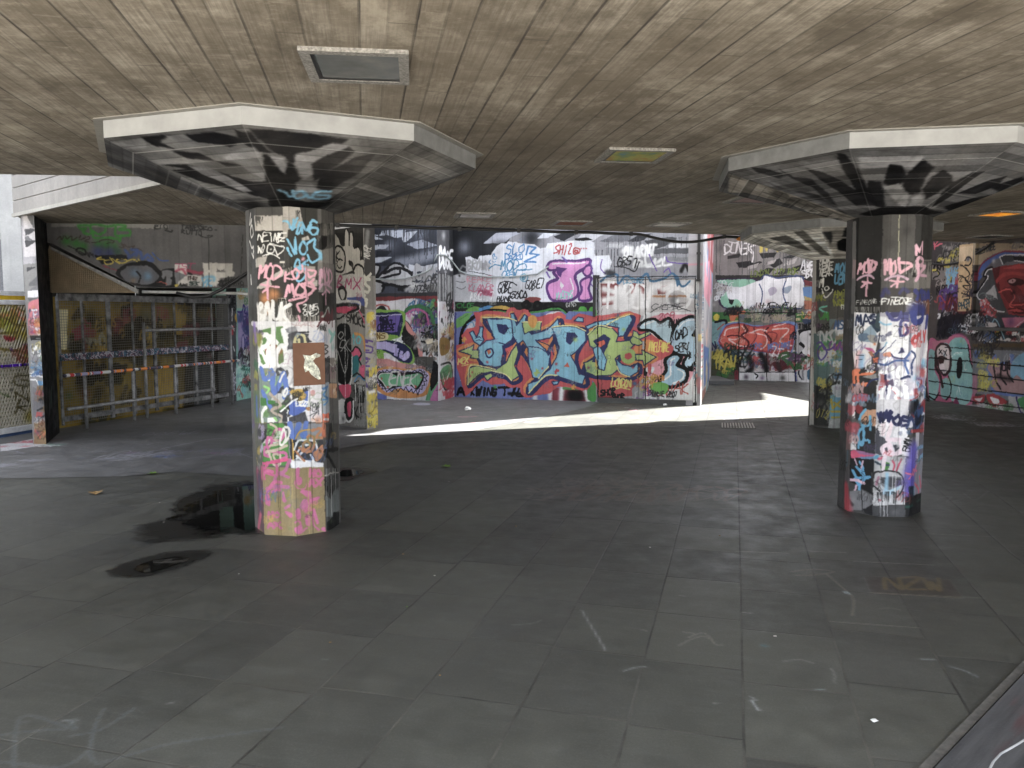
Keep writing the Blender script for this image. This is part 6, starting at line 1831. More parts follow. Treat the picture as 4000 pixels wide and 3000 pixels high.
PAINT['cageback'] = '''
F|7a6412|123,1890 2387,1942 2255,-403 1,-72
R|40|8a7014 4a3a10 2a2414 6a5a20 3a3a30|88|207|203,1821 2268,-177
B|1c1a12|168|796,1532|.8
B|5a1a28|134|1333,1476|.8
B|8a2a3a|104|1293,1372|.8
B|6a6a6a|124|671,1260|.7
B|8a8a88|93|381,1196|.7
B|1c1a12|196|1402,1186|.8
B|1c1a12|191|1895,1319|.7
B|5a5a56|143|1909,1564|.7
B|222018|182|2227,1102|.8
B|1c1c14|152|584,593|.7
B|3a5a48|80|335,443|.7
B|5a2018|111|621,440|.7
B|2a2414|129|874,454|.8
F|d0c8a0|223,1678 396,1679 332,1113 217,1118
R|20|2a2414 7a2a3a 8a8a80 a8861a 1a1a14|44|142|214,1536 2318,957
R|16|2a2414 3a3a20 7a6a20 1a1a14|59|157|266,753 2254,-175
F|26231a|2902,1880 4157,1902 4048,-195 2705,-38
F|8a7014|2560,1825 2900,1830 2813,1257 2528,1264
B|5a5a58|222|3359,1579|.7
B|6a6a66|147|3640,1618|.6
F|3a3d40|2968,722 3471,717 3392,-13 2967,8
R|16|2a2a2a 4a4a48 5a4a1a 6a2a30|47|128|2560,1825 3878,639
F|8a7014|2024,721 2497,702 2460,40 1988,93
F|7a6414|2615,285 2723,274 2672,16 2601,24
'''
PAINT['teal'] = '''
F|2a2a2c|154,3669 548,3724 307,-43 -83,0
F|55555a|97,1986 410,1993 280,-40 19,-11
F|9ad0c4|521,3720 1252,3821 996,-262 272,-175
T|1a1a1c|30|120|CWE|162,1802 372,1819|0
T|1a1a1c|26|133|NTS|127,1670 364,1684|0
L|e8e8ea|37|247,1711 220,1498
S|d8a820|330,1577 387,1624 390,1469 339,1497
F|b82a3a|135,1392 293,1403 255,1230 124,1220
T|f0e8ea|22|107|A|129,1300 313,1309|0
L|e8e8ea|26|159,1153 162,993
L|e8e8ea|26|242,1016 289,934
T|c8c8d8|23|175|DRE|170,309 333,363|0
T|c8c8d8|23|175|SSC|157,108 320,160|0
F|c0c4b8|425,2007 965,2021 947,1729 406,1725
R|10|6a9a6a c8a040 8a7ab0 e0e0e0|27|123|436,1981 919,1743
F|a898cc|443,1671 915,1687 920,849 419,873
R|24|4a4a9a 7a6ab8 b0a4dc 6a3a8a 3a4a8a|35|151|430,1671 855,740
C|3a2a8a|39|442,1658 605,1658 668,1782 720,1727 688,1659
C|3a2a8a|39|714,1631 826,1617
Z|3a3a8a|21|574,1167 633,1220 676,1026 611,878 547,949
Z|3a3a8a|22|740,1162 795,1133 781,911 712,942
S|b8acdc|580,1167 631,1200 654,1027 606,892 561,962
F|4a4a58|392,875 891,850 875,599 404,630
R|14|a02a3a 3a3a3c 6a4a7a d8e8e0 3a6a8a|31|124|394,902 904,597
F|98d8c8|404,643 991,591 955,27 333,-46
R|18|c8302a 222226 2a6a5a d8f0ea 3aa0b8|28|138|404,630 937,199
B|7ac8d8|117|593,161|.7
'''
PAINT['post'] = '''
F|b0aeb4|17,2847 253,2842 275,2226 -22,2230
F|d8d4d8|38,2827 237,2823 221,2318 14,2321
F|77777a|75,2826 237,2823 226,2649 168,2663
F|55555a|49,2652 226,2649 181,2624 51,2561
F|7a7a7e|51,2555 96,2567 181,2507 224,2487 114,2502 40,2509
F|d8d4d8|88,2561 224,2616 217,2493 144,2508
F|4c4c50|40,2506 218,2506 65,2431 43,2438
B|77777c|42|195,2261|.8
F|48484c|43,2191 169,2186 46,2132
S|6a6a6e|59,1974 146,2059 231,2110 222,1976
S|77777c|70,1912 139,1954 222,1970 219,1914
F|e0dee4|40,1909 218,1908 213,1822 35,1823
F|6a6a6e|34,1817 176,1816 53,1764
F|d0707c|38,1757 220,1816 221,1467 20,1467
F|b0707c|24,1533 234,1546 230,1361 28,1361
B|c88050|31|109,1698|.7
S|4a4a50|40,1665 64,1691 69,1658 45,1639
L|f4f2f4|17|92,1665 159,1665
L|f4f2f4|17|99,1665 114,1546 160,1559
L|f4f2f4|14|103,1606 156,1619
R|14|f4f2f4 f8f8f8|10|66|30,1506 192,1348
R|10|c83a3a e0883a 8a3a7a|11|40|38,1520 208,1374
F|2a2a2e|43,1354 222,1354 218,1295 54,1294
F|8d8d92|30,1228 231,1229 206,-4 11,-9
R|20|f2f2f4 3a3a3c 6a9a6a c8b040 5a8ac0|13|60|29,1220 215,947
L|f6f6f8|13|8,885 191,878
C|f6f6f8|20|25,851 132,852 216,818
C|f6f6f8|18|23,808 90,800 116,748
Q|f6f6f8|16|72,1135 115,1212 147,1101 192,1212
L|f6f6f8|15|66,877 125,903 133,869
F|4a80b0|109,791 223,776 205,629 137,628
R|12|3a7ab0 6aa0d0 2a4a8a e8e8e8|13|60|44,997 226,819
F|7b7a80|37,722 214,612 213,283 19,279
R|10|3a3a3e e8e0e0 55555a c83a3a 8a6a4a|13|52|45,696 205,300
Q|35353a|20|114,559 222,586
Q|35353a|16|109,316 189,370
Q|35353a|16|87,428 146,455
F|8a7050|28,271 223,284 216,-4 16,-9
R|10|d8c040 5a3a7a c85a3a 7a4a3a|11|79|38,262 201,83
'''
PAINT['postside'] = '''
F|1c1c20|801,3009 2412,3209 1239,-262 -141,-43
R|26|2a3a3a 3a3a4a 4a5a5a 26302c 55606a|22|150|483,1479 906,27
Q|6a9a8a|22|600,664 489,403
Q|8a8a90|17|428,634 358,327
'''
PAINT['gate'] = '''
F|b8b2a2|1538,1812 2623,1832 2473,-527 1396,-320
R|10|8a7a30 c86a4a 8a9a3a|30|114|2119,1774 2551,1235
C|6a5a20|20|2418,1735 2456,1686 2528,1657 2595,1650
C|5a4a1c|27|2184,1586 2300,1543 2369,1485 2532,1454
C|6a5a20|26|2332,1543 2409,1599 2456,1563
C|5a4a1c|27|2170,1361 2411,1370
S|8a2a34|2215,1332 2406,1298 2322,1257 2243,1274
B|9aa030|83|2292,1415|.7
B|c87a5a|39|2529,1548|.7
B|c86a5a|37|2233,1607|.7
B|9a8a2a|86|2531,1309|.7
B|a8702a|46|2395,1635|.6
C|6a5a1c|29|2157,1162 2309,1137 2517,1100
R|8|8a7a20 c8b040 7a3a2a 6a4a7a|26|65|2220,1205 2543,986
C|4a4220|18|2552,787 2359,792 2352,681 2543,646 2590,698 2430,740
B|3a3a30|29|2285,612|.9
B|4a4a38|22|2286,705|.8
L|4a4220|22|2335,580 2540,437
L|4a4220|22|2525,534 2529,438
L|4a4220|20|2455,634 2461,549
L|4a4220|20|2346,579 2339,468
C|4a4220|24|2493,376 2354,382 2413,469
L|4a4220|22|2375,370 2317,293
L|4a4220|20|2385,369 2478,311
C|4a5a30|14|2120,591 2238,524 2220,563
B|8a7a1c|92|2538,228|.7
'''
# ---------------------------------------------------------------- canvases
CV = {}
def canvas(name, wm, hm, ppm, base, seed, x0=0., z0=0.): CV[name] = Canvas(wm, hm, ppm, base, seed, x0, z0); return CV[name]
FR = {k: Frame(v[0], v[1]) for k, v in WALLS.items()}
BASE = dict(main='a9a9ad', walla='77777d', ret='777', retr='999', far='857f7c', right='8a7f76', pier='4a4844', piere='8a8680', post='888', postside='2c2c30', upper='626163', cageback='4d400f', teal='9fd0c4', gate='b9b29a')
for i, (k, v) in enumerate(WALLS.items()): canvas(k, FR[k].L, v[3]-v[2], v[4], BASE[k], 20+i, 0, v[2])
for i, (k, v) in enumerate(SHAFT.items()): canvas(k, 8*2*v[1]*math.sin(math.pi/8), ZS, (230, 210, 150)[i], ('5c5a58', '454444', '55534f')[i], 60+i)
for i, (k, v) in enumerate(CAP.items()): canvas(k, 2*v[1], 2*v[1], 190 if i < 2 else 130, ('707071', '666668', 'dcd8d0')[i], 70+i, -v[1], -v[1])
canvas('floor', 17, 17, 85, '777', 80, -8, 2); CV['floor'].al = np.zeros((CV['floor'].H, CV['floor'].W), np.float32)
for k, sect in PAINT.items(): paint(CV[k], sect)
# thin older and newer tags layered over everything people can reach
for k, n, z1, pal in (('cola', 70, 1.5, '222 e8e8e8 4a6ec0 5f8a4a 8a4a6a 777 c8a038'), ('colb', 80, 1.5, '1f2450 e8e8ec 6a9ac8 b03038 777 111 5a4a8a'), ('colc', 60, 1.6, '222 c8c8c8 5a8aa0 8a8a40 7a4a7a'), ('walla', 40, 1.4, '222 888 ddd 7a4a5a 4a6a8a'), ('main', 60, 1.9, '222 999 ddd 7a5a9a 4a7aa0'), ('far', 70, 1.8, '222 ddd 8a8a40 4a7a5a 8a3a3a 4a5a8a'), ('right', 120, 2.2, '141416 e0e0e0 3a3a6a 8a3a4a c8b840 6a9ab0'), ('ret', 30, 1.7, '222 ddd 8a3a4a a89030'), ('pier', 26, 2.2, '222 c8c4bc 5a5a5a 8a3a50'), ('piere', 20, 1.8, '5a4a7a d8d0c0 c8b030 333'), ('teal', 30, 1.6, '3a3a7a 222 e8f0ee a03a4a'), ('post', 26, 1.6, '222 eee 3a6a9a 8a5a3a'), ('retr', 50, 2., '5a8ac0 ddd b85a6a 333')):
    cv = CV[k]; wm = cv.W/cv.ppm; cv.scrib(n, pal.split(), 0, .05, wm, z1, .07 if k[:3] == 'col' else .10, .008 if k[:3] == 'col' else .012, .5)
for k, cv in CV.items():
    if k == 'floor': continue
    cv.finish(boards={'main': .2, 'walla': .2, 'far': .2, 'upper': .3, 'pier': .13}.get(k, .123 if k in SHAFT else 0), grime=.25, soft=1 if k in CAP else 0, wob=.0045 if k in SHAFT else .007)
for k, (c, v) in enumerate(CAP.items()):   # each soffit board weathered a little differently
    cv = CV[c]; (cx, cy), R, ph = v; Y, X = np.mgrid[0:cv.H, 0:cv.W].astype(np.float32); X = X/cv.ppm-R; Y = Y/cv.ppm-R
    dots = np.stack([X*math.cos(RAD(ph+22.5+45*q))+Y*math.sin(RAD(ph+22.5+45*q)) for q in range(8)]); sec = dots.argmax(0); ring_ = np.floor((dots.max(0)/(R*math.cos(math.pi/8))-.26)/.055).astype(int)+8
    tone = np.random.RandomState(90+k).uniform(.74, 1.2, (8, 40)); cv.a *= tone[sec, np.clip(ring_, 0, 39)][..., None].astype(np.float32); np.clip(cv.a, 0, 1, out=cv.a)
for k, (c, v) in enumerate(CAP.items()):   # board joints of the capital soffits
    cv = CV[c]; (cx, cy), R, ph = v
    for j, (r, al) in enumerate(((.87, .75), (.70, .55), (.55, .4), (.40, .35))):
        P = [(R*r*math.cos(RAD(ph+45*q)), R*r*math.sin(RAD(ph+45*q))) for q in range(8)]; cv.line(P, .005, hexc('d8d8d4' if k < 2 else '444'), closed=True, alpha=al*(.9 if k < 2 else .7))
    for j in range(14):
        r = .26+j*.055; P = [(R*r*math.cos(RAD(ph+45*q)), R*r*math.sin(RAD(ph+45*q))) for q in range(8)]; cv.line(P, .005, hexc('1c1c1c'), closed=True, alpha=.38)
    for q in range(8):
        a = RAD(ph+45*q); cv.line([(.3*math.cos(a), .3*math.sin(a)), (R*math.cos(a), R*math.sin(a))], .006, hexc('c0c0bd'), alpha=.3)
def img_mat(key, rough=.55):
    m, nt, bs = mat('painted_'+key); bs.inputs['Specular IOR Level'].default_value = .22; t = N(nt, 'TexImage'); t.image = CV[key].image('paint_'+key); t.extension = 'EXTEND'; t.interpolation = 'Cubic'
    pos, _ = objpos(nt); n = noise(nt, pos, 55, 4, .7); n2 = noise(nt, pos, 7, 4, .6)
    if key in CAP: rough = .85; bs.inputs['Specular IOR Level'].default_value = .06
    hs = N(nt, 'HueSaturation'); hs.inputs['Saturation'].default_value = .86; hs.inputs['Value'].default_value = 1.7 if key == 'cageback' else .98; nt.links.new(t.outputs[0], hs.inputs['Color'])
    c = mix(nt, 1., hs.outputs[0], mix(nt, rng(nt, n, .3, .7), (.86, .86, .86), (.98, .98, .98)), 'MULTIPLY')
    nt.links.new(c, bs.inputs['Base Color']); nt.links.new(rng(nt, n2, .3, .7, rough-.1, rough+.2), bs.inputs['Roughness']); bump(nt, bs, n, .25, .004)
    return m
PM = {k: img_mat(k) for k in CV if k != 'floor'}
# ---------------------------------------------------------------- concrete, paving
def concrete(name, a, b, sc_=1.):
    m, nt, bs = mat(name); pos, s = objpos(nt)
    n = noise(nt, pos, 1.3*sc_, 8, .62); n2 = noise(nt, pos, 30*sc_, 5, .7)
    st = noise(nt, comb(nt, M_(nt, 'MULTIPLY', s[0], 9.), M_(nt, 'MULTIPLY', s[1], 9.), M_(nt, 'MULTIPLY', s[2], .7)), 1., 5, .6)
    c = mix(nt, rng(nt, n, .3, .7), a, b); c = mix(nt, rng(nt, n2, .3, .75, 0, .35), c, tuple(x*.6 for x in a)); c = mix(nt, rng(nt, st, .5, .75, 0, .35), c, tuple(x*.65 for x in a))
    nt.links.new(c, bs.inputs['Base Color']); bs.inputs['Roughness'].default_value = .85; bump(nt, bs, n2, .3, .006); return m
CONC = concrete('raw_concrete', (.25, .24, .22), (.36, .35, .32)); CONC_LT = concrete('pale_concrete', (.52, .49, .45), (.66, .63, .58)); CONC_DK = concrete('dark_concrete', (.07, .07, .07), (.12, .12, .115))
def ceiling_mat():
    m, nt, bs = mat('board_marked_concrete'); pos, s = objpos(nt); cx, cy = -.185/1.017, 1/1.017
    u = M_(nt, 'SUBTRACT', M_(nt, 'MULTIPLY', s[0], cy), M_(nt, 'MULTIPLY', s[1], cx)); v = M_(nt, 'ADD', M_(nt, 'MULTIPLY', s[0], cx), M_(nt, 'MULTIPLY', s[1], cy))
    ub = M_(nt, 'DIVIDE', u, .118); row = M_(nt, 'FLOOR', ub); fu = M_(nt, 'SUBTRACT', ub, row)
    w1 = N(nt, 'TexWhiteNoise', noise_dimensions='1D'); nt.links.new(row, w1.inputs['W'])
    vb = M_(nt, 'ADD', M_(nt, 'DIVIDE', v, 5.2), M_(nt, 'MULTIPLY', w1.outputs[0], 9.)); seg = M_(nt, 'FLOOR', vb); fv = M_(nt, 'SUBTRACT', vb, seg)
    w2 = N(nt, 'TexWhiteNoise', noise_dimensions='2D'); nt.links.new(comb(nt, row, seg), w2.inputs['Vector'])
    eu = M_(nt, 'ABSOLUTE', M_(nt, 'SUBTRACT', fu, .5)); ev = M_(nt, 'ABSOLUTE', M_(nt, 'SUBTRACT', fv, .5))
    wob = noise(nt, pos, 9, 3, .6)
    ju = rng(nt, M_(nt, 'ADD', eu, M_(nt, 'MULTIPLY', M_(nt, 'SUBTRACT', wob, .5), .05)), .43, .47)
    par = M_(nt, 'ABSOLUTE', M_(nt, 'SUBTRACT', M_(nt, 'FRACT', M_(nt, 'MULTIPLY', M_(nt, 'ROUND', ub), .5)), .5)); ju = M_(nt, 'MULTIPLY', ju, M_(nt, 'MULTIPLY', rng(nt, par, 0, .5, .42, 1.), rng(nt, w1.outputs[0], .1, .8, .55, 1.))); ju = M_(nt, 'MULTIPLY', ju, rng(nt, noise(nt, pos, 2.2, 3), .3, .6, .35, 1.))
    jv = M_(nt, 'MULTIPLY', rng(nt, ev, .4985, .4993), .5)
    grain = noise(nt, comb(nt, M_(nt, 'MULTIPLY', u, 75.), M_(nt, 'MULTIPLY', v, 2.2), M_(nt, 'MULTIPLY', row, 3.7)), 1., 5, .65)
    big = noise(nt, pos, .55, 5, .55); med = noise(nt, pos, 2.6, 6, .65)
    fleck = noise(nt, comb(nt, M_(nt, 'MULTIPLY', u, 2.2), M_(nt, 'MULTIPLY', v, 11.), row), 1., 5, .68)
    fine = noise(nt, pos, 13, 6, .7)
    c = mix(nt, rng(nt, med, .36, .64), (.172, .146, .112), (.455, .408, .338))
    c = mix(nt, rng(nt, w2.outputs[0], 0, 1, 0, .65), c, (.165, .138, .102)); c = mix(nt, rng(nt, grain, .38, .68, 0, .62), c, (.10, .08, .058))
    c = mix(nt, rng(nt, fine, .5, .72, 0, .5), c, (.11, .088, .062)); c = mix(nt, rng(nt, fine, .46, .3, 0, .4), c, (.47, .42, .34))
    c = mix(nt, rng(nt, fleck, .58, .74, 0, .42), c, (.53, .485, .405)); c = mix(nt, rng(nt, big, .46, .66, 0, .65), c, (.155, .125, .09))
    stain = noise(nt, comb(nt, M_(nt, 'MULTIPLY', u, 1.6), M_(nt, 'MULTIPLY', v, .8), 3.), 1., 7, .7); c = mix(nt, rng(nt, stain, .53, .63, 0, .7), c, (.085, .068, .048)); c = mix(nt, rng(nt, stain, .43, .33, 0, .5), c, (.52, .465, .375))
    c = mix(nt, ju, c, (.03, .024, .02)); c = mix(nt, jv, c, (.06, .05, .04))
    nt.links.new(c, bs.inputs['Base Color']); bs.inputs['Roughness'].default_value = .8
    h = M_(nt, 'SUBTRACT', M_(nt, 'ADD', M_(nt, 'MULTIPLY', w2.outputs[0], .5), M_(nt, 'MULTIPLY', grain, .25)), ju); bump(nt, bs, h, .5, .006); return m
CEIL = ceiling_mat()
def floor_mat(tiles, name):
    m, nt, bs = mat(name); pos, s = objpos(nt)
    t = N(nt, 'TexImage'); t.image = FLOORIMG; t.extension = 'CLIP'
    nt.links.new(comb(nt, M_(nt, 'DIVIDE', M_(nt, 'ADD', s[0], 8.), 17.), M_(nt, 'DIVIDE', M_(nt, 'SUBTRACT', s[1], 2.), 17.)), t.inputs['Vector'])
    n1 = noise(nt, pos, .5, 5, .6); n2 = noise(nt, pos, 5, 7, .65); n3 = noise(nt, pos, 70, 4, .75)
    if tiles:
        u = M_(nt, 'SUBTRACT', M_(nt, 'MULTIPLY', s[0], .963), M_(nt, 'MULTIPLY', s[1], .269)); v = M_(nt, 'ADD', M_(nt, 'MULTIPLY', s[0], .269), M_(nt, 'MULTIPLY', s[1], .963))
        ub = M_(nt, 'DIVIDE', M_(nt, 'SUBTRACT', u, .069), .438); row = M_(nt, 'FLOOR', ub); fu = M_(nt, 'SUBTRACT', ub, row)
        w1 = N(nt, 'TexWhiteNoise', noise_dimensions='1D'); nt.links.new(row, w1.inputs['W'])
        vb = M_(nt, 'ADD', M_(nt, 'DIVIDE', v, .607), M_(nt, 'MULTIPLY', w1.outputs[0], .45)); seg = M_(nt, 'FLOOR', vb); fv = M_(nt, 'SUBTRACT', vb, seg)
        w2 = N(nt, 'TexWhiteNoise', noise_dimensions='2D'); nt.links.new(comb(nt, row, seg), w2.inputs['Vector'])
        wob = M_(nt, 'MULTIPLY', M_(nt, 'SUBTRACT', noise(nt, pos, 14, 3, .6), .5), .012)
        ju = rng(nt, M_(nt, 'ADD', M_(nt, 'ABSOLUTE', M_(nt, 'SUBTRACT', fu, .5)), wob), .484, .493); jv = rng(nt, M_(nt, 'ADD', M_(nt, 'ABSOLUTE', M_(nt, 'SUBTRACT', fv, .5)), wob), .4885, .4955)
        j = M_(nt, 'MAXIMUM', ju, jv)
        a, b = (.061, .062, .050), (.098, .099, .083)
        c = mix(nt, rng(nt, n2, .3, .72), a, b); c = mix(nt, rng(nt, w2.outputs[0], 0, 1, 0, .8), c, (.041, .042, .037))
        vein = noise(nt, comb(nt, M_(nt, 'MULTIPLY', u, 4.), M_(nt, 'MULTIPLY', v, 22.), M_(nt, 'MULTIPLY', w2.outputs[0], 40.)), 1., 4, .6)
        c = mix(nt, rng(nt, vein, .5, .8, 0, .35), c, (.115, .117, .108)); c = mix(nt, rng(nt, noise(nt, pos, .9, 5, .6), .52, .72, 0, .4), c, (.105, .107, .098))
        jc = mix(nt, M_(nt, 'MULTIPLY', rng(nt, noise(nt, pos, 1.7, 4, .6), .38, .6), rng(nt, s[1], 3.2, 6.0, 1., 0.)), (.012, .011, .01), (.105, .10, .085))
        c = mix(nt, M_(nt, 'MULTIPLY', j, .75), c, jc)
        h = M_(nt, 'SUBTRACT', M_(nt, 'MULTIPLY', w2.outputs[0], .3), j); bump(nt, bs, h, .35, .004)
    else:
        c = mix(nt, rng(nt, n2, .3, .72), (.10, .10, .105), (.17, .17, .172)); bump(nt, bs, n3, .4, .004)
    c = mix(nt, rng(nt, n1, .45, .75, 0, .45), c, (.042, .041, .038)); c = mix(nt, rng(nt, n3, .5, .75, 0, .3), c, (.16, .158, .148)); c = mix(nt, rng(nt, noise(nt, pos, 130, 2, .6), .45, .7, 0, .35), c, (.03, .03, .028)); c = mix(nt, rng(nt, noise(nt, pos, 1.6, 6, .62), .5, .68, 0, .35), c, (.036, .036, .032))
    sm = N(nt, 'TexNoise'); sm.inputs['Scale'].default_value = 1.1; sm.inputs['Detail'].default_value = 6; nt.links.new(pos, sm.inputs['Vector'])
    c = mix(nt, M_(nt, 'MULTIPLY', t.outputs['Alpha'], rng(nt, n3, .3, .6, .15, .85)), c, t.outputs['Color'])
    nt.links.new(c, bs.inputs['Base Color']); nt.links.new(rng(nt, n2, .3, .7, .42, .68), bs.inputs['Roughness']); return m
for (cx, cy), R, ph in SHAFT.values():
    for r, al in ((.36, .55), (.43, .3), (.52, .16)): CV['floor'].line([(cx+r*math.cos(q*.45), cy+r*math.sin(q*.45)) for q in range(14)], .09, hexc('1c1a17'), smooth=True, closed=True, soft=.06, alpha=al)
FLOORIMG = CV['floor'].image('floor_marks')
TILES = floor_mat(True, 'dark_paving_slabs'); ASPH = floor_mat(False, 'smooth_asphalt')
# ---------------------------------------------------------------- the setting: ground, asphalt, riverside paving, ceiling
g = MB(); g.face([(-400, -400, 0), (400, -400, 0), (400, 400, 0), (-400, 400, 0)]); tag(g.build('ground', TILES), 'dark grey stone paving slabs of the undercroft floor', kind='structure')
poly = [(-11, 7.2), (-5.03, 7.68), (-3.87, 7.78), (-3.44, 8.01), (-2.6, 7.77), (-2.06, 9.39), (-1.52, 10.09), (-.67, 10.68), (.6, 12.4), (1.3, 13.6), (1.7, 14.7), (-1.5, 16), (-11, 16)]
g = MB(); g.face([(x, y, .004) for x, y in poly]); tag(g.build('asphalt', ASPH), 'smooth grey asphalt along the back walls', kind='structure')
g = MB(); g.box(-60, 60, -40, 1.6, -.05, .006); tag(g.build('riverside_walk', concrete('pale_paving', (.42, .39, .34), (.55, .52, .46), .5)), 'unseen pale riverside paving set close to bounce light inside', kind='structure')  # unseen; made pale and brought close to bounce light onto the ceiling
ZT = 3.55
edge = lambda x: 11.35+.30*x
ring = [(-16, 1.3), (16, 1.3), (16, edge(16)), (-2.6, edge(-2.6)), (-2.6, 15.6), (-7.3, 15.6), (-6.62, 11.0), (-6.3, 10.4), (-5.99, 9.72), (-2.91, 7.13), (-4.4, 6.96), (-16, 5.6)]
c = MB()
c.face([(x, y, ZC) for x, y in ring], 0)
for k in range(len(ring)):
    (ax, ay), (bx, by) = ring[k], ring[(k+1) % len(ring)]; c.face([(ax, ay, ZC), (bx, by, ZC), (bx, by, ZT), (ax, ay, ZT)], 1)
c.face([(x, y, ZT) for x, y in ring], 1)
ceiling = tag(c.build('ceiling', [CEIL, CONC]), 'board marked brown concrete ceiling slab', kind='structure')
# pale fascia boards of the notch edge
fa = Frame((-5.99, 9.72), (-2.91, 7.13)); fb = MB()
FASC = concrete('fascia_concrete', (.19, .18, .17), (.27, .255, .24))
for i in range(5): fa.box(fb, 0, fa.L-.02, .003, .022, ZC+.012+i*.15, ZC+.155+i*.15)
fo = fb.build('concrete_fascia', FASC, bevel=.004); tag(fo, 'pale board marked concrete fascia edge above the left post', 'fascia')
fb = MB(); fa.box(fb, -.02, fa.L-.02, .0, .035, ZC-.03, ZC+.01); fb.build('drip_edge', CONC, fo)
# ---------------------------------------------------------------- walls
def wall_obj(key, name, label, th=.3, s0=0., s1=None, cat='wall', extra=None):
    f = FR[key]; v = WALLS[key]; s1 = f.L if s1 is None else s1; mb = MB()
    f.box(mb, s0, s1, -th, 0, v[2], v[3], 0, (f.L, v[2], v[3]))
    o = mb.build(name, PM[key]); tag(o, label, cat); return o
def ppart(key, parent, name, s0, s1, z0, z1, o0, o1, m=None, bevel=0):
    f = FR[key]; v = WALLS[key]; mb = MB(); f.box(mb, s0, s1, o0, o1, z0, z1, 0, (f.L, v[2], v[3])); return mb.build(name, m or PM[key], parent, bevel)
steel = simple('worn_steel', (.33, .33, .34), .45, .6); blk = simple('black_paint', (.012, .012, .013), .5); galv = simple('galvanised', (.42, .42, .42), .55, .3, .3, 14)
mw = wall_obj('main', 'graffiti_wall', 'long back wall with the big blue green and red lettering mural')
K = 'main'
for s0, s1 in ((2.845, 3.585), (3.60, 4.545)): d = ppart(K, mw, 'door', s0, s1, .09, 2.20, .002, .018)
ppart(K, d, 'handle', 3.66, 3.69, .98, 1.12, .018, .05, steel, .004)
ppart(K, mw, 'door_frame', 2.76, 2.835, .0, 2.27, .002, .03); ppart(K, mw, 'door_frame', 4.555, 4.62, .0, 2.27, .002, .03); ppart(K, mw, 'door_frame', 2.835, 4.555, 2.21, 2.27, .002, .03)
ppart(K, mw, 'kick_strip', 2.84, 4.55, .0, .085, .002, .008, CONC_DK)
def pipe(name, label, pts, r, m, cat='pipe', n=10):
    mb = MB(); mb.tube(pts, r, n); o = mb.build(name, m, smooth=True); return tag(o, label, cat)
f = FR[K]
mb = MB(); f.box(mb, 4.585, 4.635, .004, .055, 2.18, 3.5); dp = mb.build('drainpipe', blk, bevel=.01); tag(dp, 'black square downpipe at the right end of the mural wall above the door', 'pipe')
for z in (2.16, 2.62): mb = MB(); f.box(mb, 4.575, 4.645, .003, .065, z, z+.04); mb.build('bracket', blk, dp)
mb = MB(); f.box(mb, 2.75, 2.80, .031, .05, 1.55, 2.30); f.box(mb, 2.80, 2.87, .031, .05, 2.24, 2.30); tag(mb.build('cable_box', blk, bevel=.004), 'black angled trunking at the upper left corner of the grey doors', 'trunking')
wa = wall_obj('walla', 'graffiti_wall', 'back wall left of the mural with the purple sneaker painting')
wall_obj('ret', 'graffiti_wall', 'narrow return wall with red scribbles between sneaker painting and mural', .25, 0.0, FR['ret'].L+.03)
wr = wall_obj('retr', 'graffiti_wall', 'receding side wall with a red top edge right of the doors', .25)
fw = wall_obj('far', 'graffiti_wall', 'far back wall with the orange bubble letters and a low painted door', .3, -.2)
K = 'far'
for s0, s1 in ((.66, 1.325), (1.335, 1.995)): ppart(K, fw, 'door', s0, s1, .02, 1.64, .002, .02)
ppart(K, fw, 'door_frame', .61, .65, 0, 1.68, .002, .026); ppart(K, fw, 'door_frame', 2.0, 2.04, 0, 1.68, .002, .026); ppart(K, fw, 'door_frame', .65, 2.0, 1.645, 1.68, .002, .026)
rw = wall_obj('right', 'graffiti_wall', 'right side wall with the red face mural and teal bubble letters')
K = 'right'
ppart(K, rw, 'pilaster', 4.24, 4.60, 1.36, 2.80, .002, .06)
ppart(K, rw, 'ledge', 4.62, FR[K].L, 1.31, 1.37, .002, .14, CONC_DK, .006)
pf = FR['pier']; ef = FR['piere']; mb = MB(); v = WALLS['pier']
q = [pf.a, pf.b, ef.b, ef.b+(pf.a-pf.b)]
for k in range(4):
    a, b = q[k], q[(k+1) % 4]; L0 = pf.L if k == 0 else (ef.L if k == 1 else 1.)
    mb.face([(a.x, a.y, 0), (b.x, b.y, 0), (b.x, b.y, ZC-.002), (a.x, a.y, ZC-.002)], k if k < 2 else 2, [(0, 0), (1, 0), (1, 1), (0, 1)])
mb.face([(p.x, p.y, ZC-.002) for p in q], 2)
pier = mb.build('graffiti_pier', [PM['pier'], PM['piere'], CONC_DK]); tag(pier, 'concrete pier behind the left column with black and pink graffiti and a yellow edge', 'pier')
# post on the left
a, b, cc = Vector(WALLS['post'][0]), Vector(WALLS['post'][1]), Vector(WALLS['postside'][1]); mb = MB()
for P, Q, m in ((a, b, 0), (b, cc, 1), (cc, cc+(a-b), 2), (cc+(a-b), a, 2)): mb.face([(P.x, P.y, 0), (Q.x, Q.y, 0), (Q.x, Q.y, ZC-.002), (P.x, P.y, ZC-.002)], m, [(0, 0), (1, 0), (1, 1), (0, 1)])
tag(mb.build('concrete_post', [PM['post'], PM['postside'], CONC_DK]), 'slim concrete fin post with black and white painted triangles beside the mesh gate', 'post')
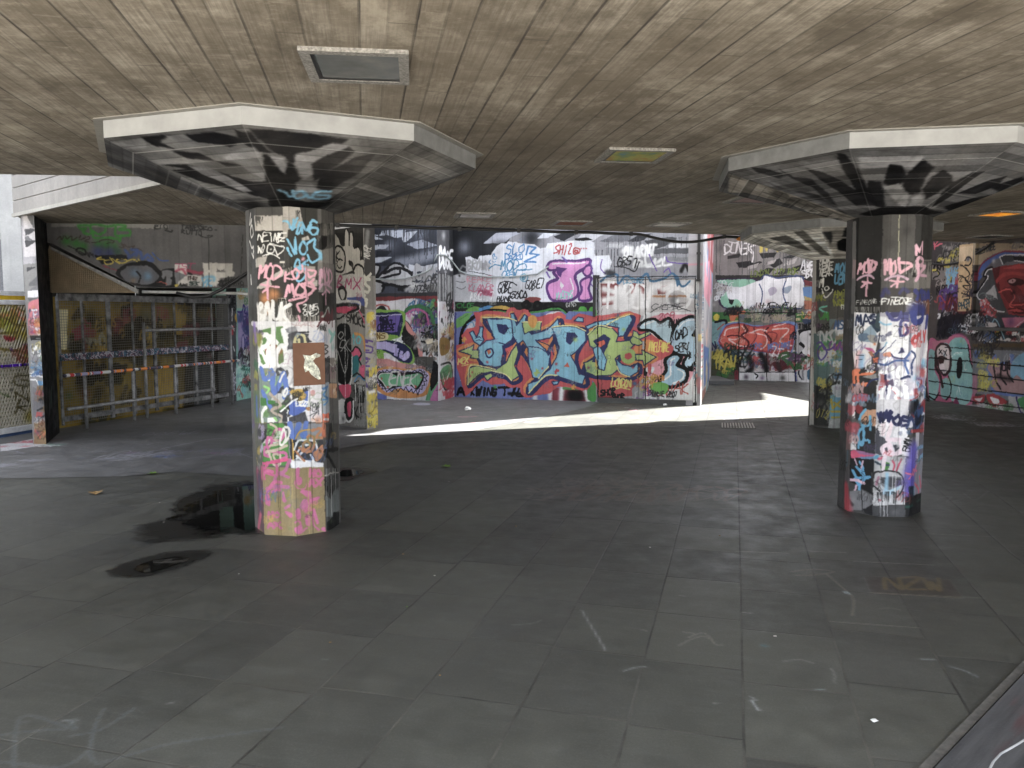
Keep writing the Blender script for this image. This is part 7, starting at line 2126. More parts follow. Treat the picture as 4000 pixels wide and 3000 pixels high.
# upper wall over the cage, with a sloping stair edge
f = FR['upper']; L = f.L; v = WALLS['upper']; uvq = lambda s, z: (s/L, (z-v[2])/(v[3]-v[2]))
prof = [(.0, 2.60), (.21, 2.53), (1.24, 1.97), (L, 1.97), (L, 2.808), (.0, 2.808)]
mb = MB(); mb.face([f.P(s, 0, z) for s, z in prof], 0, [uvq(s, z) for s, z in prof]); mb.face([f.P(s, -.25, z) for s, z in prof][::-1], 1)
for k in range(len(prof)):
    (s0, z0), (s1, z1) = prof[k], prof[(k+1) % len(prof)]; mb.face([f.P(s0, 0, z0), f.P(s1, 0, z1), f.P(s1, -.25, z1), f.P(s0, -.25, z0)], 1)
uw = mb.build('hanging_wall', [PM['upper'], CONC]); tag(uw, 'grey hanging concrete wall with green graffiti above the wire cage', 'wall')
mb = MB(); s0, z0, s1, z1 = .18, 2.50, 1.26, 1.90
mb.hexa([f.P(s0, .03, z0-.035), f.P(s0, .0, z0-.035), f.P(s1, .0, z1-.02), f.P(s1, .03, z1-.02)], [f.P(s0, .03, z0+.0), f.P(s0, .0, z0+.0), f.P(s1, .0, z1+.04), f.P(s1, .03, z1+.04)])
mb.build('stair_edge_strip', simple('grey_strip', (.16, .16, .155), .6, 0, .5, 20), uw)
mb = MB(); mb.face([f.P(.02, -.12, 1.9), f.P(1.22, -.12, 1.9), f.P(.05, -.12, 2.55)]); 
for k in range(26): z = 1.91+k*.025; mb.tube([f.P(.02, -.02, z), f.P(max(.1, 1.22-(z-1.9)/.62*1.16), -.02, z)], .003, 4)
for k in range(46): s = .03+k*.026; mb.tube([f.P(s, -.02, 1.9), f.P(s, -.02, 1.9+max(.02, (1.22-s)/1.16*.62))], .003, 4)
mb.build('mesh_panel', simple('brown_mesh', (.22, .17, .11), .7), uw)
# white patch wall beside the cage and the hidden wall behind the left column
tw = wall_obj('teal', 'graffiti_wall', 'mint green painted wall with purple lettering at the right end of the cage', .25)
mb = MB(); Frame((-5.05, 15.48), (-2.75, 14.98)).box(mb, 0, 2.35, -.3, 0, 0, 3.9); tag(mb.build('graffiti_wall', concrete('grey_wall', (.2, .2, .21), (.3, .3, .3))), 'plain grey wall between the mint wall and the sneaker painting', 'wall')
mb = MB(); Frame((-5.33, 14.36), (-5.13, 14.42)).box(mb, 0, .2, -.2, 0, 0, 1.95); tag(mb.build('cage_pillar', CONC_DK), 'short dark pillar at the right end of the wire cage', 'pillar')
mb = MB(); Frame((-7.3, 15.5), (-5.05, 15.48)).box(mb, 0, 2.22, -.25, 0, 0, 3.9); tag(mb.build('store_wall', CONC_DK), 'dark concrete wall at the back of the store behind the cage', 'wall')
mb = MB(); Frame((-6.68, 11.3), (-7.3, 15.5)).box(mb, 0, 4.2, -.2, 0, 0, 3.5); tag(mb.build('store_wall', CONC_DK), 'dark concrete side wall of the store behind the cage', 'wall')
mb = MB(); Frame(WALLS['right'][1], (10.5, 2.6)).box(mb, 0, 8.5, -.3, 0, 0, 2.8); tag(mb.build('side_wall', CONC), 'plain continuation of the right side wall towards the viewer', 'wall')
hexlin = lambda h: tuple(float(x)**2.2 for x in hexc(h))
def stripes0(name, cols, sc_):
    m, nt, bs = mat(name); pos, s = objpos(nt); n = noise(nt, pos, sc_, 3, .7)
    r = N(nt, 'ValToRGB'); r.color_ramp.interpolation = 'CONSTANT'; el = r.color_ramp.elements
    for i, cl in enumerate(cols):
        e = el[i] if i < 2 else el.new(.3+i*.4/len(cols)); e.position = 0 if i == 0 else .3+i*.4/len(cols); e.color = (*hexlin(cl), 1)
    nt.links.new(n, r.inputs[0]); nt.links.new(r.outputs[0], bs.inputs['Base Color']); bs.inputs['Roughness'].default_value = .6; return m
# ---------------------------------------------------------------- wire cage
cf = Frame((-6.27, 10.95), (-5.19, 14.44)); cage = empty('wire_cage', (-5.73, 12.7, 0)); tag(cage, 'long dark wire mesh cage with yellow boards behind it', 'cage')
bkf = FR['cageback']; mb = MB(); bkf.box(mb, 0, bkf.L, -.03, 0, .0, 1.86, 0, (bkf.L, 0, 1.86)); mb.build('back_board', PM['cageback'], cage)
pale = simple('scuffed_white_steel', (.15, .15, .152), .65, 0, .85, 8)
for s, wd in ((.02, .035), (.43, .025), (.91, .07), (1.38, .025), (1.83, .065), (2.31, .025), (2.79, .055), (3.24, .025), (3.70, .035)):
    mb = MB(); cf.box(mb, s-wd/2, s+wd/2, .0, .03, .07, 1.86); mb.build('post', pale, cage, .003)
for z0, z1, m in ((1.80, 1.90, pale), (.12, .19, pale), (.97, 1.07, stripes0('rail_tags', ['223', '456a80', '334', 'a0a0a8', '5a3a4a', '2a4a5a', '222', '7a8a90'], 7.))):
    mb = MB(); cf.box(mb, -.0, 3.73, .031 if z0 != .12 else .004, .05 if z0 != .12 else .029, z0, z1); mb.build('rail', m, cage, .003)
mb = MB()
for k in range(92): s = .02+k*.04; mb.tube([cf.P(s, -.01, .08), cf.P(s, -.01, 1.86)], .0022, 4, caps=False)
for k in range(47): z = .08+k*.0385; mb.tube([cf.P(.0, -.006, z), cf.P(3.72, -.006, z)], .0026, 4, caps=False)
mb.build('wire_mesh', simple('mesh_wire', (.2, .19, .17), .6, .3), cage)
# tube rails in front
rf = Frame((-6.05, 11.0), (-4.95, 14.4)); rail = empty('guard_rail', (-5.5, 12.7, 0)); tag(rail, 'paint splashed scaffold tube railing in front of the wire cage', 'railing')
tubem = simple('grey_tube', (.22, .22, .225), .5, .2, .4, 18)
def stripes(name, cols, sc_):
    m, nt, bs = mat(name); pos, s = objpos(nt); n = noise(nt, comb(nt, M_(nt, 'MULTIPLY', s[1], sc_), 0., 0.), 1., 3, .7)
    r = N(nt, 'ValToRGB'); r.color_ramp.interpolation = 'CONSTANT'; el = r.color_ramp.elements
    for i, cl in enumerate(cols):
        e = el[i] if i < 2 else el.new(.3+i*.4/len(cols)); e.position = 0 if i == 0 else .3+i*.4/len(cols); e.color = (*hexlin(cl), 1)
    nt.links.new(n, r.inputs[0]); nt.links.new(r.outputs[0], bs.inputs['Base Color']); bs.inputs['Roughness'].default_value = .5; return m
hexlin = lambda h: tuple(float(x)**2.2 for x in hexc(h))
striped = stripes('painted_tube', ['222', '88a', 'b33', 'ccc', '445', 'd84', '99b', '232', 'aaa'], 2.6)
for s, zt in ((.13, .8), (1.02, .8), (1.28, 1.49), (1.91, .8), (2.80, .8), (3.34, 1.42)):
    mb = MB(); mb.tube([rf.P(s, 0, 0), rf.P(s, 0, zt)], .025, 10); mb.build('upright', tubem, rail, smooth=True)
for s0, s1, z, m in ((-.24, 3.52, .78, striped), (-.2, 2.83, .315, tubem), (1.28, 3.36, 1.365, tubem)):
    mb = MB(); mb.tube([rf.P(s0, .03, z), rf.P(s1, .03, z)], .024, 10); mb.build('rail', m, rail, smooth=True)
# mesh gate
gf = FR['gate']; gate = empty('mesh_gate', (-6.9, 9.7, 0)); tag(gate, 'expanded metal mesh gate with faded tags left of the slim post', 'gate')
gl = gf.L; gm = simple('gate_frame_white', (.6, .6, .62), .5)
for z0, z1 in ((1.865, 1.92), (1.74, 1.80), (.045, .12)): mb = MB(); gf.box(mb, 0, gl, -.02, .03, z0, z1); mb.build('frame_rail', gm, gate, .004)
mb = MB(); gf.box(mb, 0, gl, -.02, .02, 1.805, 1.86); mb.build('yellow_strip', simple('yellow_paint', (.55, .36, .02), .6), gate)
mb = MB(); gf.box(mb, 0, gl, -.02, .035, .92, .955); mb.build('mid_rail', stripes('gate_tube', ['a33', 'ccd', '52a', '222', 'bbc', '63a'], 9.), gate, .003)
mb = MB(); gf.box(mb, 0, gl, -.03, .01, .0, .04); mb.build('bottom_strip', simple('blue_strip', (.05, .09, .2), .6), gate)
mb = MB()
for k in range(-34, 64):
    s = k*.045
    for sg in (1, -1):
        z0, z1 = .12, 1.74; a0, a1 = (s, s+(z1-z0)*.45*sg); lo, hi = 0, 1
        pts = []
        for t in (0, 1):
            pass
        d = a1-a0; t0, t1 = sorted(((0-a0)/d, (gl-a0)/d)); t0, t1 = max(0, t0), min(1, t1)
        if t1 > t0: mb.tube([gf.P(a0+d*t0, .0, z0+(z1-z0)*t0), gf.P(a0+d*t1, .0, z0+(z1-z0)*t1)], .0115, 4, caps=False)
GM, nt, bs = mat('gate_mesh_paint'); t = N(nt, 'TexImage'); t.image = bpy.data.images['paint_gate']; t.extension = 'EXTEND'
pos, s = objpos(nt); al = M_(nt, 'ADD', M_(nt, 'MULTIPLY', M_(nt, 'ADD', s[0], -gf.a.x), gf.d.x), M_(nt, 'MULTIPLY', M_(nt, 'ADD', s[1], -gf.a.y), gf.d.y))
nt.links.new(comb(nt, M_(nt, 'DIVIDE', al, gl), M_(nt, 'DIVIDE', s[2], 1.92)), t.inputs['Vector']); nt.links.new(t.outputs[0], bs.inputs['Base Color']); bs.inputs['Roughness'].default_value = .5
mb.build('mesh', GM, gate)
mb = MB(); gf.box(mb, 0, gl, -.16, -.13, .05, 1.8); mb.build('backing_board', simple('ochre_board', (.20, .17, .08), .8, 0, .5, 4), gate)
# ---------------------------------------------------------------- mushroom columns
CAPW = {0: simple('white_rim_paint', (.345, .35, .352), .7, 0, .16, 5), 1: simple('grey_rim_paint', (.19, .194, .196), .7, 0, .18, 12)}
def column(sk, ck, label, white):
    (cx, cy), R, ph = SHAFT[sk]; (kx, ky), KR, kp = CAP[ck]
    root = empty('mushroom_column', (cx, cy, 0)); tag(root, label, 'column')
    V = [(cx+R*math.cos(RAD(ph+45*k)), cy+R*math.sin(RAD(ph+45*k))) for k in range(8)]; mb = MB()
    for k in range(8):
        a, b = V[k], V[(k+1) % 8]; mb.face([(*a, 0), (*b, 0), (*b, ZS+.004), (*a, ZS+.004)], 0, [(k/8, 0), ((k+1)/8, 0), ((k+1)/8, 1), (k/8, 1)])
    mb.build('shaft', PM[sk], root, .011)
    A = [RAD(kp+45*k) for k in range(8)]; r0 = R*1.06; mb = MB()
    lo = [(cx+r0*math.cos(a), cy+r0*math.sin(a), ZS) for a in A]; mi = [(kx+KR*math.cos(a), ky+KR*math.sin(a), ZR) for a in A]; hi = [(x, y, ZC+.002) for x, y, _ in mi]
    uv = lambda p: ((p[0]-kx)/(2*KR)+.5, (p[1]-ky)/(2*KR)+.5)
    for k in range(8):
        j = (k+1) % 8; P = [lo[k], lo[j], mi[j], mi[k]]; mb.face(P, 0, [uv(p) for p in P])
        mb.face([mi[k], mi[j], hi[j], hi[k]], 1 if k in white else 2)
    mb.face(lo[::-1], 0, [uv(p) for p in lo[::-1]])
    cap = mb.build('capital', [PM[ck], CAPW[0], CAPW[1]], root)
    # thin concrete lip where the capital meets the boards
    mb = MB()
    for k in range(8):
        a, b = A[k], A[(k+1) % 8]; q = [(kx+r*math.cos(t), ky+r*math.sin(t)) for r, t in ((KR+.004, a), (KR+.004, b), (KR+.06, b), (KR+.06, a))]
        mb.hexa([(x, y, ZC-.006) for x, y in q], [(x, y, ZC+.004) for x, y in q])
    mb.build('collar', CONC, cap); return root
column('cola', 'capa', 'left mushroom column with an ochre and pink painted foot', (5, 6))
column('colb', 'capb', 'right mushroom column with pink tags and white scribbled lettering', (5, 6))
column('colc', 'capc', 'farther mushroom column half hidden behind the right one', (1, 2))
# poster board on the left column (second facet from the right)
(cx, cy), R, ph = SHAFT['cola']
k = 2; a = Vector((cx+R*math.cos(RAD(ph+45*k)), cy+R*math.sin(RAD(ph+45*k)))); b = Vector((cx+R*math.cos(RAD(ph+45*k+45)), cy+R*math.sin(RAD(ph+45*k+45)))); pf2 = Frame(a, b)
mb = MB(); pf2.box(mb, .004, pf2.L-.004, .001, .006, 1.093, 1.40); ps = mb.build('poster', simple('brown_card', (.155, .075, .045), .8, 0, .12, 12), bevel=.002); tag(ps, 'brown square poster with a torn paper scrap on the left column', 'poster')
import random as _r; _r.seed(4)
sc_pts = [(.075, 1.315), (.13, 1.305), (.175, 1.325), (.21, 1.31), (.20, 1.295), (.17, 1.29), (.15, 1.27), (.165, 1.245), (.185, 1.225), (.2, 1.19), (.205, 1.135), (.19, 1.13), (.16, 1.15), (.135, 1.17), (.115, 1.2), (.09, 1.19), (.08, 1.23), (.09, 1.28)]
mb = MB(); mb.hexa([pf2.P(s, .0065, z) for s, z in sc_pts][::-1], [pf2.P(s, .009, z) for s, z in sc_pts][::-1]); mb.build('torn_scrap', simple('torn_paper', (.5, .5, .42), .8, 0, .9, 40), ps)
# ---------------------------------------------------------------- ceiling lights
def light(label, corners_c, d, size, panel, emit=None, deep=.02):
    """square light box on the boards: frame + panel + painted recess shade"""
    cx, cy = corners_c; root = empty('ceiling_light', (cx, cy, ZC)); tag(root, label, 'light', 'square ceiling lights')
    ca, sa = math.cos(RAD(d)), math.sin(RAD(d)); h = size/2; w_ = .048
    def R_(x, y): return (cx+x*ca-y*sa, cy+x*sa+y*ca)
    mb = MB()
    for x0, x1, y0, y1 in ((-h, h, -h, -h+w_), (-h, h, h-w_, h), (-h, -h+w_, -h+w_, h-w_), (h-w_, h, -h+w_, h-w_)):
        q = [R_(x0, y0), R_(x1, y0), R_(x1, y1), R_(x0, y1)]; mb.hexa([(x, y, ZC-deep) for x, y in q], [(x, y, ZC+.01) for x, y in q])
    mb.build('frame', LFR, root)
    i = h-w_; q = [R_(-i, -i), R_(i, -i), R_(i, i), R_(-i, i)]; mb = MB(); mb.hexa([(x, y, ZC-.015) for x, y in q], [(x, y, ZC+.012) for x, y in q]); mb.build('panel', panel, root)
    mb = MB(); g_ = i-.02
    for x0, x1, y0, y1 in ((-i, i, i-.03, i), (-i, -g_, -i, i-.03)): q = [R_(x0, y0), R_(x1, y0), R_(x1, y1), R_(x0, y1)]; mb.hexa([(x, y, ZC-.017) for x, y in q], [(x, y, ZC-.01) for x, y in q])
    mb.build('recess_shade', blk, root)  # black strips painted as the shade of a recess at far and left edges
    return root
LFR = simple('speckled_frame', (.22, .21, .195), .7, .0, .6, 70)
def patchy(name, cols, sc_, rough=.75, emit=0):
    m, nt, bs = mat(name); pos, s = objpos(nt); n = noise(nt, pos, sc_, 3, .6); r = N(nt, 'ValToRGB'); el = r.color_ramp.elements
    for i, cl in enumerate(cols):
        e = el[i] if i < 2 else el.new(.5); e.position = .3+.4*i/(len(cols)-1); e.color = (*hexlin(cl), 1)
    nt.links.new(n, r.inputs[0]); nt.links.new(r.outputs[0], bs.inputs['Base Color']); bs.inputs['Roughness'].default_value = rough
    if emit: nt.links.new(r.outputs[0], bs.inputs['Emission Color']); bs.inputs['Emission Strength'].default_value = emit
    return m
light('square ceiling light with a plain grey glass panel nearest the viewer', (-.75, 3.98), 7, .5, patchy('grey_glass', ['565858', '646767', '757674'], 5, .25))
light('square ceiling light with a panel painted lime green and orange', (.93, 6.17), 7, .5, patchy('lime_panel', ['5a7f86', '7d8a52', '9a9a58', '4a5240', 'a0603c'], 5))
light('small whitish ceiling light above the pier', (-.45, 9.80), 8, .48, patchy('white_panel', ['aaa', 'd5d0d5', '998'], 6))
light('ceiling light with an orange brown panel in front of the mural', (.78, 10.64), 8, .48, patchy('brown_panel', ['5c2f0c', '70390f', '7a4418'], 6))
light('ceiling light with a pale pink white panel in front of the doors', (2.11, 10.84), 12, .48, patchy('pale_panel', ['cbc4c0', 'e0dcd8', 'b9a5a8'], 6))
light('ceiling light with a dull pink panel partly behind the right capital', (2.55, 8.52), 10, .48, patchy('pink_panel', ['8d7272', 'a58c8c', '776060'], 6))
light('glowing yellow and red ceiling light behind the right column', (5.91, 9.78), 18, .46, patchy('glow_panel', ['8a1c0c', 'e8a030', 'f6dc70', 'b03010'], 9, .3, .10), 1)
light('unlit dark ceiling light near the right side wall', (7.50, 12.62), 18, .46, patchy('dark_panel', ['222', '333', '2a2a22'], 6))
# ---------------------------------------------------------------- cables
bx = lambda x, dz, dy=-.02: (x, edge(x)+dy, ZC+dz)
pts = [bx(x, -.03+.004*math.sin(x*7)) for x in np.arange(-2.6, 1.85, .15)]
pts += [bx(x, -.03-.10*math.sin(math.pi*(x-1.85)/1.45)**1.3) for x in np.arange(1.85, 3.3, .08)]+[bx(x, -.03-.025*(x-3.3)) for x in np.arange(3.3, 4.1, .1)]
ck = pipe('power_cable', 'thick black cable clipped along the ceiling edge above the mural', pts, .022, blk, 'cable', 8)
for x in (-2.3, -1.55, -.72, .1, .93, 1.76, 3.25):
    mb = MB(); y = edge(x); mb.box(x-.025, x+.025, y-.05, y+.012, ZC-.06, ZC-.001); mb.build('clip', blk, ck)
mb = MB(); mb.tube([bx(3.47, -.055), bx(3.5, -.055), bx(3.72, -.06), bx(3.75, -.06)], [.02, .034, .034, .02], 10); mb.build('orange_sleeve', simple('orange_tape', (.5, .17, .02), .5), ck, smooth=True)
fA, fR, fM = FR['walla'], FR['ret'], FR['main']
def sag(P, Q, d, n=9): P, Q = Vector(P), Vector(Q); return [P+(Q-P)*t-Vector((0, 0, d*4*t*(1-t))) for t in np.linspace(0, 1, n)]
pts = [Vector(fA.P(s, .03, z)) for s, z in ((.0, 2.27), (.21, 2.26), (.54, 2.245), (.8, 2.26), (.99, 2.30), (1.2, 2.37), (1.33, 2.43), (1.40, 2.6), (1.44, 2.68))]
pts += [Vector(fR.P(.3, .03, 2.70))]+[Vector(fM.P(s, .03, z)) for s, z in ((.0, 2.60), (.14, 2.43), (.31, 2.36), (.7, 2.31), (1.19, 2.30), (1.69, 2.34), (1.91, 2.48))]
pipe('wall_cable', 'grey cable looping across the mural wall at head height', pts, .014, simple('grey_cable', (.3, .33, .33), .5), 'cable', 6)
pr_ = FR['right']; pts = [Vector(pr_.P(s, .04, z)) for s, z in ((3.0, 2.62), (3.5, 2.52), (3.9, 2.47), (4.2, 2.49), (4.5, 2.58), (4.8, 2.70), (4.95, 2.78))]
pipe('slack_cable', 'slack black double cable at the top of the right side wall', pts, .02, blk, 'cable', 6)
f = FR['upper']; pts = [Vector(f.P(s, .03, z)) for s, z in ((1.75, 1.9), (1.95, 1.84), (2.15, 1.85), (2.35, 1.95), (2.7, 2.18), (3.0, 2.4), (3.4, 2.6))]
pipe('hanging_cable', 'thick dark cable sagging below the hanging wall', pts, .022, blk, 'cable', 8)
pts = [Vector(f.P(s, -.3, z)) for s, z in ((1.2, 1.92), (2.0, 1.91), (2.5, 1.90), (2.9, 1.86), (3.2, 1.88), (3.5, 1.86))]
pipe('pale_conduit', 'pale conduit pipe between the hanging wall and the cage top', pts, .02, simple('pale_pipe', (.55, .55, .55), .5), 'pipe', 8)
# ---------------------------------------------------------------- floor things
def blobpoly(cx, cy, pts, z, n=5): return [(x, y, z) for x, y in catmull(pts, True, n)]
WET, nt, bs = mat('wet_stone'); pos, s = objpos(nt); n = noise(nt, pos, 9, 5, .6); nt.links.new(mix(nt, rng(nt, n, .3, .7), (.010, .010, .010), (.022, .022, .021)), bs.inputs['Base Color']); bs.inputs['Roughness'].default_value = .32
uvn = N(nt, 'UVMap'); sx = N(nt, 'SeparateXYZ'); nt.links.new(uvn.outputs[0], sx.inputs[0])
strk = noise(nt, comb(nt, M_(nt, 'MULTIPLY', M_(nt, 'ADD', s[0], M_(nt, 'MULTIPLY', s[1], .25)), 3.5), M_(nt, 'MULTIPLY', s[1], 11.), 0.), 1., 5, .6)
nt.links.new(rng(nt, M_(nt, 'ADD', sx.outputs[0], M_(nt, 'MULTIPLY', M_(nt, 'SUBTRACT', strk, .5), 1.5)), .2, .55, 0, .93), bs.inputs['Alpha'])
WATER, nt, bs = mat('standing_water'); bs.inputs['Base Color'].default_value = (.008, .008, .008, 1); bs.inputs['Roughness'].default_value = .03; bs.inputs['IOR'].default_value = 1.33
pos, s = objpos(nt); bump(nt, bs, noise(nt, pos, 5, 2, .5), .05, .01)
uvn = N(nt, 'UVMap'); sx = N(nt, 'SeparateXYZ'); nt.links.new(uvn.outputs[0], sx.inputs[0]); nt.links.new(rng(nt, M_(nt, 'ADD', sx.outputs[0], M_(nt, 'MULTIPLY', M_(nt, 'SUBTRACT', noise(nt, pos, 4.5, 4, .6), .5), 1.8)), .5, .72), bs.inputs['Alpha'])
def ringed(P, z, m, name, parent, fade):
    Q = catmull(np.array(P), True, 8); cen = Q.mean(0); R_ = cen+(Q-cen)*(1-fade); mb = MB(); n = len(Q)
    for k in range(n):
        j = (k+1) % n; mb.face([(*Q[k], z), (*Q[j], z), (*R_[j], z), (*R_[k], z)], 0, [(0, 0), (0, 0), (1, 0), (1, 0)]); mb.face([(*R_[k], z), (*R_[j], z), (*cen, z)], 0, [(1, 0)]*3)
    return mb.build(name, m, parent)
def puddle(label, wet, water):
    o = ringed(wet, .007, WET, 'puddle', None, .42); tag(o, label, 'puddle', kind='thing')
    for wt in water: ringed(wt, .010, WATER, 'water_surface', o, .4)
puddle('large puddle with wet margin at the foot of the left column', [(-2.95, 5.85), (-2.75, 6.1), (-2.98, 6.8), (-2.85, 7.5), (-2.45, 7.7), (-1.75, 7.2), (-1.3, 6.3), (-1.5, 5.75), (-2.05, 5.55), (-2.5, 5.32), (-2.72, 5.5)],
       [[(-2.72, 5.85), (-2.86, 6.6), (-2.76, 7.4), (-2.3, 7.65), (-1.6, 6.9), (-1.45, 6.3), (-1.7, 5.68), (-2.2, 5.5)]])
puddle('small oval puddle in front of the large one', [(-2.56, 4.8), (-2.48, 5.1), (-2.27, 5.3), (-2.0, 5.27), (-2.06, 4.95), (-2.28, 4.68)], [[(-2.42, 4.83), (-2.36, 5.08), (-2.2, 5.17), (-2.08, 5.05), (-2.25, 4.76)]])
puddle('thin puddle behind the left column towards the pier', [(-1.9, 7.6), (-1.85, 8.15), (-1.58, 8.2), (-1.33, 8.02), (-1.5, 7.75), (-1.6, 7.5)], [[(-1.8, 7.75), (-1.75, 8.08), (-1.55, 8.1), (-1.45, 7.95), (-1.62, 7.65)]])
# drain cover
mb = MB(); gx, gy = 3.23, 11.27; DR = [(-.30, -.24), (.17, -.30), (.30, .24), (-.17, .26)]
gr = empty('drain_cover', (gx, gy, 0)); tag(gr, 'striped metal drain cover on the floor near the sunlit patch', 'drain cover')
def dq(a, b): # bilinear inside the quad
    P = [Vector((gx+x, gy+y)) for x, y in DR]; return (P[0]*(1-a)+P[1]*a)*(1-b)+(P[3]*(1-a)+P[2]*a)*b
mb.hexa([(*dq(a, b), .0) for a, b in ((0, 0), (1, 0), (1, 1), (0, 1))], [(*dq(a, b), .012) for a, b in ((0, 0), (1, 0), (1, 1), (0, 1))]); mb.build('plate', simple('plate_dark', (.09, .08, .075), .6), gr)
mb = MB()
for k in range(12):
    a0, a1 = (k+.2)/12, (k+.7)/12
    for b0, b1 in ((.04, .46), (.54, .96)): q = [dq(a, b) for a, b in ((a0, b0), (a1, b0), (a1, b1), (a0, b1))]; mb.hexa([(*p, .012) for p in q], [(*p, .018) for p in q])
mb.build('grating_bars', patchy('grate_paint', ['8a8580', 'c5c0ba', 'a0624a', 'bbb'], 3), gr)
# leaning things: cone base at the right wall
cb = empty('cone_base', (*pr_.P(3.55, .22, 0)[:2], 0)); tag(cb, 'dark rubber sign base with a short stub at the foot of the right side wall', 'base')
x, y, _ = pr_.P(3.55, .22, 0); mb = MB(); mb.hexa([(x+r*math.cos(a), y+r*math.sin(a), 0) for r, a in [(.3, RAD(20+90*k)) for k in range(4)]], [(x+r*math.cos(a), y+r*math.sin(a), .1) for r, a in [(.12, RAD(20+90*k)) for k in range(4)]]); mb.build('foot', blk, cb, .01)
mb = MB(); mb.tube([(x, y, .1), (x, y, .3)], .045, 10); mb.build('stub', blk, cb)
# step at the far alcove
st = MB(); st.box(4.40, 5.02, 17.85, 19.3, 0, .10); tag(st.build('concrete_step', CONC_DK, bevel=.01), 'low dark concrete step in the far left alcove corner', 'step')
# skate ledge bottom right
lf = Frame((1.22, 2.42), (4.2, 5.2)); mb = MB()
a, b = lf.a, lf.b; n_ = -lf.n  # ledge lies on the viewer side of the line
mb.hexa([lf.P(0, 0, 0), lf.P(lf.L, 0, 0), lf.P(lf.L, 1.6, 0), lf.P(0, 1.6, 0)][::-1], [lf.P(0, .015, .03), lf.P(lf.L, .015, .03), lf.P(lf.L, 1.6, .5), lf.P(0, 1.6, .5)][::-1])
LM, nt, bs = mat('scuffed_bank'); pos, s = objpos(nt); ul = M_(nt, 'ADD', M_(nt, 'MULTIPLY', s[0], lf.d.x), M_(nt, 'MULTIPLY', s[1], lf.d.y)); vl = M_(nt, 'SUBTRACT', M_(nt, 'MULTIPLY', s[0], lf.d.y), M_(nt, 'MULTIPLY', s[1], lf.d.x))
n = noise(nt, comb(nt, M_(nt, 'MULTIPLY', ul, 1.6), M_(nt, 'MULTIPLY', vl, 14.), 0.), 1., 6, .65); n2 = noise(nt, comb(nt, M_(nt, 'MULTIPLY', ul, 1.3), M_(nt, 'MULTIPLY', vl, 6.), 5.), 1., 3, .6); n3 = noise(nt, pos, 60, 4, .7)
c = mix(nt, rng(nt, n, .35, .7), (.045, .047, .05), (.12, .12, .125)); c = mix(nt, rng(nt, n2, .60, .70, 0, .5), c, (.12, .03, .035)); c = mix(nt, rng(nt, n2, .30, .36, .3, 0), c, (.07, .065, .09)); c = mix(nt, rng(nt, n3, .6, .8, 0, .3), c, (.3, .3, .3))
nt.links.new(c, bs.inputs['Base Color']); bs.inputs['Roughness'].default_value = .6; bump(nt, bs, n3, .4, .003)
bank = mb.build('skate_bank', LM); tag(bank, 'dark scuffed sloping skate bank in the lower right corner', 'bank')
mb = MB(); mb.tube([lf.P(s, o, .03+.47*(o-.015)/1.585+.0005) for s, o in ((.30, .178), (.42, .166), (.49, .168), (.55, .184), (.63, .203), (.78, .235), (1.0, .27))], .0045, 6); mb.build('painted_streak', simple('white_streak', (.36, .36, .36), .6), bank)
mb = MB(); lf.box(mb, 0, lf.L, -.035, -.0, 0, .012); mb.build('dusty_joint', simple('dust', (.105, .10, .09), .9, 0, .3, 30), bank)
# litter
def leaf(x, y, sz, col, rz, label, z=.008):
    o = [(0, -1), (.28, -.55), (.75, -.5), (.45, -.1), (.8, .35), (.3, .35), (0, 1), (-.3, .35), (-.8, .35), (-.45, -.1), (-.75, -.5), (-.28, -.55)]
    ca, sa = math.cos(rz), math.sin(rz); mb = MB(); P = [(x+sz*(a*ca-b*sa), y+sz*(a*sa+b*ca), z+sz*.3*abs(a)**1.3) for a, b in o]
    cz = (x, y, z)
    for k in range(len(P)): mb.face([cz, P[k], P[(k+1) % len(P)]])
    return tag(mb.build('fallen_leaf', col), label, 'leaf')
lb = simple('brown_leaf', (.28, .17, .06), .8); lg = simple('green_leaf', (.12, .22, .03), .7)
leaf(-3.75, 7.03, .085, lb, .5, 'curled tan leaf on the paving left of the puddles'); leaf(-.70, 8.24, .07, lg, 1.2, 'green leaf on the open floor right of the pier')
leaf(-3.63, 7.9, .06, lg, 2., 'small green leaf on the asphalt edge at left'); leaf(3.9, 5.25, .05, lg, .2, 'small green leaf right of the right column foot')
def crumple(x, y, r, m, label, name='crumpled_paper', cat='litter', seed=1, flat=.6):
    rs = random.Random(seed); bm = bmesh.new(); bmesh.ops.create_icosphere(bm, subdivisions=2, radius=r)
    for v in bm.verts: v.co *= rs.uniform(.65, 1.15); v.co.z *= flat
    zmin = min(v.co.z for v in bm.verts)
    for v in bm.verts: v.co += Vector((x, y, -zmin+.006))
    me = bpy.data.meshes.new(name); bm.to_mesh(me); bm.free(); me.materials.append(m); o = link(bpy.data.objects.new(name, me)); return tag(o, label, cat)
wp = simple('white_paper', (.75, .75, .73), .8)
crumple(-.74, 13.1, .06, wp, 'crumpled white paper on the asphalt in front of the mural'); crumple(2.66, 13.72, .04, wp, 'small white scrap at the foot of the left door', seed=4)
crumple(1.42, 2.99, .016, wp, 'white gum spot on the paving near the skate bank', 'gum_spot', 'litter', 7, .2)
rs = random.Random(12)
for i in range(20):
    x, y = rs.uniform(-3.2, 3.6), rs.uniform(2.75, 7.5)
    if (x+1.63)**2+(y-5.95)**2 < .3 or (x-3.03)**2+(y-6.45)**2 < .3 or x*.73-y*.68 > -.7: continue
    o = crumple(x, y, rs.uniform(.004, .009), [CONC_LT, lb, lg, CONC_LT][rs.randrange(4)], 'tiny scrap of litter lying on the dark paving', 'litter_scrap', 'litter', i, .3); o['group'] = 'tiny litter scraps on the paving'
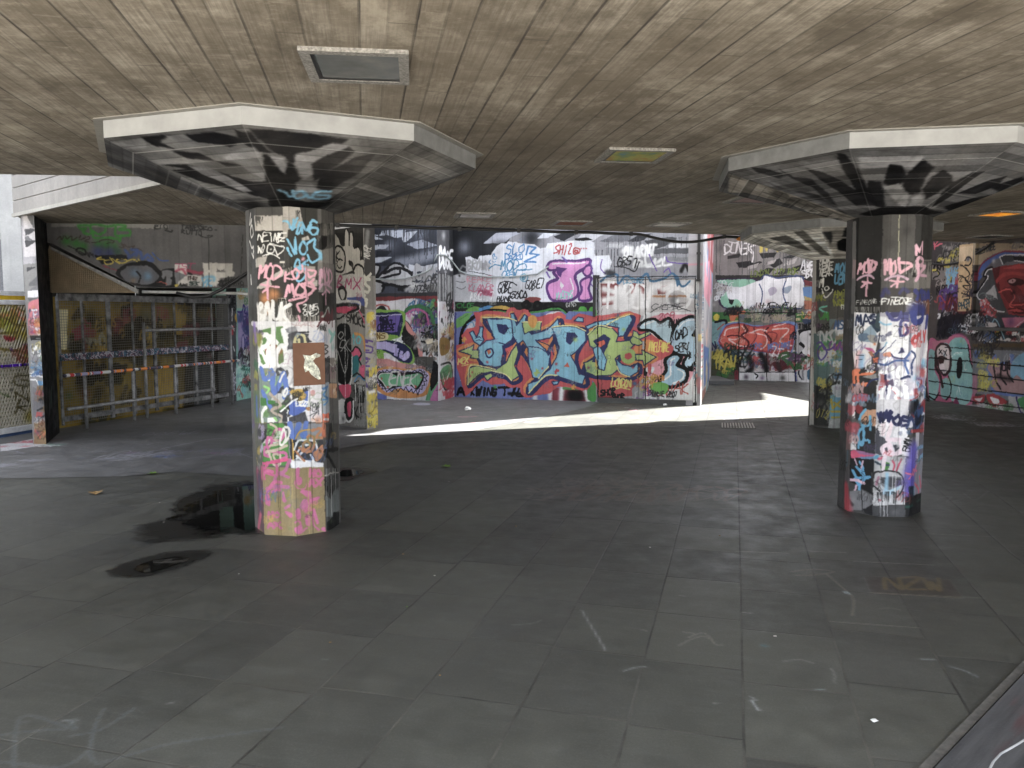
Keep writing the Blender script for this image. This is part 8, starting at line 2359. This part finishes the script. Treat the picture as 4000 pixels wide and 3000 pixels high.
# ---------------------------------------------------------------- building outside, added sun blockers above
def building():
    root = empty('concrete_building', (-14, 17, 0)); tag(root, 'grey concrete building with dark window bays beyond the mesh gate', 'building')
    B = Frame((-16, 14.5), (-7.4, 16.6)); gy = concrete('aged_concrete', (.28, .28, .28), (.40, .40, .39))
    mb = MB(); B.box(mb, 0, B.L, -4, 0, 0, 9); mb.build('wall', gy, root)
    for i in range(5):
        s = 8.02-i*1.9; mb = MB(); B.box(mb, s, s+.62, .0, .25, 0, 9); mb.build('pilaster', gy, root, .01)
        mb = MB(); B.box(mb, s-1.1, s-.05, .002, .03, .9, 3.1); mb.build('window_panel', simple('ribbed_panel', (.12, .12, .13), .7, 0, .3, 30), root)
        mb = MB(); B.box(mb, s-1.2, s, .002, .12, 3.2, 3.93); mb.build('spandrel', concrete('spandrel_conc', (.22, .22, .21), (.3, .3, .29)), root, .01)
        mb = MB(); B.box(mb, s-1.1, s-.05, .002, .03, 3.97, 4.33); mb.build('window_panel', simple('dark_glass_upper', (.05, .05, .055), .4), root)
    mb = MB(); B.box(mb, B.L-1.15, B.L-.95, .002, .06, 0, 9); mb.build('downpipe', gy, root)
building()
# unseen slab added above the light well, gap cut to shape the sun patch
HZ = 10.; sh = HZ/math.tan(SUN_EL); dx, dy = sh*math.cos(SUN_AZ), sh*math.sin(SUN_AZ)
lit = [(-1.9, 10.61), (-1.72, 10.99), (4.73, 14.74), (5.27, 16.63), (6.19, 17.2), (6.15, 16.2), (6.1, 9.0), (-1.9, 9.0)]
H_ = [(x+dx, y+dy) for x, y in lit]
mb = MB(); out = [(-25, 30), (-25, 13.7), (0., 13.7), (0., 11.8), (H_[0][0]-.25, 11.8), (H_[0][0]-.25, H_[0][1]), H_[0], H_[1], H_[2], H_[3], H_[4], H_[5], (H_[6][0], 13.7), (30, 13.7), (30, 30)][::-1]
mb.hexa([(x, y, HZ) for x, y in out], [(x, y, HZ+.5) for x, y in out])
mask_slab = mb.build('sun_patch_mask', CONC); tag(mask_slab, 'unseen slab added above the rear light well to shape the sun patch', 'building')
mb = MB(); mb.box(-2.4, .6, 6.0, 10.2, ZT, 9.5); hb = mb.build('notch_sun_block', CONC); tag(hb, 'unseen box added above the ceiling to keep sun out of the left notch', 'building')  # unseen box, added only to keep direct sun off the notch floor
